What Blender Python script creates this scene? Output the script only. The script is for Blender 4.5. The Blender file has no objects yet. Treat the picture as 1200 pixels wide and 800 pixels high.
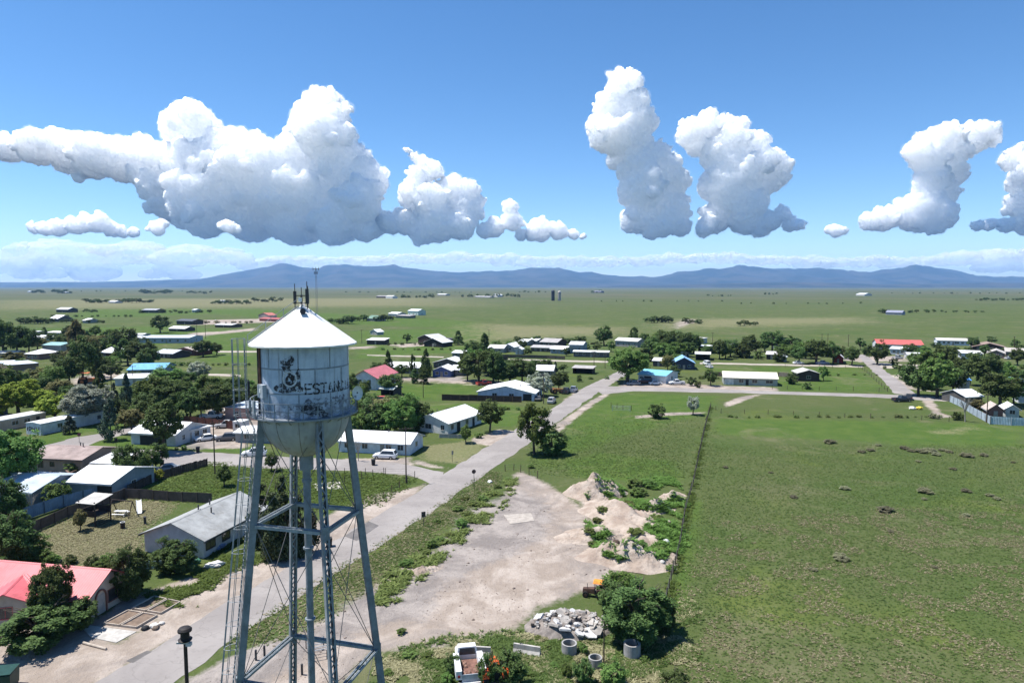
import bpy, bmesh, math, random
import numpy as np
from mathutils import Vector, Matrix, noise as mnoise

# ------------------------------------------------------------------ camera, sky, sun, exposure
scene = bpy.context.scene
COL = scene.collection
R = math.radians
CAM_H = 34.0                     # drone height above the ground
FPX = 800.0                      # focal length in photo pixels (24 mm on 36 mm, 1200 px wide)
PITCH = math.atan(65.0 / 800.0)  # horizon sits 65 px above the centre

cam_d = bpy.data.cameras.new('camera')
cam_d.lens = 24.0
cam_d.sensor_width = 36.0
cam_d.clip_start = 0.5
cam_d.clip_end = 250000.0
cam = bpy.data.objects.new('camera', cam_d)
cam.location = (0, 0, CAM_H)
cam.rotation_euler = (R(90) - PITCH, 0, 0)
COL.objects.link(cam)
scene.camera = cam

SUN_EL = R(66.0)
SUN_AZ = math.atan2(-0.97, 0.14)   # measured from +Y towards +X: high, from the left and a little ahead
sun_dir = Vector((math.sin(SUN_AZ) * math.cos(SUN_EL), math.cos(SUN_AZ) * math.cos(SUN_EL), math.sin(SUN_EL)))

world = bpy.data.worlds.new('World')
scene.world = world
world.use_nodes = True
wn = world.node_tree
wn.nodes.clear()
w_out = wn.nodes.new('ShaderNodeOutputWorld')
w_bg = wn.nodes.new('ShaderNodeBackground')
w_sky = wn.nodes.new('ShaderNodeTexSky')
w_sky.sky_type = 'NISHITA'
w_sky.sun_disc = False
w_sky.sun_elevation = SUN_EL
w_sky.sun_rotation = SUN_AZ
w_sky.altitude = 2400
w_sky.air_density = 1.0
w_sky.dust_density = 0.05
w_sky.ozone_density = 2.2
w_bg.inputs['Strength'].default_value = 0.105
w_hs = wn.nodes.new('ShaderNodeHueSaturation'); w_hs.inputs['Saturation'].default_value = 1.22
wn.links.new(w_sky.outputs[0], w_hs.inputs['Color'])
wn.links.new(w_hs.outputs[0], w_bg.inputs['Color'])
wn.links.new(w_bg.outputs[0], w_out.inputs['Surface'])

sun_d = bpy.data.lights.new('sun', 'SUN')
sun_d.energy = 4.9
sun_d.angle = R(0.53)
sun_d.color = (1.0, 0.965, 0.91)
sun = bpy.data.objects.new('sun', sun_d)
sun.rotation_euler = (-sun_dir).to_track_quat('-Z', 'Y').to_euler()
sun.location = (-60, 30, 150)
COL.objects.link(sun)

scene.view_settings.view_transform = 'Standard'
scene.view_settings.look = 'None'
scene.view_settings.gamma = 1.0
scene.view_settings.use_curve_mapping = False
scene.view_settings.exposure = 0.76
scene.render.engine = 'CYCLES'
cy = scene.cycles
cy.use_denoising = True
cy.max_bounces = 10
cy.diffuse_bounces = 3
cy.glossy_bounces = 2
cy.transmission_bounces = 3
cy.transparent_max_bounces = 8
cy.volume_bounces = 8
cy.volume_step_rate = 4.0
cy.caustics_reflective = False
cy.caustics_refractive = False
cy.sample_clamp_indirect = 6.0
try:
    scene.render.use_persistent_data = False
except Exception:
    pass

# ------------------------------------------------------------------ survey helpers: photo pixel -> ground point
def ray(px, py):
    u = (px - 600.0) / FPX
    v = (400.0 - py) / FPX
    return u, math.cos(PITCH) + v * math.sin(PITCH), -math.sin(PITCH) + v * math.cos(PITCH)

def P(px, py, z=0.0):
    dx, dy, dz = ray(px, py)
    t = (z - CAM_H) / dz
    return Vector((dx * t, dy * t, z))

def PD(px, py, dist):
    """point seen at a pixel at ground distance dist"""
    dx, dy, dz = ray(px, py)
    t = dist / dy
    return Vector((dx * t, dist, CAM_H + dz * t))

def top_z(bx, by, ty):
    """height of a vertical thing standing at pixel (bx,by) that reaches up to row ty"""
    g = P(bx, by)
    return max(0.3, PD(bx, ty, g.y).z)

def px_m(px, py):
    """metres per pixel at the ground there"""
    g = P(px, py)
    return (g.y * math.cos(PITCH) + CAM_H * math.sin(PITCH)) / FPX

# ------------------------------------------------------------------ object helpers
def props(o, label=None, cat=None, group=None, kind=None):
    if label: o['label'] = label
    if cat: o['category'] = cat
    if group: o['group'] = group
    if kind: o['kind'] = kind
    return o

def empty(name, loc=(0, 0, 0), rz=0.0, label=None, cat=None, group=None):
    o = bpy.data.objects.new(name, None)
    o.empty_display_size = 0.3
    o.location = loc
    o.rotation_euler = (0, 0, rz)
    COL.objects.link(o)
    return props(o, label, cat, group)

def link(name, me, parent=None, loc=None, rz=None):
    o = bpy.data.objects.new(name, me)
    if loc is not None: o.location = loc
    if rz is not None: o.rotation_euler = (0, 0, rz)
    if parent is not None: o.parent = parent
    COL.objects.link(o)
    return o

class MB:
    def __init__(s):
        s.v = []; s.f = []; s.m = []
    def add(s, vs, fs, m=0):
        b = len(s.v)
        s.v.extend([tuple(p) for p in vs])
        for f in fs:
            s.f.append([b + i for i in f]); s.m.append(m)
        return s
    def hexa(s, p, m=0):
        return s.add(p, [(3, 2, 1, 0), (4, 5, 6, 7), (0, 1, 5, 4), (1, 2, 6, 5), (2, 3, 7, 6), (3, 0, 4, 7)], m)
    def box(s, x0, x1, y0, y1, z0, z1, m=0):
        return s.hexa([(x0, y0, z0), (x1, y0, z0), (x1, y1, z0), (x0, y1, z0),
                       (x0, y0, z1), (x1, y0, z1), (x1, y1, z1), (x0, y1, z1)], m)
    def beam(s, a, b, w, h=None, up=(0, 0, 1), m=0):
        h = w if h is None else h
        a = Vector(a); b = Vector(b); d = (b - a)
        if d.length < 1e-6: return s
        d.normalize(); upv = Vector(up)
        if abs(d.dot(upv)) > 0.99: upv = Vector((1, 0, 0))
        x = d.cross(upv).normalized() * (w / 2); y = x.cross(d).normalized() * (h / 2)
        return s.hexa([a - x - y, a + x - y, a + x + y, a - x + y, b - x - y, b + x - y, b + x + y, b - x + y], m)
    def tube(s, a, b, r0, r1=None, n=8, cap=True, m=0):
        r1 = r0 if r1 is None else r1
        a = Vector(a); b = Vector(b); d = (b - a)
        if d.length < 1e-6: return s
        d.normalize(); u = d.orthogonal().normalized(); w = d.cross(u)
        vs = []
        for c, r in ((a, r0), (b, r1)):
            for i in range(n):
                t = 2 * math.pi * i / n
                vs.append(c + (u * math.cos(t) + w * math.sin(t)) * r)
        fs = [(i, (i + 1) % n, n + (i + 1) % n, n + i) for i in range(n)]
        if cap: fs += [tuple(range(n - 1, -1, -1)), tuple(range(n, 2 * n))]
        return s.add(vs, fs, m)
    def path(s, pts, r, n=6, m=0):
        for i in range(len(pts) - 1): s.tube(pts[i], pts[i + 1], r, r, n, True, m)
        return s
    def lathe(s, prof, n=48, c=(0, 0, 0), m=0, close=False):
        vs = []
        for r, z in prof:
            for i in range(n):
                t = 2 * math.pi * i / n
                vs.append((c[0] + r * math.cos(t), c[1] + r * math.sin(t), c[2] + z))
        k = len(prof); fs = []
        for j in range(k - 1 + (1 if close else 0)):
            j2 = (j + 1) % k
            for i in range(n):
                i2 = (i + 1) % n
                fs.append((j * n + i, j * n + i2, j2 * n + i2, j2 * n + i))
        return s.add(vs, fs, m)
    def prism(s, pts, z0, z1, m=0):
        n = len(pts)
        vs = [(p[0], p[1], z0) for p in pts] + [(p[0], p[1], z1) for p in pts]
        fs = [tuple(range(n - 1, -1, -1)), tuple(range(n, 2 * n))] + [(i, (i + 1) % n, n + (i + 1) % n, n + i) for i in range(n)]
        return s.add(vs, fs, m)
    def mesh(s, name, mats, smooth=False):
        me = bpy.data.meshes.new(name)
        me.from_pydata(s.v, [], s.f)
        for mt in (mats if isinstance(mats, (list, tuple)) else [mats]): me.materials.append(mt)
        if len(set(s.m)) > 1: me.polygons.foreach_set('material_index', s.m)
        if smooth: me.polygons.foreach_set('use_smooth', [True] * len(s.f))
        me.update()
        return me
    def build(s, name, mats, parent=None, loc=None, rz=None, smooth=False):
        return link(name, s.mesh(name, mats, smooth), parent, loc, rz)

def np_mesh(name, verts, quads, mats, smooth=False, mat_idx=None):
    me = bpy.data.meshes.new(name)
    k = quads.shape[1]
    nv, nf = len(verts), len(quads)
    me.vertices.add(nv); me.vertices.foreach_set('co', np.asarray(verts, np.float32).ravel())
    me.loops.add(nf * k); me.loops.foreach_set('vertex_index', np.asarray(quads, np.int32).ravel())
    me.polygons.add(nf)
    me.polygons.foreach_set('loop_start', np.arange(0, nf * k, k, dtype=np.int32))
    if smooth: me.polygons.foreach_set('use_smooth', np.ones(nf, bool))
    for mt in (mats if isinstance(mats, (list, tuple)) else [mats]): me.materials.append(mt)
    if mat_idx is not None: me.polygons.foreach_set('material_index', np.asarray(mat_idx, np.int32))
    me.update(calc_edges=True)
    return me

# ------------------------------------------------------------------ materials
class NT:
    """small node helper"""
    def __init__(s, m):
        m.use_nodes = True
        s.t = m.node_tree; s.t.nodes.clear()
        s.out = s.n('ShaderNodeOutputMaterial')
    def n(s, typ, **kw):
        nd = s.t.nodes.new(typ)
        for k, v in kw.items(): setattr(nd, k, v)
        return nd
    def l(s, a, b): s.t.links.new(a, b)
    def pos(s): return s.n('ShaderNodeNewGeometry').outputs['Position']
    def obj(s): return s.n('ShaderNodeTexCoord').outputs['Object']
    def scale(s, vec, sc):
        m = s.n('ShaderNodeMapping'); m.inputs['Scale'].default_value = sc if isinstance(sc, tuple) else (sc,) * 3
        s.l(vec, m.inputs['Vector']); return m.outputs[0]
    def noise(s, vec, sc, det=3.0, rough=0.55, dist=0.0):
        nd = s.n('ShaderNodeTexNoise'); nd.inputs['Scale'].default_value = sc
        nd.inputs['Detail'].default_value = det; nd.inputs['Roughness'].default_value = rough
        nd.inputs['Distortion'].default_value = dist
        s.l(vec, nd.inputs['Vector']); return nd.outputs['Fac']
    def ramp(s, fac, stops):
        nd = s.n('ShaderNodeValToRGB'); e = nd.color_ramp.elements
        while len(e) < len(stops): e.new(0.5)
        for i, (p, c) in enumerate(stops):
            e[i].position = p; e[i].color = (*c, 1) if len(c) == 3 else c
        s.l(fac, nd.inputs[0]); return nd.outputs[0]
    def math(s, op, a, b=None, clamp=False):
        nd = s.n('ShaderNodeMath', operation=op, use_clamp=clamp)
        for i, x in enumerate((a, b)):
            if x is None: continue
            if isinstance(x, (int, float)): nd.inputs[i].default_value = x
            else: s.l(x, nd.inputs[i])
        return nd.outputs[0]
    def smooth(s, x, a, b):
        nd = s.n('ShaderNodeMapRange', interpolation_type='SMOOTHSTEP')
        nd.inputs['From Min'].default_value = a; nd.inputs['From Max'].default_value = b
        s.l(x, nd.inputs['Value']); return nd.outputs['Result']
    def mix(s, fac, a, b, mode='MIX'):
        nd = s.n('ShaderNodeMix', data_type='RGBA', blend_type=mode)
        for sock, x in ((nd.inputs[0], fac), (nd.inputs[6], a), (nd.inputs[7], b)):
            if isinstance(x, (int, float)): sock.default_value = x
            elif isinstance(x, tuple): sock.default_value = (*x, 1)
            else: s.l(x, sock)
        return nd.outputs[2]
    def bsdf(s, col, rough=0.8, metal=0.0, spec=0.3, bump=None, bdist=0.05, bstr=1.0):
        b = s.n('ShaderNodeBsdfPrincipled')
        for sock, x in ((b.inputs['Base Color'], col), (b.inputs['Roughness'], rough)):
            if isinstance(x, tuple): sock.default_value = (*x, 1)
            elif isinstance(x, (int, float)): sock.default_value = x
            else: s.l(x, sock)
        b.inputs['Metallic'].default_value = metal
        b.inputs['Specular IOR Level'].default_value = spec
        if bump is not None:
            bp = s.n('ShaderNodeBump'); bp.inputs['Distance'].default_value = bdist; bp.inputs['Strength'].default_value = bstr
            s.l(bump, bp.inputs['Height']); s.l(bp.outputs[0], b.inputs['Normal'])
        s.l(b.outputs[0], s.out.inputs['Surface'])
        return b

_M = {}
def mul(c, k): return tuple(min(1.0, x * k) for x in c)
def paint(col, rough=0.75, var=0.22, sc=1.2, metal=0.0, spec=0.3, key=None, stain=0.25, ribs=None):
    """weathered paint / metal / wood: blotches at two sizes plus streaks down the face"""
    k = key or ('p', col, rough, var, sc, metal, ribs)
    if k in _M: return _M[k]
    m = bpy.data.materials.new('paint_%d' % len(_M)); t = NT(m); o = t.obj()
    rnd = t.n('ShaderNodeObjectInfo').outputs['Random']
    ov = t.n('ShaderNodeVectorMath', operation='ADD'); t.l(o, ov.inputs[0])
    cb = t.n('ShaderNodeCombineXYZ'); rr = t.math('MULTIPLY', rnd, 57.0)
    t.l(rr, cb.inputs[0]); t.l(rr, cb.inputs[1]); t.l(cb.outputs[0], ov.inputs[1]); o2 = ov.outputs[0]
    a = t.noise(o2, sc, 5, 0.65)
    st = t.noise(t.scale(o2, (sc * 2.2, sc * 2.2, sc * 0.35)), 1.0, 3, 0.6)
    c = t.mix(t.smooth(a, 0.3, 0.7), mul(col, 1 - var), mul(col, 1 + var * 0.7))
    c = t.mix(t.math('MULTIPLY', t.smooth(st, 0.5, 0.78), stain), c, mul((col[0] * 0.7 + 0.02, col[1] * 0.62 + 0.015, col[2] * 0.55 + 0.01), 0.75))
    h = t.noise(o2, sc * 9, 3, 0.6)
    if ribs:
        wv = t.n('ShaderNodeTexWave', wave_type='BANDS', bands_direction=ribs, wave_profile='SIN')
        wv.inputs['Scale'].default_value = 3.2 / 3.0; t.l(o, wv.inputs['Vector'])
        h = t.math('ADD', wv.outputs['Fac'], t.math('MULTIPLY', h, 0.3))
    t.bsdf(c, rough, metal, spec, h, 0.02, 0.5)
    _M[k] = m
    return m

GLASS = bpy.data.materials.new('window_glass'); _t = NT(GLASS)
_t.bsdf(_t.mix(_t.noise(_t.obj(), 2.0, 2), (0.012, 0.016, 0.02), (0.05, 0.055, 0.06)), 0.08, 0.0, 0.6)
RUBBER = paint((0.018, 0.018, 0.018), 0.8, 0.2)
CHROME = paint((0.45, 0.46, 0.47), 0.35, 0.1, metal=0.8)
DARKMETAL = paint((0.05, 0.05, 0.055), 0.6, 0.3)
GALV = paint((0.34, 0.37, 0.40), 0.55, 0.25, 2.0, metal=0.25, stain=0.4)
WOODP = paint((0.10, 0.072, 0.05), 0.9, 0.35, 2.5)
WOODG = paint((0.20, 0.17, 0.14), 0.9, 0.3, 2.0)
CONC = paint((0.42, 0.40, 0.37), 0.9, 0.2, 1.5, stain=0.4)
# ------------------------------------------------------------------ the ground sheet
def poly_w(pts): return np.array([[*P(x, y).xy] for x, y in pts])

def poly_weight(X, Y, poly, soft):
    """1 inside, 0 outside, smooth over +-soft metres"""
    w = np.zeros(X.shape)
    x0, y0 = poly.min(0) - soft * 2; x1, y1 = poly.max(0) + soft * 2
    idx = np.where((X > x0) & (X < x1) & (Y > y0) & (Y < y1))[0]
    if len(idx) == 0: return w
    x, y = X[idx], Y[idx]
    inside = np.zeros(len(idx), bool); dmin = np.full(len(idx), 1e9)
    n = len(poly)
    for i in range(n):
        ax, ay = poly[i]; bx, by = poly[(i + 1) % n]
        c = ((ay > y) != (by > y))
        with np.errstate(divide='ignore', invalid='ignore'):
            xi = (bx - ax) * (y - ay) / (by - ay + 1e-12) + ax
        inside ^= (c & (x < xi))
        L2 = (bx - ax) ** 2 + (by - ay) ** 2 + 1e-9
        t = np.clip(((x - ax) * (bx - ax) + (y - ay) * (by - ay)) / L2, 0, 1)
        dmin = np.minimum(dmin, np.hypot(x - ax - t * (bx - ax), y - ay - t * (by - ay)))
    sd = np.where(inside, dmin, -dmin)
    t = np.clip((sd + soft) / (2 * soft), 0, 1)
    w[idx] = t * t * (3 - 2 * t)
    return w

# cover patches surveyed from the photo: (kind, softness in m, outline)
PATCH = [
 ('dirt', 1.2, [(608,550),(640,566),(660,578),(690,600),(700,640),(735,660),(700,690),(660,700),(625,712),(610,735),(560,748),(500,757),(430,764),(400,800),(290,820),(150,830),(240,790),(330,745),(405,715),(430,690),(465,668),(505,650),(530,628),(560,606),(588,585),(600,565)]),
 ('dirt', 1.5, [(672,575),(700,560),(740,600),(770,640),(775,665),(740,668),(700,650),(690,610)]),
 ('grey', 2.0, [(545,600),(600,575),(640,590),(640,625),(610,650),(560,670),(510,680),(470,690),(490,660),(520,640)]),
 ('grey', 2.0, [(430,690),(520,680),(500,725),(430,740),(360,770),(300,790),(340,750),(400,715)]),
 ('grey', 1.5, [(240,790),(330,745),(380,735),(360,775),(300,810),(200,830)]),
 ('dirt', 1.0, [(-80,752),(0,742),(40,752),(92,735),(135,752),(165,738),(215,704),(262,660),(330,640),(380,606),(430,580),(470,575),(500,566),(485,585),(430,615),(300,695),(147,780),(100,810),(-80,830)]),
 ('dirt', 0.8, [(118,722),(150,700),(182,690),(245,668),(262,662),(215,706),(165,740),(130,752),(92,735)]),
 ('dirt', 0.6, [(-60,735),(-60,722),(30,735),(60,745),(20,756),(-60,760)]),
 ('dirt', 1.5, [(224,506),(235,490),(255,470),(268,465),(330,478),(330,500),(300,512),(290,524),(240,526),(222,516)]),
 ('grey', 1.5, [(205,524),(235,516),(262,510),(300,514),(262,520),(236,528)]),
 ('dirt', 0.8, [(648,500),(662,490),(692,470),(712,459),(718,459),(698,472),(672,492),(655,506)]),
 ('dirt', 1.2, [(556,512),(585,503),(606,505),(596,514),(575,522),(556,520)]),
 ('dirt', 1.2, [(470,556),(490,540),(510,545),(528,549),(505,547),(480,542),(440,545),(400,540),(400,537),(450,537),(478,536)]),
 ('dirt', 1.2, [(655,480),(660,470),(668,462),(690,452),(694,456),(680,468),(664,482)]),
 ('dirt', 1.5, [(725,453),(735,444),(752,447),(800,449),(850,452),(910,454),(910,458),(850,457),(790,455)]),
 ('dirt', 1.0, [(850,472),(866,465),(892,462),(878,467),(858,475),(850,477)]),
 ('dirt', 0.8, [(744,487),(790,483),(826,483),(820,485),(780,487),(745,490)]),
 ('dirt', 1.0, [(1078,466),(1090,466),(1104,484),(1116,487),(1100,490),(1086,476)]),
 ('dirt', 1.5, [(1040,442),(1055,445),(1075,456),(1120,462),(1060,455)]),
 ('dry', 2.5, [(40,655),(36,628),(120,594),(140,580),(200,592),(185,606),(165,622),(168,652),(140,668),(90,664)]),
 ('dry', 2.0, [(500,540),(500,522),(550,516),(580,516),(570,525),(540,545)]),
 ('lush', 2.5, [(130,584),(178,566),(245,541),(300,549),(440,555),(488,562),(470,576),(380,602),(300,590),(250,578),(215,586),(160,576)]),
 ('lush', 2.0, [(30,520),(60,508),(104,500),(140,492),(150,500),(90,512),(42,524)]),
 ('lush', 2.0, [(90,526),(140,510),(215,522),(200,530),(120,532)]),
 ('lush', 2.0, [(228,524),(262,516),(310,520),(310,532),(232,529)]),
 ('lush', 2.5, [(520,545),(545,520),(572,516),(560,530),(535,546)]),
 ('lush', 3.0, [(470,478),(520,472),(600,474),(640,488),(600,500),(560,497),(520,500)]),
 ('lush', 5.0, [(440,450),(560,449),(560,462),(516,462),(516,470),(440,466)]),
 ('lush', 4.0, [(620,540),(640,520),(700,470),(730,460),(840,464),(832,480),(790,495),(700,520),(640,545)]),
 ('lush', 3.0, [(640,545),(700,530),(790,540),(800,560),(740,565),(690,560)]),
 ('lush', 1.5, [(784,745),(786,690),(800,640),(812,590),(822,585),(815,640),(806,690),(800,740)]),
 ('lush', 4.0, [(840,490),(1110,495),(1200,500),(1200,525),(1050,520),(920,512),(836,508)]),
 ('dry', 4.0, [(1090,505),(1130,500),(1150,503),(1110,508)]),
 ('lush', 6.0, [(420,420),(500,415),(560,412),(560,405),(470,402),(420,404)]),
 ('lush', 8.0, [(230,402),(300,395),(300,425),(240,425)]),
 ('lush', 10., [(100,408),(0,400),(0,386),(200,382),(300,388),(330,396)]),
 ('lush', 20., [(80,373),(250,368),(410,380),(560,385),(560,377),(300,362),(100,362)]),
 ('lush', 15., [(410,400),(560,400),(600,392),(560,384),(480,386),(410,388)]),
 ('lush', 8.0, [(905,450),(915,432),(1000,432),(1040,452),(1030,460),(920,458)]),
 ('lush', 8.0, [(820,430),(900,430),(930,432),(930,436),(840,436)]),
 ('dry', 45., [(560,398),(720,392),(730,384),(560,380)]),
 ('dry', 60., [(780,385),(860,383),(1010,378),(1000,372),(800,374)]),
 ('dirt', 8.0, [(792,385),(812,378),(815,374),(805,374),(795,378)]),
 ('dry', 220., [(0,362),(300,360),(520,358),(520,349),(200,350),(0,352)]),
 ('dirt', 12., [(225,381),(330,377),(330,373),(235,375)]),
 ('dirt', 6.0, [(205,398),(225,390),(262,388),(300,384),(300,387),(240,393),(222,400)]),
 ('dirt', 6.0, [(78,446),(100,440),(135,436),(148,440),(120,446),(85,452)]),
 ('dirt', 6.0, [(462,443),(500,442),(560,446),(580,447),(580,450),(550,450),(500,447),(462,446)]),
 ('dirt', 5.0, [(410,407),(436,405),(436,408),(410,409)]),
 ('dirt', 5.0, [(456,404),(490,402),(500,400),(500,405),(470,407)]),
 ('grey', 5.0, [(505,441),(545,441),(545,446),(505,445)]),
 ('dirt', 6.0, [(982,421),(1004,418),(1060,417),(1064,423),(1010,424)]),
]
ang_d = np.linspace(R(-58), R(58), 521)
ang = np.concatenate([ang_d, np.linspace(R(58), R(302), 62)[1:-1]])   # all the way round
rad = np.concatenate([[6, 18, 30], 38 * np.exp(np.linspace(0, math.log(29000 / 38.), 760))])
AA, RR = np.meshgrid(ang, rad)
GX = (np.sin(AA) * RR).ravel(); GY = (np.cos(AA) * RR).ravel()
na, nr = len(ang), len(rad)
cov = {k: np.zeros(len(GX)) for k in ('dirt', 'lush', 'dry', 'grey')}
for kind, soft, pts in PATCH:
    w = poly_weight(GX, GY, poly_w(pts), soft * 2.2)
    cov[kind] = np.maximum(cov[kind], w)
GZ = np.zeros(len(GX))
ii = (np.arange(nr - 1)[:, None] * na + np.arange(na)[None, :])
jj = (np.arange(nr - 1)[:, None] * na + (np.arange(na)[None, :] + 1) % na)
quads = np.stack([ii, ii + na, jj + na, jj], -1).reshape(-1, 4)[:, ::-1]

GM = bpy.data.materials.new('ground_cover'); t = NT(GM); pos = t.pos()
at = t.n('ShaderNodeAttribute', attribute_name='cover'); sep = t.n('ShaderNodeSeparateColor'); t.l(at.outputs['Color'], sep.inputs[0])
w_dirt, w_lush, w_dry, w_grey = sep.outputs[0], sep.outputs[1], sep.outputs[2], at.outputs['Alpha']
flat = t.scale(pos, (1, 1, 0))
n_big = t.noise(t.scale(flat, (0.0011, 0.0030, 0)), 1.0, 5, 0.6)
n_mid = t.noise(t.scale(flat, (0.02, 0.03, 0)), 1.0, 5, 0.62, 0.6)
n_sm = t.noise(flat, 0.22, 6, 0.68, 0.4)
n_fine = t.noise(flat, 1.7, 4, 0.7)
n_tuft = t.noise(flat, 4.2, 3, 0.75)
n_edge = t.noise(flat, 0.07, 5, 0.7, 1.2)
def brk(w, amt):
    k = t.math('ADD', t.math('ADD', t.math('MULTIPLY', n_fine, .30), t.math('MULTIPLY', n_sm, .40)), t.math('MULTIPLY', n_edge, .30))
    return t.smooth(t.math('ADD', w, t.math('MULTIPLY', t.math('SUBTRACT', k, 0.5), amt)), 0.30, 0.70)
green = t.mix(t.smooth(n_mid, 0.36, 0.66), (0.076, 0.096, 0.033), (0.058, 0.090, 0.024))
green = t.mix(t.math('MULTIPLY', t.smooth(n_fine, 0.50, 0.76), 0.5), green, (0.150, 0.140, 0.080))
green = t.mix(t.math('MULTIPLY', t.smooth(n_sm, 0.52, 0.72), 0.5), green, (0.100, 0.104, 0.046))
green = t.mix(t.math('MULTIPLY', t.smooth(n_tuft, 0.54, 0.70), 0.6), green, (0.032, 0.046, 0.016))
green = t.mix(t.math('MULTIPLY', t.smooth(t.noise(flat, 0.045, 4, 0.6, 0.8), 0.54, 0.72), 0.7), green, (0.100, 0.128, 0.028))
green = t.mix(t.math('MULTIPLY', t.smooth(t.noise(flat, 0.030, 4, 0.65, 0.5), 0.55, 0.75), 0.6), green, (0.132, 0.120, 0.070))
far = t.smooth(t.math('MULTIPLY', sepxyz := t.n('ShaderNodeSeparateXYZ').outputs[1], 1.0), 420.0, 2600.0)
t.l(pos, t.t.nodes[-2].inputs[0]) if False else None
for nd in t.t.nodes:
    if nd.bl_idname == 'ShaderNodeSeparateXYZ': t.l(pos, nd.inputs[0])
plain = t.mix(t.smooth(n_big, 0.40, 0.62), (0.072, 0.088, 0.040), (0.106, 0.102, 0.060))
plain = t.mix(t.math('MULTIPLY', t.smooth(n_mid, 0.42, 0.70), 0.5), plain, (0.076, 0.092, 0.042))
n_str = t.noise(t.scale(flat, (0.0045, 0.028, 0)), 1.0, 4, 0.6)
plain = t.mix(t.math('MULTIPLY', t.smooth(n_str, 0.52, 0.66), 0.55), plain, (0.056, 0.072, 0.034))
plain = t.mix(t.math('MULTIPLY', t.smooth(t.noise(t.scale(flat, (0.0016, 0.011, 0)), 1.0, 3, 0.5), 0.56, 0.70), 0.5), plain, (0.165, 0.150, 0.098))
plain = t.mix(t.math('MULTIPLY', t.smooth(t.noise(flat, 0.09, 3, 0.7), 0.60, 0.70), 0.5), plain, (0.040, 0.052, 0.026))
c = t.mix(far, green, plain)
lushc = t.mix(t.smooth(n_sm, 0.35, 0.68), (0.052, 0.098, 0.018), (0.080, 0.122, 0.026))
lushc = t.mix(t.math('MULTIPLY', t.smooth(n_tuft, 0.5, 0.72), 0.5), lushc, (0.036, 0.064, 0.016))
c = t.mix(t.math('MULTIPLY', brk(w_lush, 2.0), 0.85), c, lushc)
n_worn = t.noise(flat, 0.052, 6, 0.72, 0.9)
near_m = t.math('SUBTRACT', 1.0, far)
c = t.mix(t.math('MULTIPLY', t.math('MULTIPLY', t.smooth(n_worn, 0.52, 0.70), near_m), 0.55), c, (0.165, 0.148, 0.088))
c = t.mix(t.math('MULTIPLY', t.smooth(t.noise(flat, 0.35, 5, 0.75), 0.56, 0.70), 0.5), c, (0.040, 0.060, 0.018))
dryc = t.mix(t.smooth(n_fine, 0.30, 0.72), (0.150, 0.145, 0.070), (0.255, 0.225, 0.140))
c = t.mix(t.math('MULTIPLY', brk(w_dry, 2.4), 0.62), c, dryc)
dirtc = t.mix(t.smooth(n_sm, 0.36, 0.66), (0.270, 0.222, 0.184), (0.400, 0.342, 0.296))
dirtc = t.mix(t.math('MULTIPLY', t.smooth(n_fine, 0.52, 0.74), 0.4), dirtc, (0.235, 0.180, 0.138))
dirtc = t.mix(t.math('MULTIPLY', t.smooth(n_tuft, 0.60, 0.74), 0.4), dirtc, (0.16, 0.13, 0.10))
wv_ = t.n('ShaderNodeTexWave', wave_type='BANDS', bands_direction='X'); wv_.inputs['Scale'].default_value = 0.16; wv_.inputs['Distortion'].default_value = 7.0; wv_.inputs['Detail'].default_value = 3.0; wv_.inputs['Detail Scale'].default_value = 0.35
t.l(flat, wv_.inputs['Vector'])
dirtc = t.mix(t.math('MULTIPLY', t.smooth(wv_.outputs['Fac'], 0.72, 0.95), 0.15), dirtc, (0.245, 0.20, 0.165))
dirtc = t.mix(t.math('MULTIPLY', t.smooth(n_edge, 0.46, 0.64), 0.75), dirtc, (0.205, 0.178, 0.160))
greyc = t.mix(t.smooth(n_sm, 0.38, 0.64), (0.185, 0.165, 0.155), (0.310, 0.275, 0.250))
greyc = t.mix(t.math('MULTIPLY', t.smooth(n_fine, 0.50, 0.72), 0.5), greyc, (0.135, 0.118, 0.108))
c = t.mix(brk(w_dirt, 2.2), c, dirtc)
c = t.mix(t.math('MULTIPLY', brk(w_grey, 2.2), 0.85), c, greyc)
hb = t.math('ADD', t.math('ADD', t.math('MULTIPLY', n_fine, 0.6), t.math('MULTIPLY', n_tuft, 0.5)), t.math('MULTIPLY', n_sm, 1.6))
t.bsdf(c, 0.95, 0, 0.08, hb, 0.3, 0.8)

gme = np_mesh('ground', np.stack([GX, GY, GZ], 1), quads, GM)
ca = gme.color_attributes.new('cover', 'FLOAT_COLOR', 'POINT')
ca.data.foreach_set('color', np.stack([cov['dirt'], cov['lush'], cov['dry'], cov['grey']], 1).astype(np.float32).ravel())
ground = props(link('ground', gme), 'flat grassy plain with bare dirt patches reaching the horizon', None, None, 'structure')
# plug under the camera
MB().lathe([(0.01, -0.01), (6.5, -0.01)], 32).build('ground_centre', GM, ground)

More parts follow.
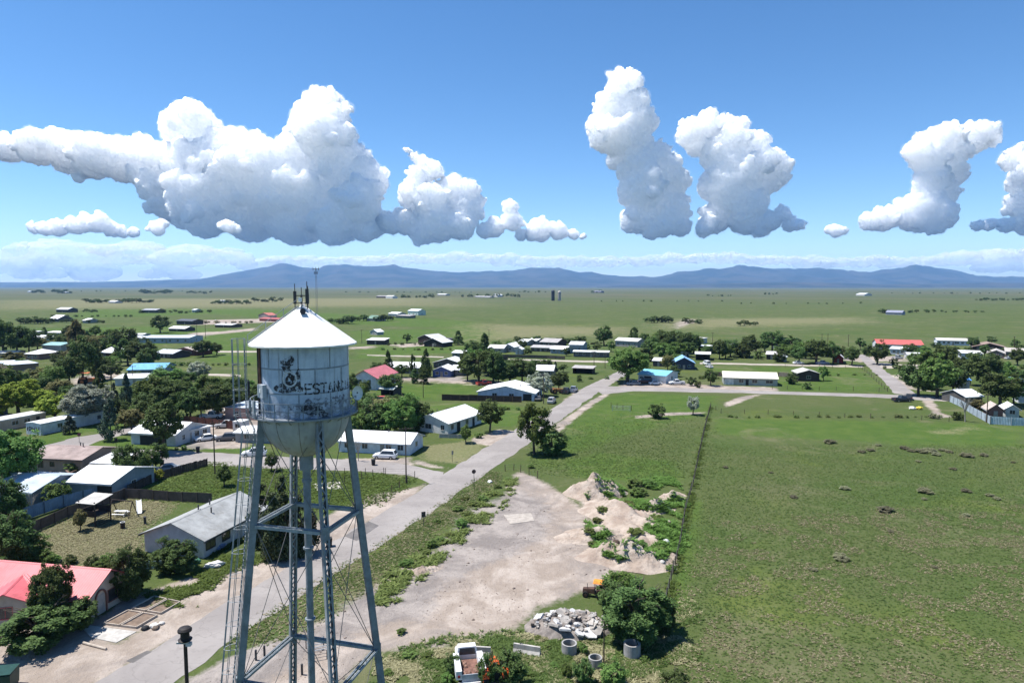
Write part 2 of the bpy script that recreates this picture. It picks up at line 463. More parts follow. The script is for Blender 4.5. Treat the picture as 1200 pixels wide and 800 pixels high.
# ------------------------------------------------------------------ roads
ASPH = bpy.data.materials.new('old_asphalt'); t = NT(ASPH); flat = t.scale(t.pos(), (1, 1, 0))
na_ = t.noise(flat, 0.10, 5, 0.6, 0.5); nb_ = t.noise(flat, 1.1, 5, 0.7); nc_ = t.noise(flat, 9.0, 2, 0.6)
c = t.mix(t.smooth(na_, 0.36, 0.66), (0.225, 0.204, 0.192), (0.282, 0.258, 0.242))
c = t.mix(t.math('MULTIPLY', t.smooth(nb_, 0.50, 0.72), 0.45), c, (0.165, 0.148, 0.138))
c = t.mix(t.math('MULTIPLY', t.smooth(nc_, 0.5, 0.7), 0.25), c, (0.33, 0.305, 0.285))
vo = t.n('ShaderNodeTexVoronoi', feature='DISTANCE_TO_EDGE'); vo.inputs['Scale'].default_value = 0.28
vadd = t.n('ShaderNodeVectorMath', operation='ADD'); nz = t.n('ShaderNodeTexNoise'); nz.inputs['Scale'].default_value = 0.5; t.l(flat, nz.inputs['Vector'])
sc_ = t.n('ShaderNodeVectorMath', operation='SCALE'); sc_.inputs['Scale'].default_value = 3.0; t.l(nz.outputs['Color'], sc_.inputs[0])
t.l(flat, vadd.inputs[0]); t.l(sc_.outputs[0], vadd.inputs[1]); t.l(vadd.outputs[0], vo.inputs['Vector'])
crack = t.math('SUBTRACT', 1.0, t.smooth(vo.outputs['Distance'], 0.004, 0.02))
c = t.mix(t.math('MULTIPLY', crack, 0.25), c, (0.10, 0.09, 0.085))
t.bsdf(c, 0.92, 0, 0.15, nc_, 0.02, 0.4)
PATCHM = paint((0.13, 0.12, 0.115), 0.9, 0.25, 0.5, key='patch_asphalt')
LANE = bpy.data.materials.new('dirt_track'); t = NT(LANE); flat = t.scale(t.pos(), (1, 1, 0))
c = t.mix(t.smooth(t.noise(flat, 0.3, 5, .65), 0.35, 0.65), (0.29, 0.255, 0.215), (0.385, 0.34, 0.29))
t.bsdf(c, 0.95, 0, 0.1)

def strip(name, left, right, mat, z, seed=0, amp=0.25, label=None, ext=None):
    L = [P(*p) for p in left]; Rr = [P(*p) for p in right]
    if ext:   # carry the road on behind the camera
        for S in (L, Rr):
            d = (S[0] - S[2]).normalized(); S.insert(0, S[0] + d * ext)
    def resample(S, n):
        d = [0]
        for i in range(1, len(S)): d.append(d[-1] + (S[i] - S[i - 1]).length)
        ts = np.linspace(0, d[-1], n)
        return np.stack([np.interp(ts, d, [p[k] for p in S]) for k in (0, 1)], 1)
    tot = sum((L[i] - L[i - 1]).length for i in range(1, len(L)))
    n = max(8, int(tot / 1.2)); nx = 8
    a = resample(L, n); b = resample(Rr, n)
    for S in (a, b):   # soften corners
        for _ in range(6): S[1:-1] = 0.25 * S[:-2] + 0.5 * S[1:-1] + 0.25 * S[2:]
    rng = np.random.default_rng(seed)
    for S, sgn in ((a, -1), (b, 1)):
        e = rng.normal(0, 1, n)
        e = np.convolve(e, np.ones(3) / 3, 'same') * amp
        dirv = (b - a) / (np.linalg.norm(b - a, axis=1)[:, None] + 1e-6)
        S += dirv * (e * sgn)[:, None]
    V = []
    for k in range(nx + 1):
        f = k / nx
        V.append(np.concatenate([a * (1 - f) + b * f, np.full((n, 1), z + 0.05 * math.sin(math.pi * f) * (1 if amp < .5 else 0))], 1))
    V = np.stack(V, 1).reshape(-1, 3)
    i = np.arange(n - 1)[:, None] * (nx + 1) + np.arange(nx)[None, :]
    q = np.stack([i, i + 1, i + nx + 2, i + nx + 1], -1).reshape(-1, 4)
    me = np_mesh(name, V, q, mat, True)
    return props(link(name, me), label, None, None, 'structure')

strip('road', [(112,800),(178,760),(265,707),(330,669),(426,613),(496,572),(530,548),(574,522),(600,506),(645,480),(682,455),(712,441),(748,424)],
      [(202,800),(262,758),(340,706),(400,667),(476,620),(530,582),(560,560),(600,534),(622,516),(660,490),(700,460),(726,444),(760,425)],
      ASPH, 0.024, 1, 0.34, 'pale worn asphalt road running from the tower to the junction', 110)
strip('road', [(520,553),(460,541),(400,538),(300,533),(230,529),(160,526)], [(514,572),(488,558),(440,553),(400,551),(300,548),(150,541)],
      ASPH, 0.016, 2, 0.3, 'side street joining the main road beside the white sport utility vehicle')
strip('road', [(30,527),(90,512),(145,503),(172,494),(182,480)], [(85,530),(112,517),(152,508),(182,497),(196,482)],
      ASPH, 0.012, 3, 0.4, 'narrow street passing the white mobile home and the spruce')
strip('road', [(690,452),(760,453),(850,456),(900,458),(1000,461),(1047,462),(1090,464),(1132,466)], [(706,462),(742,458),(850,460),(900,461.5),(1000,464.5),(1047,466.5),(1082,469),(1132,471)],
      ASPH, 0.012, 4, 0.4, 'cross road along the far edge of the green field')
strip('road', [(1004,416),(1007,419),(1015,428),(1030,441),(1048,461)], [(1012,415),(1016,417),(1031,429),(1051,445),(1078,465)],
      ASPH, 0.018, 5, 0.4, 'wide pale street leading away past the fenced pasture')
strip('path', [(1018,424),(1060,427),(1105,428)], [(1024,431),(1060,432),(1105,433)], LANE, 0.010, 6, 0.6, 'dirt lane branching off the far street to the right')
strip('path', [(820,424.5),(900,426),(1010,428)], [(820,426.3),(900,428),(1012,430.5)], LANE, 0.010, 7, 0.6, 'thin dirt lane behind the cream roofed building')
strip('path', [(590,420),(640,421.5),(724,423)], [(590,421.6),(640,423.2),(724,425)], LANE, 0.010, 8, 0.6, 'thin dirt lane in front of the far row of houses')
strip('path', [(430,415.5),(470,416.5),(520,417.5)], [(430,416.6),(470,417.8),(520,419)], LANE, 0.010, 9, 0.6, 'thin track across the pasture behind the conifers')
strip('path', [(245,437.5),(262,438),(282,439)], [(243,440),(262,440.6),(282,441.6)], LANE, 0.010, 10, 0.6, 'short pale lane beyond the trees left of the tank')
strip('path', [(255,411),(300,411),(330,412)], [(255,413),(300,413),(330,414)], LANE, 0.010, 11, 0.6, 'pale lane through the meadow left of the tank')
strip('path', [(1030,438),(1045,440),(1062,437)], [(1044,443.5),(1052,444),(1064,440)], LANE, 0.008, 12, 0.6, 'short driveway off the far street')
MB().prism([P(*p).xy for p in [(92,731),(160,740),(136,753),(107,747)]], 0.0, 0.06).build('paving_slab', CONC)['kind'] = 'structure'
MB().prism([P(*p).xy for p in [(590,603),(622,601),(626,610),(598,614)]], 0.0, 0.05).build('paving_slab', paint((.36,.32,.28),.9,.2), None)['kind'] = 'structure'
MB().prism([P(*p).xy for p in [(366,567),(398,564),(402,572),(372,575)]], 0.0, 0.05).build('paving_slab', paint((.5,.46,.42),.9,.2), None)['kind'] = 'structure'
for nm, pts, lab in (('asphalt_patch', [(432,611),(444,616),(418,634),(404,628)], 'dark asphalt patch on the road edge'),
                     ('asphalt_patch', [(148,774),(172,762),(182,764),(160,778)], 'dark patch beside the road near the slab')):
    props(MB().prism([P(*p).xy for p in pts], 0.0, 0.08 if pts[0][0] > 400 else 0.03).build(nm, PATCHM), lab, None, None, 'structure')

# ------------------------------------------------------------------ mountains
MTN = bpy.data.materials.new('forested_mountain'); t = NT(MTN); p_ = t.pos()
c = t.mix(t.smooth(t.noise(p_, 0.0012, 6, .62), 0.4, 0.62), (0.018, 0.024, 0.016), (0.060, 0.054, 0.040))
t.bsdf(c, 0.95, 0, 0.05)
def range_mesh(name, prof, d0, d1, seed, label, rough=1.0):
    """ridge whose crest stands d1 metres away; prof = crest rows along the horizon"""
    pxs = np.array([p[0] for p in prof], float); rows = np.array([p[1] for p in prof], float)
    n, m = 420, 46
    xs = np.linspace(pxs[0], pxs[-1], n)
    rr = np.interp(xs, pxs, rows)
    V = []
    for i in range(n):
        crest = PD(xs[i], rr[i], d1); h = max(0.0, crest.z)
        for j in range(m):
            f = j / (m - 1) * 1.25
            d = d0 + (d1 - d0) * f
            X = crest.x * d / d1
            env = (math.sin(min(f, 1.0) * math.pi / 2) ** 1.6) if f <= 1 else max(0.0, 1 - (f - 1) / 0.25)
            nz = mnoise.multi_fractal(Vector((X / 2600., d / 1500. , seed)), 0.9, 2.1, 5) - 0.9
            ridge = 1 - abs(mnoise.noise(Vector((X / 900. + 0.5 * nz, d / 9000., seed + 7.0))))
            z = h * env * (1 + rough * (0.30 * nz * (1 - 0.8 * min(f, 1) ** 3) - 0.75 * (1 - ridge) * (1 - 0.9 * min(f, 1) ** 2)))
            V.append((X, d, z - 1.0 * (1 - min(1, f * 8)) + (-3 if j == 0 else 0)))
    i = np.arange(n - 1)[:, None] * m + np.arange(m - 1)[None, :]
    q = np.stack([i, i + m, i + m + 1, i + 1], -1).reshape(-1, 4)
    o = link(name, np_mesh(name, np.array(V), q, MTN, False))
    return props(o, label, None, None, 'structure')
_top = [(-120,331),(0,331),(80,331),(150,329.5),(195,328),(230,327),(250,324),(272,320),(290,317),(310,313),(322,312),(335,310.5),(350,312),(372,313.5),(385,311),(400,310.5),(420,311.5),(440,311.5),(462,311.5),(470,314),(490,316),(520,317),(540,319),(560,319.5),(575,318),(600,318),(615,315),(640,314),(660,315),(680,318),(700,320),(722,323.5),(745,324),(765,324.5),(775,323.5),(800,317),(820,315.5),(840,314),(870,313),(900,314),(930,315.5),(950,314.5),(962,314),(985,316),(1000,318.5),(1020,319),(1035,316.5),(1060,315),(1075,311),(1085,313),(1095,312.5),(1120,316.5),(1140,322),(1165,324),(1200,324),(1330,323)]
_rg = random.Random(4)
prof = []
for (x0, y0), (x1, y1) in zip(_top[:-1], _top[1:]):
    k = max(1, int((x1 - x0) / 6))
    for j in range(k): prof.append((x0 + (x1 - x0) * j / k, y0 + (y1 - y0) * j / k + (_rg.uniform(-.5, .5) if y0 < 326 else 0)))
prof.append(_top[-1])
range_mesh('mountains', prof, 15500, 22500, 3.0, 'long blue mountain range along the horizon')
range_mesh('hills', [(700,336),(760,334.2),(820,333),(880,331.5),(930,330.5),(980,331.5),(1030,333),(1100,332.5),(1160,331),(1220,332),(1330,333)], 12500, 14500, 11.0, 'low dark foothills in front of the range on the right', 0.5)

# ------------------------------------------------------------------ haze: the air between here and the mountains
HZ = bpy.data.materials.new('haze_air'); HZ.use_nodes = True; ht = HZ.node_tree; ht.nodes.clear()
ho = ht.nodes.new('ShaderNodeOutputMaterial'); hv = ht.nodes.new('ShaderNodeVolumePrincipled')
hv.inputs['Color'].default_value = (0.30, 0.56, 1.0, 1)
hv.inputs['Density'].default_value = 3.6e-5
hv.inputs['Anisotropy'].default_value = 0.1
ht.links.new(hv.outputs[0], ho.inputs['Volume'])
props(MB().box(-30500, 30500, -30500, 30500, -6, 790).build('haze', HZ), 'thin blue haze over the plain', None, None, 'stuff')
# ------------------------------------------------------------------ clouds: heaps of billows, real size, far beyond the mountains
CLD = bpy.data.materials.new('cumulus'); t = NT(CLD)
cb = t.bsdf((1.0, 1.0, 1.0), 1.0, 0, 0.0)
cb.subsurface_method = 'RANDOM_WALK'
cb.inputs['Subsurface Weight'].default_value = 1.0
cb.inputs['Subsurface Radius'].default_value = (1.0, 1.0, 1.0)
cb.inputs['Subsurface Scale'].default_value = 4200.0
cb.inputs['Subsurface Anisotropy'].default_value = 0.0

FRINGE = bpy.data.materials.new('cloud_vapour'); FRINGE.use_nodes = True; ft = FRINGE.node_tree; ft.nodes.clear()
fo_ = ft.nodes.new('ShaderNodeOutputMaterial'); fv = ft.nodes.new('ShaderNodeVolumePrincipled')
fv.inputs['Color'].default_value = (0.999, 0.999, 0.999, 1); fv.inputs['Density'].default_value = 1.0e-3; fv.inputs['Anisotropy'].default_value = 0.2
ft.links.new(fv.outputs[0], fo_.inputs['Volume'])
_ico = bmesh.new(); bmesh.ops.create_icosphere(_ico, subdivisions=2, radius=1.0)
ICO_V = np.array([v.co[:] for v in _ico.verts]); ICO_F = np.array([[v.index for v in f.verts] for f in _ico.faces]); _ico.free()
def tex(name, size, depth=3):
    tx = bpy.data.textures.new(name, 'CLOUDS'); tx.noise_scale = size; tx.noise_depth = depth; tx.noise_basis = 'IMPROVED_PERLIN'; tx.noise_type = 'HARD_NOISE' if size < 300 else 'SOFT_NOISE'; return tx
CT = [tex('billow_large', 1100, 2), tex('billow_mid', 420, 2), tex('billow_small', 150, 3)]
RAG = [tex('rag_a', 330, 4), tex('rag_b', 390, 4), tex('rag_c', 460, 4)]
CDIST = 30000.0
def cloud(label, circles, dist=CDIST, base=285.0, seed=0, sq=0.8, fluff=1.0, name='cloud'):
    rng = np.random.default_rng(seed)
    mpp = dist / FPX
    zb = PD(600, base, dist).z
    V, F = [], []; n = 0
    def ball(c, r, fl=0.9):
        nonlocal n
        v = ICO_V * r * np.array([1, 1, fl]) + c
        V.append(v); F.append(ICO_F + n); n += len(v)
    for (x, y, r) in circles:
        rm = r * mpp
        c = PD(x, y, dist + rng.uniform(-0.6, 0.6) * rm)
        c = np.array(c[:])
        ball(c, rm * 0.95, 1.0)
        c2 = c + np.array([rng.uniform(-.35, .35) * rm, rng.uniform(.3, .9) * rm, rng.uniform(-.3, .2) * rm]); ball(c2, rm * .95)
        k = int(10 + r * 0.9)
        for i in range(k):
            u = rng.normal(size=3); u /= np.linalg.norm(u)
            if u[2] < -0.3: u[2] *= -0.6
            rs = rm * rng.uniform(0.14, 0.38)
            ball(c + u * rm * rng.uniform(0.80, 1.05), rs)
    V = np.concatenate(V); F = np.concatenate(F)
    lo = V[:, 2] < zb
    V[lo, 2] = zb - (zb - V[lo, 2]) * 0.12
    me = np_mesh(name, V, F, CLD, True)
    o = link(name, me); props(o, label, 'cloud', 'white cumulus clouds')
    rm_ = o.modifiers.new('merge', 'REMESH'); rm_.mode = 'VOXEL'; rm_.voxel_size = 34.0 * dist / 30000.0; rm_.use_smooth_shade = True
    sm = o.modifiers.new('soften', 'SMOOTH'); sm.factor = 0.6; sm.iterations = 3
    for tx, s in zip(CT, (420 * fluff, 320 * fluff, 210 * fluff)):
        dm = o.modifiers.new('billow', 'DISPLACE'); dm.texture = tx; dm.texture_coords = 'GLOBAL'; dm.strength = s * dist / 30000.; dm.mid_level = 0.5 if s > 400 else 0.4
    rm2 = o.modifiers.new('clean', 'REMESH'); rm2.mode = 'VOXEL'; rm2.voxel_size = 31.0 * dist / 30000.0; rm2.use_smooth_shade = True
    # vapour round the dense heap: two nested thin shells, the outer one more ragged
    for lay, (grow, rag) in enumerate(((15, 130), (80, 380))):
        fr = link('cloud_fringe', me.copy(), o); fr.data.materials.clear(); fr.data.materials.append(FRINGE)
        for md in list(o.modifiers)[:-1]:
            m2 = fr.modifiers.new(md.name, md.type)
            for k in ('mode', 'voxel_size', 'factor', 'iterations', 'texture', 'texture_coords', 'strength', 'mid_level'):
                if hasattr(md, k): setattr(m2, k, getattr(md, k))
        fr.modifiers[0].voxel_size = 52.0 * dist / 30000.0
        kf = .35 + .65 * fluff
        for tx, s, mid in ((None, grow * kf, 0.0), (RAG[lay], rag * kf, 0.5), (CT[2], 120 * kf, 0.5)):
            dm = fr.modifiers.new('fringe', 'DISPLACE'); dm.strength = s; dm.mid_level = mid
            if tx: dm.texture = tx; dm.texture_coords = 'GLOBAL'
    return o
cloud('huge white cumulus with two towers and a long tail, above the water tower',
 [(-20,172,16),(10,173,17),(40,172,21),(75,176,23),(110,179,25),(150,186,28),(185,197,33),(212,147,20),(236,152,20),(225,136,17),(203,153,14),(250,163,14),(230,195,38),(270,198,38),(275,166,17),(300,168,15),(310,203,42),(345,183,28),
  (372,128,20),(380,120,17),(392,140,20),(360,141,18),(377,160,30),(402,165,14),(352,166,22),(400,202,33),(432,206,19),(420,236,28),(390,250,32),(436,258,16),(200,240,22),(240,250,30),(290,254,32),(340,254,34),(390,262,26),(428,266,18),(175,217,17),(165,205,16),(130,190,20),(320,232,30),(360,225,32),(270,228,34),(230,225,30),(300,180,20),(415,185,16),(410,220,26)], seed=1)
cloud('white cumulus with a leaning wispy tip just right of the huge cloud', [(484,225,17),(489,206,13),(477,176,4),(485,183,6),(495,191,9),(509,200,10),(505,236,22),(530,226,17),(549,220,12),(545,246,18),(515,260,22),(474,259,15),(540,265,18),(500,268,16),(560,236,8),(455,262,12)], seed=2)
cloud('small upright cumulus puff left of the flat little cloud', [(598,243,8),(601,260,12),(580,268,11),(567,272,8),(611,275,7)], seed=3, fluff=.6)
cloud('small flat cumulus puff over the middle of the range', [(634,268,13),(654,272,10),(624,275,8),(673,275,6),(684,276,4)], seed=4, fluff=.6)
cloud('tall bent cumulus tower right of the picture centre', [(730,104,20),(741,95,13),(715,125,19),(737,128,23),(705,152,17),(720,160,23),(740,160,19),(750,190,19),(772,181,17),(777,206,25),(755,222,25),(792,212,15),(772,245,25),(790,246,19),(752,256,19),(795,265,14),(765,268,13),(735,200,12),(728,180,15),(745,145,20),(752,170,16),(765,225,20),(780,262,16)], seed=5)
cloud('broad ragged cumulus beside the tall bent tower', [(810,155,16),(830,149,15),(851,144,11),(868,148,10),(862,165,19),(886,170,15),(908,187,13),(900,197,17),(870,200,27),(840,180,17),(850,220,25),(885,216,19),(915,207,11),(840,255,19),(870,256,19),(828,266,11),(895,262,15),(916,250,10),(926,262,9),(938,263,6),(822,168,15),(893,186,18),(905,212,16),(862,238,20),(915,196,14),(884,240,16),(905,258,12)], seed=6)
cloud('tiny round cloud between the two big right clouds', [(980,270,7),(972,269,4),(989,270,4)], seed=7, fluff=.4)
cloud('boot shaped cumulus on the right', [(1137,155,12),(1156,155,13),(1112,160,15),(1096,160,11),(1080,162,9),(1166,164,7),(1091,186,19),(1112,194,17),(1091,211,19),(1108,226,17),(1085,241,19),(1103,250,19),(1060,250,15),(1040,256,15),(1020,261,11),(1076,262,12),(1098,265,10),(1078,178,14),(1118,178,17),(1140,168,14),(1098,176,18),(1124,206,10),(1070,256,14)], seed=8)
cloud('cumulus cut off by the right picture edge', [(1194,186,15),(1185,181,8),(1196,215,12),(1202,240,19),(1180,263,9),(1160,263,8),(1145,264,6),(1200,262,12),(1212,200,18),(1226,230,28),(1250,240,30)], seed=9)
cloud('low grey shelf cloud at the far left', [(38,266,6),(52,268,8),(68,267,9),(85,264,10),(100,261,11),(114,261,11),(128,267,9),(142,271,7),(155,272,6)], seed=10, dist=34000, fluff=.7, base=278)
cloud('small bright puff below the huge cloud', [(182,267,8),(190,262,5)], seed=11, dist=25500, fluff=.4, base=279)
cloud('little bright puff in front of the huge cloud base', [(266,265,8),(277,268,5)], seed=12, dist=25500, fluff=.4, base=274)
cloud('tiny wisp of cloud at the left under the cloud tail', [(90,208,5),(98,206,4)], seed=13, fluff=.4)

def veil_mat(name, op):
    m = bpy.data.materials.new(name); t = NT(m)
    b = t.bsdf((0.97, 0.97, 0.97), 1.0, 0, 0.0); b.subsurface_method = 'RANDOM_WALK'
    b.inputs['Subsurface Weight'].default_value = 1.0; b.inputs['Subsurface Radius'].default_value = (1, 1, 1); b.inputs['Subsurface Scale'].default_value = 6000.0
    tr = t.n('ShaderNodeBsdfTransparent'); mx = t.n('ShaderNodeMixShader'); mx.inputs[0].default_value = op
    t.l(tr.outputs[0], mx.inputs[1]); t.l(b.outputs[0], mx.inputs[2]); t.l(mx.outputs[0], t.out.inputs['Surface'])
    return m
VEIL = veil_mat('thin_cloud', 0.24)
VEIL2 = veil_mat('thin_cloud_band', 0.26)
def veil(label, circles, dist, seed, depth=2.2, flat=0.5, mat=VEIL):
    rng = np.random.default_rng(seed); mpp = dist / FPX; V, F = [], []; n = 0
    for (x, y, r) in circles:
        for k in range(7):
            c = np.array(PD(x + rng.uniform(-1, 1) * r * 1.2, y + rng.uniform(-.5, .5) * r * flat, dist + rng.uniform(-1, 1) * r * mpp * depth)[:])
            rr = r * mpp * rng.uniform(0.45, 0.9)
            v = ICO_V * rr * np.array([1.7, 1.6, flat]) + c
            V.append(v); F.append(ICO_F + n); n += len(v)
    o = link('cloud', np_mesh('cloud', np.concatenate(V), np.concatenate(F), mat, True))
    props(o, label, 'cloud')
    rm_ = o.modifiers.new('merge', 'REMESH'); rm_.mode = 'VOXEL'; rm_.voxel_size = dist / FPX * 1.6
    for tx, s in zip(CT[:2], (900, 180)):
        dm = o.modifiers.new('billow', 'DISPLACE'); dm.texture = tx; dm.texture_coords = 'GLOBAL'; dm.strength = s; dm.mid_level = 0.5
veil('pale soft cloud bank low over the horizon on the left', [(20,305,22),(60,296,22),(100,300,26),(150,298,22),(200,302,22),(250,300,18),(300,308,16),(120,318,20),(200,318,18),(40,318,18),(-40,305,26)], 66000, 21)
veil('thin pale cloud band behind the mountain crest', [(x, 305 + 2.5 * math.sin(x * .021), 11) for x in range(330, 960, 26)], 66000, 22, mat=VEIL2)
veil('low pale cloud bank on the horizon at the right', [(980,308,11),(1005,307,11),(1030,306,12),(1055,306,12),(1080,306,12),(1105,305,13),(1130,303,14),(1155,301,15),(1180,300,16),(1220,298,18),(1160,312,14),(1210,312,14)], 66000, 23, mat=VEIL2)
# ------------------------------------------------------------------ the water tower
TC = Vector((-14.1, 46.0, 0)); T_ANG = [R(207), R(304), R(27), R(123)]      # the four legs
Z_BAL, Z_EAVE, Z_APEX, R_TANK = 25.5, 30.2, 32.6, 2.95
def leg_r(z): return 5.5 - (5.5 - 2.80) * z / 25.2
def leg_pt(k, z, dr=0.0):
    r = leg_r(z) + dr
    return Vector((math.cos(T_ANG[k]) * r, math.sin(T_ANG[k]) * r, z))

TK = bpy.data.materials.new('weathered_silver_paint'); t = NT(TK); o = t.obj()
n1 = t.noise(o, 0.9, 6, 0.65); n2 = t.noise(t.scale(o, (3.5, 3.5, 0.35)), 1.0, 4, 0.6); n3 = t.noise(o, 7.0, 4, 0.7)
c = t.mix(t.smooth(n1, 0.32, 0.68), (0.40, 0.47, 0.57), (0.55, 0.61, 0.69))
c = t.mix(t.math('MULTIPLY', t.smooth(n2, 0.47, 0.70), 0.5), c, (0.26, 0.30, 0.36))
c = t.mix(t.math('MULTIPLY', t.smooth(n3, 0.60, 0.72), 0.5), c, (0.15, 0.165, 0.19))
sx = t.n('ShaderNodeSeparateXYZ'); t.l(o, sx.inputs[0])
low = t.smooth(sx.outputs[2], Z_BAL + 1.9, Z_BAL + 0.2)
streak = t.math('MULTIPLY', t.smooth(t.noise(t.scale(o, (4.5, 4.5, 0.16)), 1.0, 3, 0.6), 0.60, 0.72), 0.55)
c = t.mix(streak, c, (0.14, 0.105, 0.09))
lowm = t.math('MULTIPLY', low, t.smooth(t.noise(o, 2.3, 6, 0.7), 0.40, 0.62))
c = t.mix(t.math('MULTIPLY', lowm, 0.72), c, (0.085, 0.095, 0.135))
rust = t.math('MULTIPLY', low, t.smooth(t.noise(t.scale(o, (1.5, 1.5, 3)), 1.0, 5, 0.7), 0.60, 0.68))
c = t.mix(t.math('MULTIPLY', rust, 0.6), c, (0.17, 0.09, 0.06))
t.bsdf(c, 0.62, 0.1, 0.35, n3, 0.01, 0.4)
TB = bpy.data.materials.new('tank_bottom_paint'); t = NT(TB); o = t.obj()
n1 = t.noise(o, 1.2, 5, 0.6); n2 = t.noise(t.scale(o, (2.6, 2.6, 0.5)), 1.0, 4, 0.6)
c = t.mix(t.smooth(n1, 0.3, 0.7), (0.29, 0.315, 0.34), (0.38, 0.40, 0.42)); c = t.mix(t.math('MULTIPLY', t.smooth(n2, 0.5, 0.7), 0.5), c, (0.20, 0.18, 0.16))
t.bsdf(c, 0.6, 0.1, 0.3)
TR = bpy.data.materials.new('white_tank_roof'); t = NT(TR); o = t.obj()
c = t.mix(t.smooth(t.noise(o, 1.4, 5, 0.65), 0.35, 0.7), (0.80, 0.79, 0.76), (0.70, 0.69, 0.66))
c = t.mix(t.math('MULTIPLY', t.smooth(t.noise(o, 3.2, 6, 0.75), 0.63, 0.70), 0.6), c, (0.34, 0.31, 0.29))
t.bsdf(c, 0.55, 0, 0.3)
LEGM = paint((0.225, 0.255, 0.285), 0.55, 0.25, 1.5, metal=0.15, key='tower_steel', stain=0.35)
RUST = paint((0.13, 0.065, 0.045), 0.85, 0.35, 2.0)
WHITEM = paint((0.74, 0.74, 0.72), 0.5, 0.1, 2.0)

tower = empty('water_tower', TC, 0, 'tall weathered steel water tower with white conical roof on four lattice legs', 'water tower')
# shell: three courses of lapped plates
tank = MB()
zc = [Z_BAL, Z_BAL + 1.62, Z_BAL + 3.2, Z_EAVE + 0.02]
for i in range(3):
    rr = R_TANK - 0.012 * (i % 2)
    tank.lathe([(rr, zc[i]), (rr, zc[i + 1])], 96)
tank_o = tank.build('tank', TK, tower, smooth=True)
SEAMM = paint((0.24, 0.275, 0.315), 0.6, 0.25, 3.0)
for z in zc[1:3]: seam = MB(); seam.lathe([(R_TANK + 0.002, z - .05), (R_TANK + .012, z - .045), (R_TANK + .012, z + .045), (R_TANK + 0.002, z + .05)], 96); seam.build('plate_seam', SEAMM, tank_o)
for i in range(3):
    for k in range(9):
        a = 2 * math.pi * (k + 0.5 * (i % 2)) / 9
        d = Vector((math.cos(a), math.sin(a), 0)); q = Vector((-d.y, d.x, 0)) * 0.04
        b0 = d * (R_TANK + .001); b1 = d * (R_TANK + .011)
        seam = MB(); seam.hexa([b0 - q + Vector((0, 0, zc[i] + .06)), b0 + q + Vector((0, 0, zc[i] + .06)), b1 + q + Vector((0, 0, zc[i] + .06)), b1 - q + Vector((0, 0, zc[i] + .06)),
                   b0 - q + Vector((0, 0, zc[i + 1] - .06)), b0 + q + Vector((0, 0, zc[i + 1] - .06)), b1 + q + Vector((0, 0, zc[i + 1] - .06)), b1 - q + Vector((0, 0, zc[i + 1] - .06))]); seam.build('plate_seam', SEAMM, tank_o)
# round bottom
prof = [(R_TANK * math.cos(a), Z_BAL - 3.05 * math.sin(a)) for a in np.linspace(0, math.pi / 2 - 0.1, 18)]
bot = MB().lathe(prof, 96).build('tank_bottom', TB, tower, smooth=True)
for k in range(12):
    a = 2 * math.pi * (k + .3) / 12; bs = MB()
    for (r0, z0), (r1, z1) in zip(prof[:-2], prof[1:-1]):
        bs.beam((math.cos(a) * (r0 + .006), math.sin(a) * (r0 + .006), z0), (math.cos(a) * (r1 + .006), math.sin(a) * (r1 + .006), z1), .05, .01)
    bs.build('plate_seam', paint((0.22, 0.21, 0.20), 0.7, 0.25, 3.0), bot)
# roof: 16 slightly buckled cone plates, one part each
for k in range(16):
    a0 = 2 * math.pi * k / 16; a1 = 2 * math.pi * (k + 1) / 16; rp = MB()
    vs = []; seg, rows = 5, 6
    for j in range(rows + 1):
        f = j / rows; r = 3.52 * (1 - f) + 0.22 * f; z = (Z_EAVE - 0.03) * (1 - f) + Z_APEX * f
        for i in range(seg + 1):
            a = a0 + (a1 - a0) * i / seg
            vs.append((r * math.cos(a), r * math.sin(a), z + .012 * math.sin(math.pi * i / seg) + mnoise.noise(Vector((r * math.cos(a) * 1.6, r * math.sin(a) * 1.6, 0))) * .02))
    rp.add(vs, [(j * (seg + 1) + i, j * (seg + 1) + i + 1, (j + 1) * (seg + 1) + i + 1, (j + 1) * (seg + 1) + i) for j in range(rows) for i in range(seg)])
    r0 = 3.52
    rp.add([(r0 * math.cos(a0 + (a1 - a0) * i / seg), r0 * math.sin(a0 + (a1 - a0) * i / seg), Z_EAVE - .03 - dz) for dz in (0, .09) for i in range(seg + 1)],
           [(i, seg + 1 + i, seg + 2 + i, i + 1) for i in range(seg)])
    rp.build('roof_plate', TR, tower)
MB().lathe([(0.02, Z_APEX + .32), (.16, Z_APEX + .28), (.18, Z_APEX + .02), (.34, Z_APEX - .08)], 24).build('roof_cap', TR, tower, smooth=True)
MB().lathe([(2.92, Z_EAVE - .12), (3.5, Z_EAVE - .12)], 64).build('roof_soffit', LEGM, tower)
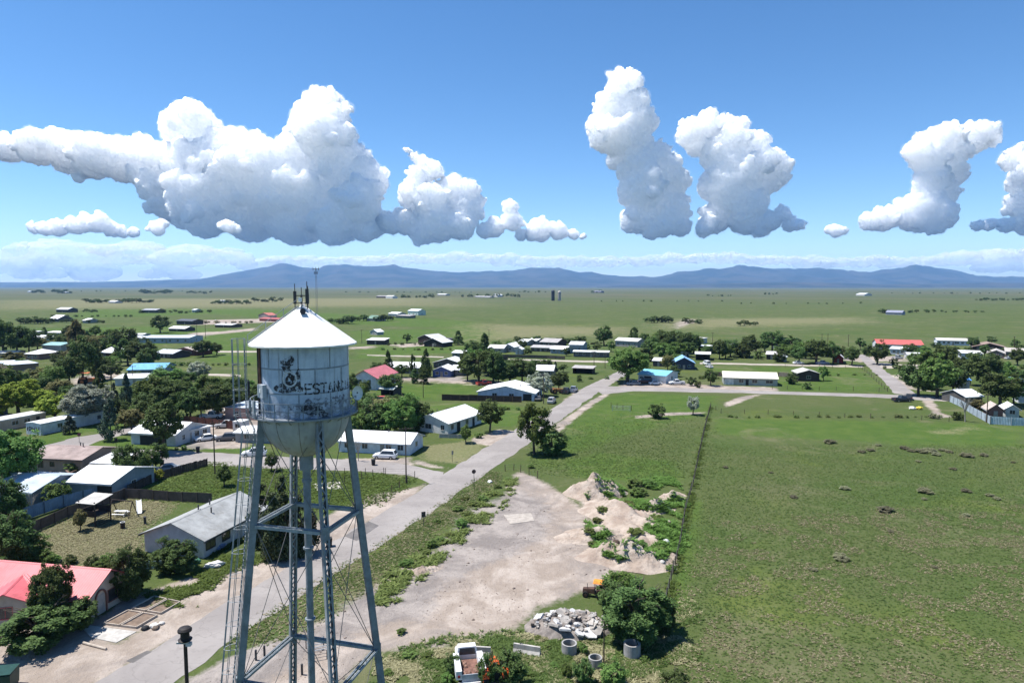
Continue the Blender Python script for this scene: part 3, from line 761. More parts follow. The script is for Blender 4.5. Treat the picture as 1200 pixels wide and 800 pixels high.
# balcony
bal = MB().lathe([(2.96, Z_BAL - .08), (3.52, Z_BAL - .08), (3.52, Z_BAL + .02), (2.96, Z_BAL + .02)], 64).build('balcony', LEGM, tower)
rail = MB()
NR = 24
for k in range(NR):
    a = 2 * math.pi * k / NR; d = Vector((math.cos(a), math.sin(a), 0))
    a2 = 2 * math.pi * (k + 1) / NR; d2 = Vector((math.cos(a2), math.sin(a2), 0))
    rail.beam(d * 3.48 + Vector((0, 0, Z_BAL)), d * 3.48 + Vector((0, 0, Z_BAL + 1.05)), .045)
    for h in (1.05, .55): rail.beam(d * 3.48 + Vector((0, 0, Z_BAL + h)), d2 * 3.48 + Vector((0, 0, Z_BAL + h)), .04)
    rail.beam(d * 3.48 + Vector((0, 0, Z_BAL + .04)), d2 * 3.48 + Vector((0, 0, Z_BAL + .53)), .022)
    rail.beam(d * 3.48 + Vector((0, 0, Z_BAL + .53)), d2 * 3.48 + Vector((0, 0, Z_BAL + .04)), .022)
    rail.beam(d * 3.0 + Vector((0, 0, Z_BAL - .35)), d * 3.46 + Vector((0, 0, Z_BAL - .08)), .05)
rail.build('railing', LEGM, bal)
# legs: two channels laced together
for k in range(4):
    d = Vector((math.cos(T_ANG[k]), math.sin(T_ANG[k]), 0)); tg = Vector((-d.y, d.x, 0))
    top = leg_pt(k, 25.45); base = leg_pt(k, 0.25)
    leg = MB()
    for s in (-1, 1):
        leg.beam(base + tg * s * .24, top + tg * s * .21, .035, .42, up=d)
        for rr in (-.21, .21):
            leg.beam(base + tg * s * .17 + d * rr, top + tg * s * .17 + d * rr, .12, .03, up=d)
    lo = leg.build('leg', LEGM, tower)
    lac = MB(); n = 46
    for i in range(n):
        p0 = base.lerp(top, i / n); p1 = base.lerp(top, (i + 1) / n)
        for rr in (-.23, .23):
            lac.beam(p0 + tg * .17 * (1 if i % 2 else -1) + d * rr, p1 + tg * .17 * (-1 if i % 2 else 1) + d * rr, .075, .018, up=d)
    lac.build('lacing', LEGM, lo)
    MB().prism([(base + d * x + tg * y).xy for x, y in ((-.6, -.6), (.6, -.6), (.6, .6), (-.6, .6))], 0, .28).build('footing', CONC, tower)
    for z in (18.07, 7.5):
        c0 = leg_pt(k, z); MB().beam(c0 - Vector((0, 0, .45)), c0 + Vector((0, 0, .45)), .48, .48, up=d).build('gusset_plate', LEGM, lo)
# struts and tie rods
for z in (18.07, 7.5):
    for k in range(4):
        a = leg_pt(k, z); b = leg_pt((k + 1) % 4, z); dd = (b - a).normalized(); a = a + dd * .25; b = b - dd * .25
        sd = Vector((-dd.y, dd.x, 0)) * .15
        s = MB()
        for q in (-1, 1): s.beam(a + sd * q, b + sd * q, .05, .22); s.beam(a + sd * q + Vector((0, 0, .1)), b + sd * q + Vector((0, 0, .1)), .12, .02)
        n = 12
        for i in range(n):
            s.beam(a.lerp(b, i / n) + sd * (1 if i % 2 else -1), a.lerp(b, (i + 1) / n) + sd * (-1 if i % 2 else 1), .05, .012)
        s.build('strut', paint((0.30, 0.34, 0.37), 0.55, 0.25, 1.5, metal=.1), tower)
for z0, z1 in ((0.6, 7.4), (7.7, 17.9), (18.2, 24.6)):
    for k in range(4):
        for a, b in ((leg_pt(k, z0, -.2), leg_pt((k + 1) % 4, z1, -.2)), (leg_pt((k + 1) % 4, z0, -.2), leg_pt(k, z1, -.2))):
            MB().tube(a, b, .026, n=5).build('tie_rod', paint((0.16, 0.15, 0.145), 0.7, 0.2), tower)
# riser pipe
MB().lathe([(.24, 0), (.24, 16.0), (.255, 16.0), (.255, 20.6), (.33, 20.6), (.33, 20.8), (.27, 20.8), (.27, 21.5), (.47, 21.5), (.47, 22.5)], 28).build('riser_pipe', LEGM, tower)
for z in (4.2, 10.8, 15.9): MB().lathe([(.25, z), (.36, z), (.36, z + .12), (.25, z + .12)], 24).build('pipe_flange', LEGM, tower)
# caged ladder outside the leg nearest the road
d = Vector((math.cos(T_ANG[0]), math.sin(T_ANG[0]), 0)); tg = Vector((-d.y, d.x, 0))
lad = MB(); LD = paint((0.30, 0.32, 0.33), 0.6, 0.2)
pa = leg_pt(0, 0.4, .42); pb = leg_pt(0, 24.5, .42)
pts = [pa, pb, d * 3.75 + Vector((0, 0, 25.6)), d * 3.75 + Vector((0, 0, 30.6))]
for s in (-.22, .22):
    for i in range(3): lad.beam(pts[i] + tg * s, pts[i + 1] + tg * s, .05, .03)
for i in range(3):
    n = int((pts[i + 1] - pts[i]).length / .32)
    for j in range(n):
        c0 = pts[i].lerp(pts[i + 1], j / n); lad.beam(c0 - tg * .22, c0 + tg * .22, .025)
lo = lad.build('ladder', LD, tower)
cage = MB()
def hoop(c, ax): return [c + tg * (.42 * math.cos(q)) + ax * (.15 + .62 * math.sin(q)) for q in np.linspace(-.35, math.pi + .35, 11)]
prev = None
for i in range(3):
    n = max(1, int((pts[i + 1] - pts[i]).length / 1.6))
    for j in range(n + (1 if i == 2 else 0)):
        c0 = pts[i].lerp(pts[i + 1], j / n)
        if c0.z < 2.6: continue
        h = hoop(c0, d)
        for u in range(10): cage.beam(h[u], h[u + 1], .05, .02)
        if prev:
            for u in (0, 2, 4, 5, 6, 8, 10): cage.beam(prev[u], h[u], .032)
        prev = h
cage.build('ladder_cage', LD, lo)
rl = MB()
ra = d * 3.55 + Vector((0, 0, Z_EAVE + .1)); rb = d * .3 + Vector((0, 0, Z_APEX + .05))
for s in (-.2, .2): rl.beam(ra + tg * s, rb + tg * s, .05)
for j in range(12): c0 = ra.lerp(rb, j / 12); rl.beam(c0 - tg * .2, c0 + tg * .2, .03)
for j in (0, .35, .7):
    c0 = ra.lerp(rb, j); rl.beam(c0 + tg * .2, c0 + tg * .2 + Vector((0, 0, .55)), .04)
rl.beam(ra + tg * .2 + Vector((0, 0, .55)), rb + tg * .2 + Vector((0, 0, .5)), .035)
rl.build('roof_ladder', LD, tower)
# antennas on the peak
an = [(-.42, -.25, 1.05, .09), (-.15, .3, .8, .05), (.38, -.2, 1.2, .10), (.28, .3, .9, .07), (.05, -.35, .6, .06)]
for i, (x, y, h, w) in enumerate(an):
    am = MB(); am.tube((x, y, Z_APEX - .15), (x, y, Z_APEX + h + .5), .028, n=6)
    am.box(x - w, x + w, y - .06, y + .06, Z_APEX + .2, Z_APEX + h)
    am.build('panel_antenna', paint((0.05, 0.052, 0.06), 0.5, 0.2), tower)
ab = MB()
for z in (.25, .75):
    ab.beam((-.45, -.25, Z_APEX + z), (.4, -.2, Z_APEX + z), .05); ab.beam((-.15, .3, Z_APEX + z), (.3, .3, Z_APEX + z), .05); ab.beam((-.42, -.25, Z_APEX + z), (-.15, .3, Z_APEX + z), .05); ab.beam((.38, -.2, Z_APEX + z), (.28, .3, Z_APEX + z), .05)
ab.beam((-.42, -.25, Z_APEX), (-.42, -.25, Z_APEX + .8), .05); ab.build('antenna_frame', DARKMETAL, tower)
MB().box(-.12, .1, -.5, -.36, Z_APEX + .35, Z_APEX + .62).build('radio_box', WHITEM, tower)
hv_ = MB(); cdir = Vector((.30, -.95, 0)).normalized()
hp = cdir * .75 + Vector((0, 0, 32.3)); hv_.tube(hp, hp + cdir * .3 + Vector((0, 0, .05)), .19, .19, 12); hv_.tube(hp - cdir * .3 + Vector((0, 0, .05)), hp, .1, .1, 8)
hv_.build('floodlight', DARKMETAL, tower)
# things fixed to the shell, placed by bearing from the camera-facing side
view = math.atan2(-TC.y, -TC.x)          # bearing from tower to camera
def shell(deg, z, out=0.0):              # deg: positive = to the right in the photo
    a = view + R(deg); return Vector((math.cos(a) * (R_TANK + out), math.sin(a) * (R_TANK + out), z)), Vector((math.cos(a), math.sin(a), 0)), Vector((-math.sin(a), math.cos(a), 0))
for dg, w, mt, z0, z1 in ((-66, .16, RUST, Z_BAL + 1.55, Z_EAVE - .15), (-72, .07, DARKMETAL, Z_BAL + .1, Z_EAVE - .15)):
    c0, dn, dt = shell(dg, z0, .07); c1, _, _ = shell(dg, z1, .07)
    MB().beam(c0, c1, w, .1, up=dn).build('conduit', mt, tower)
c0, dn, dt = shell(-57, Z_BAL + 1.75, .18); bx = MB()
bx.beam(c0 - Vector((0, 0, .42)), c0 + Vector((0, 0, .42)), .62, .3, up=dn); bo = bx.build('equipment_box', paint((.42, .46, .50), .5, .15), tower)
bx = MB(); bx.beam(c0 + dn * .155 - Vector((0, 0, .1)), c0 + dn * .155 + Vector((0, 0, .15)), .16, .02, up=dn); bx.build('label_plate', WHITEM, bo)
for dg, z, h, mt in ((-80, Z_BAL + 1.35, .95, DARKMETAL), (-74, Z_BAL + .4, .7, GALV), (-62, Z_BAL + .35, .8, GALV)):
    c0, dn, dt = shell(dg, z, .62); bx = MB(); bx.beam(c0, c0 + Vector((0, 0, h)), .24, .14, up=dn); bx.tube(c0 + Vector((0, 0, -.35 if z < 26 else -1.2)), c0 + Vector((0, 0, h + .1)), .03); bx.build('panel_antenna', mt, tower)
# dish
c0, dn, dt = shell(74, Z_BAL + 1.25, .62)
dv = Vector((.35, -1, .05)).normalized(); dx_ = dv.cross(Vector((0, 0, 1))).normalized(); dy_ = dx_.cross(dv)
ds = MB(); vs = [c0 - dv * .06]; nn = 24
for rr, off in ((.2, -.03), (.36, .03), (.44, .10)):
    for i in range(nn): q = 2 * math.pi * i / nn; vs.append(c0 + dx_ * rr * math.cos(q) * .8 + dy_ * rr * 1.1 * math.sin(q) + dv * off)
fs = [(0, 1 + i, 1 + (i + 1) % nn) for i in range(nn)]
for j in range(2): fs += [(1 + j * nn + i, 1 + (j + 1) * nn + i, 1 + (j + 1) * nn + (i + 1) % nn, 1 + j * nn + (i + 1) % nn) for i in range(nn)]
ds.add(vs, fs); do = ds.build('dish_antenna', WHITEM, tower, smooth=True)
MB().tube(c0 - dv * .05, c0 - dv * .3, .06).tube(c0 - dv * .3, c0 - dv * .3 - Vector((0, 0, 1.2)), .04).build('dish_mount', DARKMETAL, do)

# worn black lettering and faded picture, flat paint on the shell
INK = bpy.data.materials.new('worn_black_paint'); t = NT(INK); o = t.obj()
bs_ = t.n('ShaderNodeBsdfPrincipled'); bs_.inputs['Base Color'].default_value = (.016, .016, .02, 1); bs_.inputs['Roughness'].default_value = .7
tr_ = t.n('ShaderNodeBsdfTransparent'); mx_ = t.n('ShaderNodeMixShader')
wear = t.math('MULTIPLY', t.smooth(t.noise(t.scale(o, (5, 5, 3.2)), 1.0, 5, .7), .42, .52), t.smooth(t.noise(o, 1.1, 2, .5), .26, .40))
t.l(wear, mx_.inputs[0]); t.l(tr_.outputs[0], mx_.inputs[1]); t.l(bs_.outputs[0], mx_.inputs[2]); t.l(mx_.outputs[0], t.out.inputs['Surface'])
FADE = bpy.data.materials.new('flaked_black_paint'); t = NT(FADE); o = t.obj()
bs_ = t.n('ShaderNodeBsdfPrincipled'); bs_.inputs['Base Color'].default_value = (.03, .032, .04, 1); bs_.inputs['Roughness'].default_value = .7
tr_ = t.n('ShaderNodeBsdfTransparent'); mx_ = t.n('ShaderNodeMixShader')
wear = t.smooth(t.noise(o, 3.4, 6, .78), .46, .53)
t.l(wear, mx_.inputs[0]); t.l(tr_.outputs[0], mx_.inputs[1]); t.l(bs_.outputs[0], mx_.inputs[2]); t.l(mx_.outputs[0], t.out.inputs['Surface'])
GHOST = bpy.data.materials.new('ghost_paint'); t = NT(GHOST); o = t.obj()
bs_ = t.n('ShaderNodeBsdfPrincipled'); bs_.inputs['Base Color'].default_value = (.17, .175, .21, 1); bs_.inputs['Roughness'].default_value = .7
tr_ = t.n('ShaderNodeBsdfTransparent'); mx_ = t.n('ShaderNodeMixShader')
t.l(t.smooth(t.noise(o, 2.6, 6, .75), .48, .58), mx_.inputs[0]); t.l(tr_.outputs[0], mx_.inputs[1]); t.l(bs_.outputs[0], mx_.inputs[2]); t.l(mx_.outputs[0], t.out.inputs['Surface'])
def stroke(mb, deg, z, segs, wdt):
    """flat strokes in metres on the curved shell; segs = polylines (s,z)"""
    for line in segs:
        for (s0, z0), (s1, z1) in zip(line[:-1], line[1:]):
            n = max(1, int(math.hypot(s1 - s0, z1 - z0) / .08)); L = math.hypot(s1 - s0, z1 - z0)
            ux, uz = (s1 - s0) / L, (z1 - z0) / L; nx_, nz_ = -uz * wdt / 2, ux * wdt / 2
            vs = []
            for i in range(n + 1):
                f = i / n
                for q in (1, -1):
                    s = s0 + (s1 - s0) * f + nx_ * q + ux * wdt * .5 * (-1 if i == 0 else 1 if i == n else 0); zz = z0 + (z1 - z0) * f + nz_ * q + uz * wdt * .5 * (-1 if i == 0 else 1 if i == n else 0)
                    a = view + R(deg) + s / R_TANK
                    vs.append((math.cos(a) * (R_TANK + .014), math.sin(a) * (R_TANK + .014), z + zz))
            mb.add(vs, [(2 * i, 2 * i + 1, 2 * i + 3, 2 * i + 2) for i in range(n)])
H_, W_ = .62, .36
GL = {'E': [[(W_, H_), (0, H_), (0, 0), (W_, 0)], [(0, H_ / 2), (W_ * .8, H_ / 2)]],
      'S': [[(W_, H_ * .88), (W_ * .7, H_), (W_ * .25, H_), (0, H_ * .82), (0, H_ * .66), (W_ * .25, H_ * .52), (W_ * .75, H_ * .46), (W_, H_ * .3), (W_, H_ * .15), (W_ * .75, 0), (W_ * .2, 0), (0, H_ * .12)]],
      'T': [[(0, H_), (W_, H_)], [(W_ / 2, H_), (W_ / 2, 0)]],
      'A': [[(0, 0), (W_ / 2, H_), (W_, 0)], [(W_ * .22, H_ * .32), (W_ * .78, H_ * .32)]],
      'N': [[(0, 0), (0, H_), (W_, 0), (W_, H_)]],
      'C': [[(W_, H_ * .82), (W_ * .75, H_), (W_ * .25, H_), (0, H_ * .8), (0, H_ * .2), (W_ * .25, 0), (W_ * .75, 0), (W_, H_ * .18)]],
      'I': [[(W_ / 2, H_), (W_ / 2, 0)]]}
for i, ch in enumerate('ESTANCIA'):
    mb = MB(); stroke(mb, 1.0 + i * 9.6, 27.12, GL[ch], .105); mb.build('letter', INK if i < 5 else FADE, tower)
for i in range(9):   # the ghost of a second, painted-over line
    mb = MB(); rr = random.Random(i); stroke(mb, 3 + i * 7.5, 26.25, [[(0, .0), (.05, .5)], [(.05, .5), (.3, .48 - .2 * rr.random())], [(.02, .1), (.28, .05 + .2 * rr.random())]], .13); mb.build('faded_mark', GHOST, tower)
def blotch(deg, z, pts, mt):
    mb = MB(); vs = []; n = len(pts)
    for rr in (0, .5, 1):
        for (s, zz) in pts:
            a = view + R(deg) + s * rr / R_TANK; vs.append((math.cos(a) * (R_TANK + .0125), math.sin(a) * (R_TANK + .0125), z + zz * rr))
    mb.add(vs, [(j * n + i, j * n + (i + 1) % n, (j + 1) * n + (i + 1) % n, (j + 1) * n + i) for j in range(2) for i in range(n)])
    return mb.build('faded_mark', mt, tower)
def ring_pts(rx, rz, n=28, seed=0, amp=.2):
    g = random.Random(seed); ph = [g.uniform(0, 6) for _ in range(4)]
    return [((1 + amp * sum(math.sin((k + 2) * q + ph[k]) / (k + 1) for k in range(4)) * .6) * rx * math.cos(q), (1 + amp * sum(math.sin((k + 2) * q + ph[k]) / (k + 1) for k in range(4)) * .6) * rz * math.sin(q)) for q in np.linspace(0, 2 * math.pi, n, endpoint=False)]
blotch(-20, 29.15, ring_pts(.42, .42, seed=1, amp=.35), FADE)
blotch(-21, 28.75, ring_pts(.30, .30, seed=5, amp=.35), INK)
blotch(-17.5, 28.05, ring_pts(.30, .36, seed=2), INK)
blotch(-20, 27.55, ring_pts(.75, .45, seed=3, amp=.4), FADE)
blotch(-8, 28.1, ring_pts(.25, .5, seed=6, amp=.4), FADE)
mb = MB(); stroke(mb, -17.5, 28.1, [[(.42 * math.cos(q), .46 * math.sin(q)) for q in np.linspace(0, 2 * math.pi, 25)]], .10); mb.build('faded_mark', paint((.55, .57, .59), .7, .3, 4.0, stain=.6), tower)
blotch(8, 26.1, ring_pts(.62, .52, seed=9, amp=.5), FADE)
blotch(20, 25.75, ring_pts(.5, .28, seed=12, amp=.5), FADE)
blotch(5, 26.3, ring_pts(.35, .25, seed=14, amp=.5), INK)
blotch(-12, 26.25, ring_pts(.5, .2, seed=13, amp=.5), GHOST)
# ------------------------------------------------------------------ trees: tapered trunk and limbs, crown of leaf-sized faces
def leafmat(key, dark, light, trans=0.36):
    m = bpy.data.materials.new('leaves_' + key); t = NT(m)
    ri = t.n('ShaderNodeNewGeometry').outputs['Random Per Island']
    oi = t.n('ShaderNodeObjectInfo').outputs['Random']
    c = t.mix(ri, dark, light)
    hs = t.n('ShaderNodeHueSaturation'); t.l(c, hs.inputs['Color'])
    t.l(t.math('ADD', t.math('MULTIPLY', oi, 0.7), 0.85), hs.inputs['Value'])
    t.l(t.math('ADD', t.math('MULTIPLY', oi, 0.05), 0.482), hs.inputs['Hue'])
    b = t.n('ShaderNodeBsdfPrincipled'); b.inputs['Roughness'].default_value = 0.65; b.inputs['Specular IOR Level'].default_value = 0.15
    tl = t.n('ShaderNodeBsdfTranslucent'); mx = t.n('ShaderNodeMixShader'); mx.inputs[0].default_value = trans
    t.l(hs.outputs[0], b.inputs['Base Color']); t.l(hs.outputs[0], tl.inputs['Color'])
    t.l(b.outputs[0], mx.inputs[1]); t.l(tl.outputs[0], mx.inputs[2]); t.l(mx.outputs[0], t.out.inputs['Surface'])
    return m
LEAF = {
 'dark': leafmat('dark', (0.040, 0.061, 0.020), (0.112, 0.158, 0.047)),
 'mid': leafmat('mid', (0.063, 0.104, 0.025), (0.158, 0.225, 0.058)),
 'lime': leafmat('lime', (0.13, 0.15, 0.016), (0.27, 0.29, 0.045), 0.35),
 'silver': leafmat('silver', (0.16, 0.18, 0.13), (0.38, 0.40, 0.32)),
 'spruce': leafmat('spruce', (0.029, 0.043, 0.027), (0.086, 0.115, 0.076), 0.1),
 'olive': leafmat('olive', (0.099, 0.099, 0.036), (0.225, 0.212, 0.086)),
 'juniper': leafmat('juniper', (0.029, 0.040, 0.018), (0.079, 0.097, 0.040), 0.1),
 'weed': leafmat('weed', (0.083, 0.120, 0.030), (0.203, 0.247, 0.075)),
 'sage': leafmat('sage', (0.13, 0.13, 0.075), (0.28, 0.27, 0.17)),
}
BARK = paint((0.085, 0.068, 0.052), 0.95, 0.3, 3.0, key='bark')

def leaves(centers, radii, per, size, rng, up=0.35, flatz=1.0, ctr=(0, 0, .55)):
    """leaf quads spread through clumps"""
    n = len(centers) * per
    c = np.repeat(centers, per, 0); r = np.repeat(radii, per)
    d = rng.normal(size=(n, 3)); d /= np.linalg.norm(d, axis=1)[:, None]
    p = c + d * (r * rng.uniform(0.15, 1.0, n) ** 0.55)[:, None] * np.array([1, 1, flatz])
    out = p - np.array(ctr); out /= (np.linalg.norm(out, axis=1)[:, None] + 1e-6)
    nrm = rng.normal(size=(n, 3)) * 0.6 + out * 0.7 + np.array([0, 0, up + .35]); nrm /= np.linalg.norm(nrm, axis=1)[:, None]
    a = np.cross(nrm, rng.normal(size=(n, 3))); a /= np.linalg.norm(a, axis=1)[:, None]; b = np.cross(nrm, a)
    s = size * rng.uniform(0.6, 1.35, n)[:, None]
    a = a * s; b = b * s * 0.62
    V = np.stack([p - a, p - b * .9 + a * .1, p + a, p + b * .9 - a * .1], 1).reshape(-1, 3)
    return V, np.arange(n * 4).reshape(-1, 4)

def crown_pts(kind, rng, n):
    C, Rr = [], []
    if kind in ('round', 'wide', 'bush', 'low'):
        z0, z1 = {'round': (.24, 1.0), 'wide': (.22, 1.0), 'bush': (.02, 1.0), 'low': (.0, 1.0)}[kind]
        ph = rng.uniform(0, 6.28, 8)
        for i in range(n):
            u = rng.normal(size=3); u /= np.linalg.norm(u)
            az = math.atan2(u[1], u[0])
            lob = 1 + .16 * math.sin(2 * az + ph[0]) + .13 * math.sin(3 * az + ph[1] + 2 * u[2]) + .12 * math.sin(5 * az + ph[2] - 3 * u[2])
            rad = rng.uniform(0.55, 1.0) ** 0.6 * lob
            zz = u[2]
            x = u[0] * rad * .40; y = u[1] * rad * .40
            zc = (z0 + z1) / 2 if kind not in ('bush', 'low') else .42
            hz = (z1 - z0) / 2 if kind not in ('bush', 'low') else .46
            z = zc + zz * rad * hz * (.92 if zz > 0 else .85)
            if kind in ('bush', 'low') and z < .04: z = rng.uniform(.04, .25)
            C.append((x, y, z)); Rr.append(rng.uniform(.06, .125))
    elif kind in ('cone', 'spruce'):
        for i in range(n):
            z = rng.uniform(.10 if kind == 'cone' else .14, .96) if i % 6 else rng.uniform(.75, .98)
            rr = (1 - z) ** .85 * .46 * rng.uniform(.45, 1.0) + .015
            az = rng.uniform(0, 6.28)
            C.append((rr * math.cos(az), rr * math.sin(az), z - rr * .12)); Rr.append(.045 + .075 * (1 - z))
    elif kind == 'column':
        for i in range(n):
            z = rng.uniform(.08, .97); rr = (math.sin(math.pi * min(1, (z * .9 + .12))) ** .7) * .36 * rng.uniform(.3, 1.0)
            az = rng.uniform(0, 6.28); C.append((rr * math.cos(az), rr * math.sin(az), z)); Rr.append(rng.uniform(.06, .11))
    elif kind == 'juniper':
        tips = [(rng.uniform(-.3, .3), rng.uniform(-.3, .3), rng.uniform(.6, .95)) for _ in range(6)] + [(0, 0, 1.0)]
        for i in range(n):
            tx, ty, tz = tips[i % len(tips)]
            f = rng.uniform(0.05, 1); z = f * tz; rr = (1 - f) ** .7 * .24 * rng.uniform(.3, 1) + .01; az = rng.uniform(0, 6.28)
            C.append((tx * (.4 + .6 * f) + rr * math.cos(az), ty * (.4 + .6 * f) + rr * math.sin(az), z * .96)); Rr.append(.05 + .07 * (1 - f))
    return np.array(C), np.array(Rr)

def trunk_mesh(kind, seed, bare=False):
    g = random.Random(seed); mb = MB()
    if kind in ('cone', 'spruce', 'column'):
        mb.tube((0, 0, 0), (0, 0, .5), .028, .016, 7); mb.tube((0, 0, .5), (0, 0, .93), .016, .004, 6)
        for i in range(8):
            z = .15 + i * .08; a = g.uniform(0, 6.28); r = (1 - z) * .3; mb.tube((0, 0, z), (r * math.cos(a), r * math.sin(a), z + .02), .008, .003, 4)
        return mb.mesh('trunk', BARK)
    fork = .06 if kind in ('bush', 'low', 'juniper') else g.uniform(.24, .34)
    lx, ly = g.uniform(-.03, .03), g.uniform(-.03, .03)
    mb.tube((0, 0, 0), (lx, ly, fork), .040 if kind not in ('bush', 'low') else .025, .028, 8)
    for i in range(6 if not bare else 9):
        a = i * 1.05 + g.uniform(-.3, .3); r = g.uniform(.14, .26); z = g.uniform(.58, .80)
        m1 = (lx + r * .5 * math.cos(a), ly + r * .5 * math.sin(a), fork + (z - fork) * .55); e = (lx + r * math.cos(a), ly + r * math.sin(a), z)
        mb.tube((lx, ly, fork - .01), m1, .022, .014, 6); mb.tube(m1, e, .014, .006, 5)
        for j in range(3 if not bare else 6):
            b = a + g.uniform(-1.1, 1.1); q = g.uniform(.10, .2)
            e2 = (e[0] + q * math.cos(b), e[1] + q * math.sin(b), min(.97, e[2] + g.uniform(.02, .18)))
            mb.tube(m1 if j % 2 else e, e2, .007, .0025, 4)
            if bare:
                for k in range(3): mb.tube(e2, (e2[0] + g.uniform(-.08, .08), e2[1] + g.uniform(-.08, .08), e2[2] + g.uniform(-.02, .1)), .003, .001, 3)
    return mb.mesh('trunk', BARK)

_PROTO = {}
def proto(shape, leaf, lod, var):
    k = (shape, leaf, lod, var)
    if k in _PROTO: return _PROTO[k]
    seed = abs(hash(str((shape, lod, var)))) % 9999 if False else (sum(map(ord, shape)) * 13 + lod * 101 + var * 7)
    rng = np.random.default_rng(seed)
    ncl, per, size = {0: (210, 95, .020), 1: (88, 60, .031), 2: (42, 26, .062)}[lod]
    if shape in ('spruce', 'cone'): size *= .85
    C, Rr = crown_pts(shape, rng, ncl)
    if lod == 0: Rr = Rr * .8
    V, Q = leaves(C, Rr, per, size, rng, flatz=.8, ctr=(0, 0, .5 if shape not in ('bush', 'low') else .1))
    V[:, 2] = np.maximum(V[:, 2], 0.012)
    _PROTO[k] = (trunk_mesh(shape, seed), np_mesh('crown', V, Q, LEAF[leaf]))
    return _PROTO[k]

_tr = random.Random(77)
NAMES = {'round': 'tree', 'wide': 'tree', 'bush': 'bush', 'low': 'shrub', 'cone': 'conifer', 'spruce': 'spruce_tree', 'column': 'conifer', 'juniper': 'juniper_tree'}
def tree(bx, by, top, wpx, shape, leaf, label, group=None, lod=None, xy=None, h=None, w=None):
    if h is None and top >= by - 1: top = by - 1.5
    g = P(bx, by) if xy is None else Vector((xy[0], xy[1], 0))
    h = top_z(bx, by, top) if h is None else h
    w = wpx * 1.22 * px_m(bx, by) if w is None else w
    if lod is None: lod = 0 if wpx > 42 else 1 if wpx > 11 else 2
    var = _tr.randrange(3 if lod else 2)
    tm, cm = proto(shape, leaf, lod, var)
    nm = NAMES[shape]
    r = empty(nm, g, _tr.uniform(0, 6.28), label, 'tree' if nm in ('tree', 'spruce_tree', 'juniper_tree', 'conifer') else 'bush', group)
    r.scale = (w, w, h)
    for n_, me in (('trunk', tm), ('crown', cm)):
        o = bpy.data.objects.new(n_, me); o.parent = r; COL.objects.link(o)
    return r

def bare_tree(bx, by, top, wpx, label):
    r = empty('tree', P(bx, by), _tr.uniform(0, 6), label, 'tree'); w = wpx * px_m(bx, by); r.scale = (w, w, top_z(bx, by, top))
    o = bpy.data.objects.new('trunk', trunk_mesh('round', int(bx), True)); o.data.materials.clear(); o.data.materials.append(paint((.26, .24, .21), .9, .2)); o.parent = r; COL.objects.link(o)

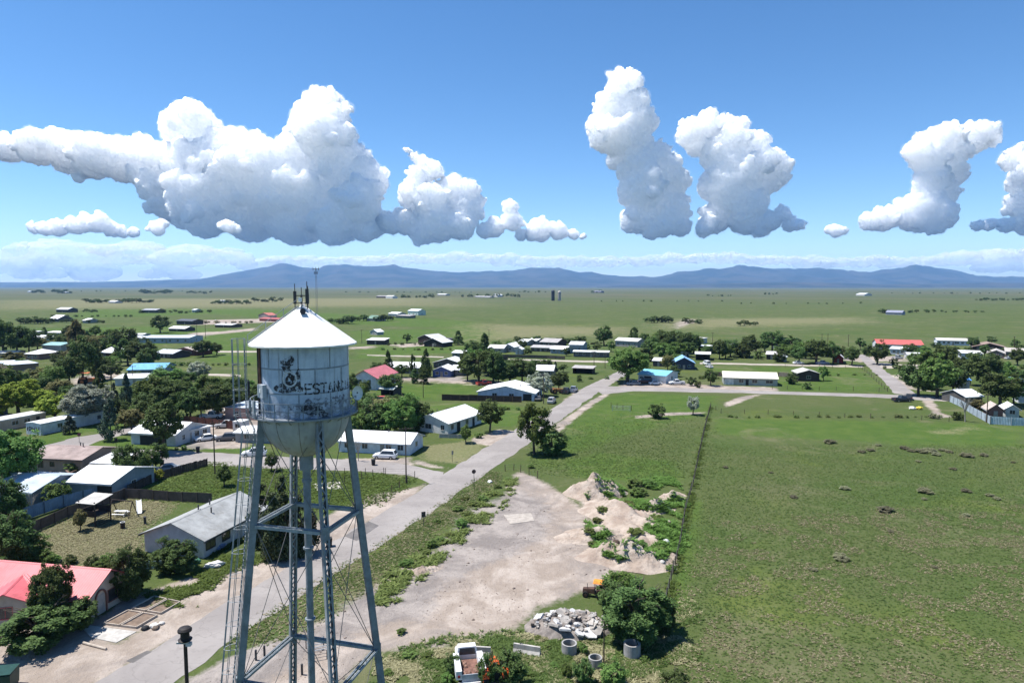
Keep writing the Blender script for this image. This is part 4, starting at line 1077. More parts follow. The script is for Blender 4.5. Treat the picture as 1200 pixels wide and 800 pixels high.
TREES = [
 # near: left foreground
 (50,752,700,86,'bush','dark','broad leafy tree half hiding the red roofed house'),
 (62,738,662,44,'round','dark','tall leafy crown rising in front of the red metal roof'),
 (96,736,694,34,'bush','dark','leafy bush by the arched door of the red roofed house'),
 (152,700,632,46,'bush','dark','dense dark tree at the right end of the red roofed house'),
 (206,670,626,44,'bush','dark','bushy tree against the gable wall of the grey roofed house'),
 (94,622,597,16,'round','olive','small round yellowish tree beside the wooden play tower'),
 (8,668,590,56,'bush','dark','large dark tree at the left edge behind the red roof'),
 (30,662,625,44,'bush','mid','rounded bush behind the red roof near the left edge'),
 (50,664,640,26,'low','mid','small bush behind the red roof beside the block wall end'),
 (83,660,648,14,'low','dark','small dark shrub right of the rooftop cooler'),
 (108,664,648,18,'low','dark','low dark shrub on the dry lawn edge behind the red ridge'),
 (128,662,645,18,'low','mid','low green shrub left of the dense dark tree'),
 (4,615,552,46,'bush','dark','dark bushy tree at the left edge above the red roof'),
 (14,578,503,66,'wide','mid','big leafy tree at the left edge by the pink brown house'),
 (68,592,560,26,'bush','mid','bright bush between the two metal sheds'),
 (24,604,574,20,'low','dark','scrubby dark bush in front of the blue grey shed'),
 (90,552,536,22,'low','mid','bushy shrub against the pink brown house wall'),
 (150,566,520,30,'round','dark','leafy tree behind the white metal shed'),
 (166,560,530,20,'round','mid','slim leafy tree between shed and parked grey car'),
 (183,553,520,24,'round','dark','dark leafy tree beside the parked grey car'),
 (185,562,548,14,'low','lime','yellow green shrub beside the blue corrugated fence'),
 (130,516,465,27,'spruce','spruce','dark blue spruce standing alone on the corner lawn'),
 (192,530,470,40,'round','dark','dark pine like tree in front of the white gabled house'),
 (155,507,478,28,'round','olive','round olive green tree left of the white gabled house'),
 (82,508,486,20,'cone','spruce','small dark conifer against the white mobile home'),
 (105,496,450,50,'wide','silver','silvery grey tree behind the white mobile home'),
 (65,492,459,38,'wide','lime','bright lime green tree between the trailers and the silver tree'),
 (22,486,446,46,'wide','lime','lime green tree behind the tan mobile home'),
 (-2,490,462,26,'wide','lime','lime green tree cut by the left edge'),
 (4,470,427,34,'round','mid','bright green tree at the left edge above the lime trees'),
 (46,484,455,26,'round','lime','yellow green tree between two lime crowns'),
 (149,482,437,19,'spruce','spruce','narrow dark spruce below the blue roofed hall'),
 (134,470,448,12,'cone','spruce','small dark conifer near the white carport roofs'),
 (97,447,396,30,'round','dark','tall dark tree in the cluster above the orange machinery'),
 (112,442,400,18,'column','dark','slim dark tree beside the tall cluster tree'),
 (82,452,416,28,'round','dark','dark round tree left of the orange machinery'),
 (62,458,428,26,'round','mid','mid green tree right of the brown adobe building'),
 (52,465,440,20,'round','dark','small dark tree below the adobe building'),
 (38,476,452,20,'bush','dark','dark shaded tree under the lime crowns'),
 (118,466,431,22,'cone','dark','dark pointed tree right of the orange machinery'),
 (180,478,440,36,'round','mid','mid green tree below the blue roofed hall'),
 (205,492,447,44,'wide','dark','wide dark tree behind the white gabled house'),
 (223,494,456,28,'round','dark','dark tree left of the pink walled building'),
 (166,474,450,24,'round','dark','dark tree left of the wide dark tree'),
 (196,456,430,38,'wide','mid','spreading green tree right of the blue roof'),
 (233,446,424,22,'round','silver','grey leaved tree at the meadow edge'),
 (218,455,436,22,'round','dark','dark round tree between the hall and the grey tree'),
 (244,470,440,28,'round','mid','mid green tree above the small green shed'),
 (256,490,450,44,'wide','dark','large dark tree beside the pink walled building'),
 (276,470,440,30,'round','dark','dark tree behind the ladder cage near the tank'),
 (290,468,446,24,'round','mid','green tree just left of the tank shell'),
 (160,492,470,18,'bush','mid','green bush right of the narrow spruce'),
 (90,418,375,26,'column','olive','tall brownish green tree standing over the left rooftops'),
 (104,420,394,22,'round','olive','brownish tree right of the tall brownish one'),
 (78,412,392,20,'round','dark','dark tree left of the tall brownish one'),
 (4,418,374,28,'round','dark','dark tree at the far left above the white strip roofs'),
 (20,418,380,28,'round','dark','second dark tree from the left edge in the upper cluster'),
 (34,416,384,22,'round','dark','third dark tree from the left edge in the upper cluster'),
 (52,394,383,11,'cone','dark','small pointed dark tree among the white strip roofs'),
 (64,402,390,16,'round','dark','dark tree just above the green roofed house'),
 (112,395,382,14,'round','mid','small green tree left of the pale school roofs'),
 (128,402,386,20,'round','mid','green tree right of the brownish trees'),
 (146,412,384,26,'round','dark','dark tree at the near end of the school roofs'),
 (150,428,398,24,'round','dark','dark tree left of the brick house with white roof'),
 (166,428,397,30,'wide','dark','wide dark tree above the blue roofed hall'),
 (174,434,408,22,'round','dark','dark tree touching the blue roof edge'),
 (142,424,410,18,'round','mid','green tree in front of the brick house'),
 (126,432,414,24,'bush','mid','bushy green growth below the brick house'),
 (188,390,370,20,'round','dark','round dark tree over the pale school building'),
 (238,418,398,22,'round','dark','dark round tree beside the tan roofed house'),
 (254,416,402,14,'round','dark','smaller dark tree right of the tan roofed house'),
 (206,418,408,12,'low','dark','dark shrub in front of the tan roofed house'),
 (160,444,434,16,'low','mid','green shrub by the white lean-to of the hall'),
 # tower surroundings
 (332,652,556,60,'juniper','juniper','very tall dark juniper seen between the tower legs'),
 (358,650,585,40,'juniper','juniper','dark juniper beside the road behind the tower legs'),
 (305,640,590,36,'juniper','juniper','dark juniper at the end of the grey roofed house'),
 (263,570,545,17,'round','dark','small dark tree on the bright green lot'),
 (318,552,530,16,'round','dark','small dark tree beneath the tank by the side street'),
 # centre
 (455,440,410,17,'cone','dark','tall pointed conifer left of the long white roof'),
 (441,440,424,15,'round','dark','dark round tree behind the pink church roof'),
 (471,442,426,15,'round','dark','dark tree in front of the long white roof'),
 (484,444,415,10,'column','dark','slim conifer among the row by the long white roof'),
 (486,449,432,13,'column','dark','short conifer below the slim one'),
 (499,442,408,18,'cone','dark','tallest conifer right of the long white roof'),
 (497,450,430,14,'column','dark','short conifer below the tallest one'),
 (457,462,438,26,'round','dark','dark tree in front of the pink roofed church'),
 (413,462,438,16,'round','dark','dark tree left of the church wall'),
 (427,466,446,14,'round','mid','small tree before the arched church windows'),
 (424,508,474,30,'bush','mid','leafy tree right of the tank behind the long white house'),
 (444,508,464,40,'bush','dark','dark leafy tree behind the long white house'),
 (470,508,458,44,'bush','mid','large leafy tree behind the long white house ridge'),
 (492,504,464,28,'bush','dark','leafy tree touching the white hip roofed house'),
 (574,506,469,27,'round','dark','round dark tree on bare soil beside the white hip roofed house'),
 (546,519,498,14,'round','mid','young tree in front of the white hip roofed house'),
 (561,513,506,9,'low','mid','small shrub by the driveway of the white hip roofed house'),
 (626,532,474,38,'round','mid','large leafy tree on the right verge of the main road'),
 (648,532,498,36,'bush','dark','bushy lower half of the leafy roadside clump'),
 (561,448,410,36,'wide','dark','big dark tree left of the house with painted gable'),
 (578,449,410,26,'round','dark','dark tree beside the big one left of the painted gable'),
 (568,426,390,26,'cone','dark','tall dark conifer behind the big dark tree'),
 (552,424,400,18,'round','dark','dark tree left of the tall dark conifer'),
 (598,449,424,30,'round','dark','dark tree above the painted gable house'),
 (612,448,421,26,'round','dark','dark tree behind the painted gable roof'),
 (584,449,434,18,'round','mid','green tree under the turquoise roof'),
 (622,446,430,18,'round','dark','dark tree left of the small pale roof'),
 (633,464,438,28,'wide','silver','silver grey tree in front of the small pale roof'),
 (655,458,436,20,'round','dark','dark tree above the parked tractor'),
 (637,434,421,18,'round','dark','dark tree behind the small pale roof'),
 (627,434,421,14,'round','dark','dark tree left behind the small pale roof'),
 (651,438,423,9,'cone','spruce','slim conifer near the small pale roof'),
 (660,436,427,10,'round','dark','small dark tree right of the slim conifer'),
 (679,447,437,7,'bush','dark','small dark bush on the corner grass by the junction'),
 (537,404,387,17,'cone','dark','lone broad conifer in the pasture'),
 (477,402,391,11,'round','dark','lone round tree left of the dark barns'),
 (735,448,408,48,'wide','mid','big spreading tree at the road junction'),
 (708,405,382,21,'round','dark','dark round tree left of the raised white trailer'),
 (743,404,383,15,'column','dark','slim dark tree behind the raised white trailer'),
 (755,405,390,12,'round','dark','small dark tree right of the raised white trailer'),
 (716,412,399,9,'round','mid','small green tree before the raised white trailer'),
 (764,422,396,24,'round','dark','dark tree at the near edge of the big grove'),
 (780,418,386,26,'round','dark','tall dark tree in the middle of the big grove'),
 (800,414,388,24,'round','dark','tree at the back of the big grove'),
 (813,414,391,20,'round','dark','tree at the right back of the big grove'),
 (778,424,402,24,'round','mid','leafy tree at the front of the big grove'),
 (757,423,404,18,'bush','dark','low tree at the left corner of the big grove'),
 (792,420,400,20,'round','mid','greener tree inside the big grove'),
 (782,436,415,15,'round','olive','light green tree behind the turquoise roofed hall'),
 (790,441,426,14,'bush','dark','dark bush between turquoise roof and dark blue house'),
 (770,490,470,18,'bush','dark','round dark shrub in the grass right of the road'),
 (812,486,464,15,'round','silver','grey half bare shrub at the fence corner'),
 (811,452,440,10,'bush','dark','round bush right of the turquoise roofed hall'),
 (818,454,445,8,'bush','dark','smaller round bush by the cross road'),
 (833,452,433,15,'round','dark','dark tree left of the cream roofed building'),
 (843,421,398,16,'round','dark','dark tree by the two white carports'),
 (856,418,397,20,'round','dark','dark tree left of the low gabled house'),
 (878,418,393,22,'round','dark','dark tree right of the low gabled house'),
 (870,419,400,20,'bush','dark','bushy tree before the low gabled house'),
 (889,421,408,10,'bush','mid','small green bush by the lane'),
 (905,412,387,24,'round','dark','tall dark tree behind the pale blue shed'),
 (926,410,394,26,'wide','dark','wide dark tree right of the pale blue shed'),
 (913,424,408,14,'bush','dark','dark bush left of the grove by the white car'),
 (936,426,405,20,'round','dark','tree above the white car on the lane'),
 (956,426,397,32,'wide','dark','biggest tree of the grove on the lane'),
 (976,426,402,18,'round','dark','right tree of the grove on the lane'),
 (998,428,406,18,'round','dark','dark tree at the lane corner'),
 (928,450,435,13,'bush','dark','round tree left of the dark gabled shed'),
 (946,456,446,9,'bush','dark','dark round bush below the dark gabled shed'),
 (965,446,429,11,'round','mid','small upright tree right of the dark gabled shed'),
 (1008,410,396,11,'round','dark','round dark tree before the red roofed school'),
 (1028,427,400,24,'wide','dark','dark spreading tree in front of the red roof'),
 (1016,416,404,12,'bush','dark','dark bush left of the spreading tree'),
 (1066,416,403,16,'round','dark','dark tree in front of the long red roof'),
 (1083,418,405,15,'round','mid','tree at the end of the long red roof'),
 (1097,407,400,12,'bush','dark','dark bush left of the long pale trailer'),
 (1076,464,424,36,'wide','dark','large tree at the left of the right grove'),
 (1098,466,416,40,'wide','mid','largest tree of the right grove'),
 (1117,464,428,28,'round','dark','dark tree at the right of the right grove'),
 (1108,436,405,24,'round','dark','tree behind the right grove'),
 (1125,440,418,18,'round','dark','dark tree beside the white flat roofed house'),
 (1140,410,394,14,'round','dark','tree at the end of the long pale trailer'),
 (1152,452,414,36,'wide','dark','dark wide tree above the blue tarp shed'),
 (1172,476,436,42,'wide','dark','large dark tree behind the small red barn'),
 (1188,474,444,26,'round','mid','green tree left of the white tent roof'),
 (1146,480,466,18,'bush','olive','brownish round bush beside the steel fence'),
 (1162,403,394,10,'round','dark','small tree over the brown roofed house'),
 (1189,409,397,8,'round','dark','small tree at the right by a pole'),
 (1192,428,408,18,'round','dark','dark tree at the right edge above the lane'),
 (1154,418,404,10,'round','dark','small dark tree between the right hand roofs'),
 (1180,446,424,20,'round','mid','green tree above the blue tarp roof'),
 (1060,440,424,16,'bush','dark','bush at the left foot of the right grove'),
 (1122,492,481,12,'low','dark','dark shrub by the bare tree'),
 (1094,490,483,10,'low','sage','low grey shrub at the field corner'),
 # foreground lot
 (746,748,676,78,'bush','dark','big dark bush hiding the orange tractor'),
 (717,718,674,36,'bush','dark','left part of the dark thicket by the rubble'),
 (778,738,688,30,'bush','dark','right part of the dark thicket by the fence'),
 (724,700,664,30,'bush','mid','upper part of the dark thicket below the mound'),
 (600,806,754,36,'bush','dark','bush growing over the orange machine'),
 (570,808,758,22,'bush','dark','shrub between the white truck and orange machine'),
 (530,790,762,18,'bush','dark','shrub left of the white truck'),
 (524,800,786,14,'low','mid','small weed bush at the lower edge left of the truck'),
 (718,802,772,32,'bush','mid','bush in front of the upright post'),
 (684,800,766,22,'bush','dark','shrub between the concrete rings'),
 (664,792,775,12,'low','mid','small shrub left of the concrete rings'),
 (683,764,752,12,'low','mid','small weed bush between two concrete rings'),
 (790,806,782,30,'bush','dark','shrub at the lower edge below the big dark bush'),
]
for rec in TREES: tree(*rec)
bare_tree(1131, 494, 462, 18, 'leafless grey tree beside the steel fence')
bare_tree(420, 540, 514, 14, 'leafless little tree in front of the long white house')
bare_tree(38, 606, 576, 18, 'leafless grey tree by the blue grey shed')

ORD = [] ; ORD = 'first second third fourth fifth sixth seventh eighth ninth tenth eleventh twelfth thirteenth fourteenth fifteenth sixteenth seventeenth eighteenth nineteenth twentieth'.split(); ORD += ['twenty-' + q for q in ORD[:9]] + ['thirtieth'] + ['thirty-' + q for q in ORD[:9]] + ['fortieth']
FAR = []
def far_row(phrase, x0, x1, y, hpx, n, seed, shape='round', leaf='dark'):
    if y < 350.5 or hpx <= 2.2:
        FAR.append((x0, x1, y, hpx, n, seed)); return
    g = random.Random(seed); xs = sorted(x0 + (x1 - x0) * (i + g.uniform(.1, .9)) / n for i in range(n))
    for i, x in enumerate(xs):
        k = g.uniform(.55, 1.2)
        tree(x, y + g.uniform(-.5, .5), y - hpx * k, hpx * k * g.uniform(1.1, 1.9), shape if g.random() > .2 else 'bush', leaf, '%s tree from the left in %s' % (ORD[i], phrase), 'trees in ' + phrase, 2)
far_row('the farm grove far left on the horizon', 38, 52, 343, 3.5, 6, 1)
far_row('the grove beside a white far left roof', 60, 84, 343.5, 4, 7, 2)
far_row('the long windbreak at the far left', 100, 130, 354.5, 4, 10, 3)
far_row('the windbreak right of the white far farmhouse', 134, 180, 354.5, 4.5, 12, 4)
far_row('the short hedge row on the left plain', 96, 114, 365.5, 3.5, 6, 5)
far_row('the far left farmyard', 22, 62, 379, 7, 12, 6)
far_row('the scattered yard below the left windbreak', 70, 126, 378.5, 4.5, 9, 7)
far_row('the distant grove left of the range foot', 166, 200, 344, 4.5, 10, 8)
far_row('the distant hamlet above the meadow', 218, 248, 344, 3, 8, 9)
far_row('the windbreak left of the tank roof', 247, 293, 356, 4.5, 13, 10)
far_row('the ranch row with the long shed', 163, 246, 366.5, 3.5, 17, 11)
far_row('the tree line left of the tower antenna', 296, 330, 353.5, 5, 8, 12)
far_row('the grove at the antenna mast foot', 386, 412, 379, 9, 5, 13)
far_row('the farm right of the tower roof', 412, 462, 376, 7, 9, 14)
far_row('the far ranch behind the pale green house', 466, 512, 349, 4.5, 8, 15)
far_row('the distant farm left of the silos', 540, 612, 348, 4, 14, 16)
far_row('the faint trees right of the silos', 692, 704, 343, 3, 3, 17)
far_row('the clump on bare soil above the grove', 757, 786, 378, 7, 7, 18)
far_row('the trees by the sandy yard', 800, 822, 379, 6, 5, 19)
far_row('the round clump in the open plain', 863, 886, 381.5, 7, 4, 20)
far_row('the yard of the lone farmhouse on the right', 1033, 1042, 367, 6, 3, 21)
far_row('the scrubby line right of the lone farmhouse', 1060, 1152, 366, 3, 14, 22)
far_row('the distant ranch near the right edge', 1140, 1200, 352, 3, 12, 23)
far_row('the faint ranch below the right foothills', 826, 860, 347, 2.2, 6, 24)
far_row('the faint trees left of the lone farmhouse', 895, 912, 345, 2.5, 4, 25)
far_row('the horizon trees above the painted gable', 605, 640, 343, 2.5, 6, 26)
far_row('the row behind the far middle houses', 600, 690, 402, 7, 10, 27)
far_row('the hedge behind the grey blue house', 684, 706, 403, 4, 6, 28, 'bush')
far_row('the row above the right hand roofs', 1100, 1200, 414, 7, 8, 29)
far_row('the yard before the dark barns', 450, 520, 404, 3, 7, 30, 'bush')

# the thick tree mass of the town on the left and the groves elsewhere
def mass(phrase, recs, seed, leafs=('dark', 'dark', 'mid', 'olive')):
    g = random.Random(seed)
    for i, (x, y, hh, w) in enumerate(sorted(recs)):
        tree(x, y, y - hh, w, g.choice(('round', 'round', 'wide', 'bush')), g.choice(leafs), '%s tree from the left in %s' % (ORD[i], phrase), 'trees in ' + phrase)
mass('the thicket above the lime trees', [(12,462,26,26),(28,462,24,24),(44,452,22,24),(70,470,26,26),(84,476,24,24),(96,480,22,22),(58,480,18,24),(32,470,20,20),(120,484,22,22)], 41)
mass('the thicket below the blue roofed hall', [(138,490,22,22),(146,500,18,20),(168,486,26,26),(178,494,28,26),(186,506,34,28),(212,476,28,28),(200,470,24,28),(228,478,26,26),(150,470,18,18),(172,462,20,24),(186,462,20,26),(210,462,22,26),(236,486,22,20)], 42)
mass('the trees around the white strip roofs', [(10,396,14,18),(28,404,14,18),(44,410,14,18),(60,410,12,16),(84,400,18,20),(98,404,18,20),(114,410,18,20),(122,412,20,22),(134,398,12,16),(136,408,16,18),(16,426,14,20),(24,432,12,16),(72,426,18,22),(86,430,20,22),(104,428,22,24),(116,436,20,22),(130,444,18,20)], 43)
mass('the trees behind the ladder cage', [(246,462,20,24),(262,462,18,22),(268,474,22,24),(284,476,24,24),(296,478,26,24),(250,476,24,22)], 44)
mass('the trees around the white houses behind the tank', [(408,500,26,22),(416,488,24,22),(434,490,28,24),(452,494,30,28),(462,486,24,24),(480,492,26,24),(420,472,20,18)], 45)
mass('the dark trees beside the painted gable house', [(548,446,30,22),(556,436,28,22),(572,440,30,26),(590,442,20,20),(604,440,20,22),(618,440,16,16),(545,430,18,14)], 46, ('dark', 'dark', 'mid'))
mass('the far middle gardens', [(560,410,10,12),(582,409,12,12),(596,408,10,10),(612,410,12,12),(618,414,8,10),(630,403,10,11),(664,417,10,9),(688,409,8,9),(700,412,9,10),(655,404,7,9)], 47, ('dark', 'dark', 'mid'))
mass('the big grove between the carports and the junction', [(768,412,20,20),(788,408,18,20),(806,418,18,18),(818,408,14,14),(772,404,16,16),(794,428,14,14),(750,426,14,12)], 48, ('dark', 'dark', 'mid'))
mass('the green band right of the carports', [(828,420,16,14),(838,412,14,14),(850,420,16,18),(864,416,14,16),(886,412,12,14),(896,412,14,12),(916,416,16,18),(930,418,14,16),(944,420,20,20),(968,418,18,18),(984,420,14,14)], 49, ('dark', 'dark', 'mid'))
mass('the gardens of the right hand quarter', [(1048,428,10,10),(1072,430,18,18),(1090,436,24,24),(1088,456,24,24),(1104,450,26,26),(1120,448,18,18),(1144,436,20,20),(1160,440,24,24),(1168,458,24,24),(1182,462,24,24),(1196,450,18,18),(1140,424,12,14),(1170,416,8,10),(1112,416,8,10),(1196,412,10,12),(1086,424,14,14)], 50, ('dark', 'dark', 'mid'))
mass('the shrubs around the red roofed yard', [(18,640,22,26),(40,652,16,18),(64,660,10,14),(-6,690,40,30),(14,626,20,24),(118,668,12,16),(140,668,14,14)], 51, ('dark', 'mid'))

far_row('the scattered specks on the right plain', 860, 1020, 356, 2.2, 9, 61, 'bush')
far_row('the scattered specks right of the silos', 690, 850, 353, 2.2, 9, 62, 'bush')
far_row('the faint horizon row at the far right', 1040, 1200, 344, 1.8, 14, 63)
far_row('the faint horizon row over the town', 400, 560, 343, 1.8, 14, 64)
far_row('the faint horizon row at the far left', 90, 215, 341.5, 1.6, 10, 65)
far_row('the scrub line on the left meadow', 60, 160, 371, 2.6, 12, 66, 'bush')
far_row('the scrub on the bare strip left of the tank', 222, 300, 378.5, 3.2, 12, 67, 'bush', 'olive')
far_row('the scrub of the middle pasture', 440, 560, 410, 3.0, 10, 68, 'bush', 'mid')
far_row('the scrub in the pasture before the lane', 925, 1030, 440, 3.0, 8, 69, 'bush', 'mid')
far_row('the weedy strip along the top field fence', 845, 1110, 489, 3.5, 20, 70, 'low', 'weed')
far_row('the shrubs below the painted gable house', 520, 640, 480, 5, 10, 71, 'low', 'mid')
far_row('the shrubs around the sky blue hall', 690, 850, 444, 4, 12, 72, 'bush', 'mid')
far_row('the shrubs in the left meadow', 190, 300, 428, 4.5, 12, 73, 'bush', 'mid')
far_row('the shrubs by the side street lawns', 100, 225, 526, 5, 8, 74, 'low', 'mid')
far_row('the hedge bushes by the right hand lane', 1030, 1200, 432, 5, 12, 75, 'bush', 'mid')

# tree specks along the horizon: too small and too many to tell apart
Vf, Qf, nf_ = [], [], 0
for (x0, x1, y, hpx, n, seed) in FAR:
    g = random.Random(seed)
    for i in range(n):
        x = x0 + (x1 - x0) * (i + g.uniform(.1, .9)) / n; k = g.uniform(.55, 1.2); gp0 = P(x, y + g.uniform(-.3, .3)); hh = max(2.0, PD(x, y - hpx * k, gp0.y).z); ww = hpx * k * g.uniform(1.1, 1.9) * px_m(x, y)
        me = proto(g.choice(('round', 'bush')), 'dark', 2, g.randrange(3))[1]; co = np.empty(len(me.vertices) * 3, np.float32); me.vertices.foreach_get('co', co)
        Vf.append(co.reshape(-1, 3) * np.array([ww, ww, hh]) + np.array(gp0[:])); Qf.append(np.arange(len(co) // 3).reshape(-1, 4) + nf_); nf_ += len(co) // 3
props(link('treeline', np_mesh('treeline', np.concatenate(Vf), np.concatenate(Qf), LEAF['dark'])), 'tiny dark trees strewn along the far horizon', None, None, 'stuff')
# ------------------------------------------------------------------ buildings
WHITE = (0.72, 0.72, 0.70); RW = (0.80, 0.80, 0.79)
def window(parent, w, h, frame_mat, M, mullion=True):
    """window set in a wall; M maps (s, out, z) to the house frame"""
    f = MB(); th = .07
    def bx(s0, s1, z0, z1, o0, o1): f.hexa([M(s0, o1, z0), M(s1, o1, z0), M(s1, o0, z0), M(s0, o0, z0), M(s0, o1, z1), M(s1, o1, z1), M(s1, o0, z1), M(s0, o0, z1)])
    bx(-w / 2 - th, -w / 2, -th, h + th, .003, .06); bx(w / 2, w / 2 + th, -th, h + th, .003, .06)
    bx(-w / 2, w / 2, -th - .03, 0, .003, .09); bx(-w / 2, w / 2, h, h + th, .003, .06)
    if mullion: bx(-.025, .025, 0, h, .012, .045)
    fo = f.build('window', frame_mat, parent)
    g = MB(); g.hexa([M(-w / 2, .025, 0), M(w / 2, .025, 0), M(w / 2, .004, 0), M(-w / 2, .004, 0), M(-w / 2, .025, h), M(w / 2, .025, h), M(w / 2, .004, h), M(-w / 2, .004, h)])
    g.build('pane', GLASS, fo)

def door(parent, w, h, mat, M, garage=False):
    f = MB(); f.hexa([M(-w / 2, .05, 0.02), M(w / 2, .05, 0.02), M(w / 2, .004, 0.02), M(-w / 2, .004, 0.02), M(-w / 2, .05, h), M(w / 2, .05, h), M(w / 2, .004, h), M(-w / 2, .004, h)])
    o = f.build('garage_door' if garage else 'door', mat, parent)
    k = MB(); s = 0 if garage else w * .36; k.hexa([M(s - .05, .10, .95), M(s + .05, .10, .95), M(s + .05, .05, .95), M(s - .05, .05, .95), M(s - .05, .10, 1.05), M(s + .05, .10, 1.05), M(s + .05, .05, 1.05), M(s - .05, .05, 1.05)])
    k.build('handle', CHROME, o)

def house(label, A, B, depth, wh=2.5, rise=1.2, roof="par", wall=WHITE, roofc=RW, win=(2, 1, 1), doors=((0, .5),), oh=.45, name='house', cat='house', trim=(.6, .6, .58), chim=0, ops=None, metal=True, z0=0.0, w=None, openfront=False):
    a = P(*A); b = P(*B)
    if w is not None:
        c_ = (a + b) / 2; dv = (b - a).normalized(); a = c_ - dv * w / 2; b = c_ + dv * w / 2
    w = (b - a).length; ux = (b - a).normalized(); uy = Vector((-ux.y, ux.x, 0)); d = depth
    cen = (a + b) / 2 + uy * d / 2; rz = math.atan2(ux.y, ux.x)
    root = empty(name, (cen.x, cen.y, z0), rz, label, cat)
    hw, hd = w / 2, d / 2
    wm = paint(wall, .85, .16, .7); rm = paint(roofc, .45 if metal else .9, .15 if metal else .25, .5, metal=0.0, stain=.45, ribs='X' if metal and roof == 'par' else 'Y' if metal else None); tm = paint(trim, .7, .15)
    wl = MB()
    # four wall sheets with thickness
    tk = .14
    if not openfront: wl.box(-hw, hw, -hd, -hd + tk, 0, wh)
    wl.box(-hw, hw, hd - tk, hd, 0, wh); wl.box(-hw, -hw + tk, -hd + tk, hd - tk, 0, wh); wl.box(hw - tk, hw, -hd + tk, hd - tk, 0, wh)
    def tri(p):
        return p
    if roof == 'par':
        for s in (-1, 1):
            x0, x1 = (s * hw, s * (hw - tk)); wl.add([(x0, -hd, wh), (x0, hd, wh), (x0, 0, wh + rise), (x1, -hd, wh), (x1, hd, wh), (x1, 0, wh + rise)], [(0, 1, 2), (5, 4, 3), (0, 2, 5, 3), (1, 4, 5, 2)])
    elif roof == 'perp':
        for s in (-1, 1):
            y0, y1 = (s * hd, s * (hd - tk)); wl.add([(-hw, y0, wh), (hw, y0, wh), (0, y0, wh + rise), (-hw, y1, wh), (hw, y1, wh), (0, y1, wh + rise)], [(0, 1, 2), (5, 4, 3), (0, 2, 5, 3), (1, 4, 5, 2)])
    elif roof == 'shed':
        for s in (-1, 1):
            x0, x1 = (s * hw, s * (hw - tk)); wl.add([(x0, -hd, wh), (x0, hd, wh), (x0, hd, wh + rise), (x1, -hd, wh), (x1, hd, wh), (x1, hd, wh + rise)], [(0, 1, 2), (5, 4, 3), (0, 2, 5, 3), (1, 4, 5, 2)])
        wl.box(-hw, hw, hd - tk, hd, wh, wh + rise)
    elif roof == 'flat':
        pass
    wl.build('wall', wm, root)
    th = .10; e = .012
    rf = MB()
    if roof in ('par', 'perp'):
        half, ln = (hd, hw) if roof == 'par' else (hw, hd)
        sl = rise / half
        pr = [(-half - oh, wh - sl * oh + e), (0, wh + rise + e), (half + oh, wh - sl * oh + e)]
        pts = pr + [(p[0], p[1] + th) for p in reversed(pr)]
        L = ln + oh * .8
        vs = []
        for q in (-L, L):
            for (s, z) in pts: vs.append((q, s, z) if roof == 'par' else (s, q, z))
        n = 6
        rf.add(vs, [(0, 1, 4, 5), (1, 2, 3, 4), (n + 5, n + 4, n + 1, n), (n + 4, n + 3, n + 2, n + 1)] + [(i, n + i, n + (i + 1) % n, (i + 1) % n) for i in range(n)])
    elif roof == 'shed':
        sl = rise / d; y0, y1 = -hd - oh, hd + oh; zf = wh - sl * oh + e; zb = wh + rise + sl * oh + e
        rf.hexa([(-hw - oh, y0, zf), (hw + oh, y0, zf), (hw + oh, y1, zb), (-hw - oh, y1, zb), (-hw - oh, y0, zf + th), (hw + oh, y0, zf + th), (hw + oh, y1, zb + th), (-hw - oh, y1, zb + th)])
    elif roof == 'flat':
        rf.box(-hw - oh, hw + oh, -hd - oh, hd + oh, wh + e, wh + .14); 
    elif roof == 'hip':
        r = max(0.5, hw - hd * .9); zo = wh - rise / hd * oh + e; X, Y = hw + oh, hd + oh
        vs = [(-X, -Y, zo), (X, -Y, zo), (X, Y, zo), (-X, Y, zo), (-X, -Y, zo + th), (X, -Y, zo + th), (X, Y, zo + th), (-X, Y, zo + th), (-r, 0, wh + rise + th), (r, 0, wh + rise + th)]
        rf.add(vs, [(3, 2, 1, 0), (0, 1, 5, 4), (1, 2, 6, 5), (2, 3, 7, 6), (3, 0, 4, 7), (4, 5, 9, 8), (6, 7, 8, 9), (5, 6, 9), (7, 4, 8)])
    ro = rf.build('roof', rm, root)
    if roof in ('par', 'perp'):
        L = (hw if roof == 'par' else hd) + oh * .8; c_ = MB(); q = .16; zr = wh + rise + e + th
        sl = rise / (hd if roof == 'par' else hw)
        pts = [(-q, zr - sl * q + .005), (0, zr + .005), (q, zr - sl * q + .005), (q, zr - sl * q + .03), (0, zr + .035), (-q, zr - sl * q + .03)]
        vs = [(x, s, z) if roof == 'par' else (s, x, z) for x in (-L, L) for (s, z) in pts]
        c_.add(vs, [(0, 1, 4, 5), (1, 2, 3, 4), (11, 10, 7, 6), (10, 9, 8, 7)] + [(i, 6 + i, 6 + (i + 1) % 6, (i + 1) % 6) for i in range(6)])
        c_.build('ridge_cap', rm, ro)
        # fascia boards under the long eaves
        half = hd if roof == 'par' else hw
        for s in (-1, 1):
            fz = wh - sl * oh; m_ = MB(); y = s * (half + oh)
            if roof == 'par': m_.box(-L, L, min(y, y - s * .03), max(y, y - s * .03), fz - .16, fz + e - .004)
            else: m_.box(min(y, y - s * .03), max(y, y - s * .03), -L, L, fz - .16, fz + e - .004)
            m_.build('fascia', tm, ro)
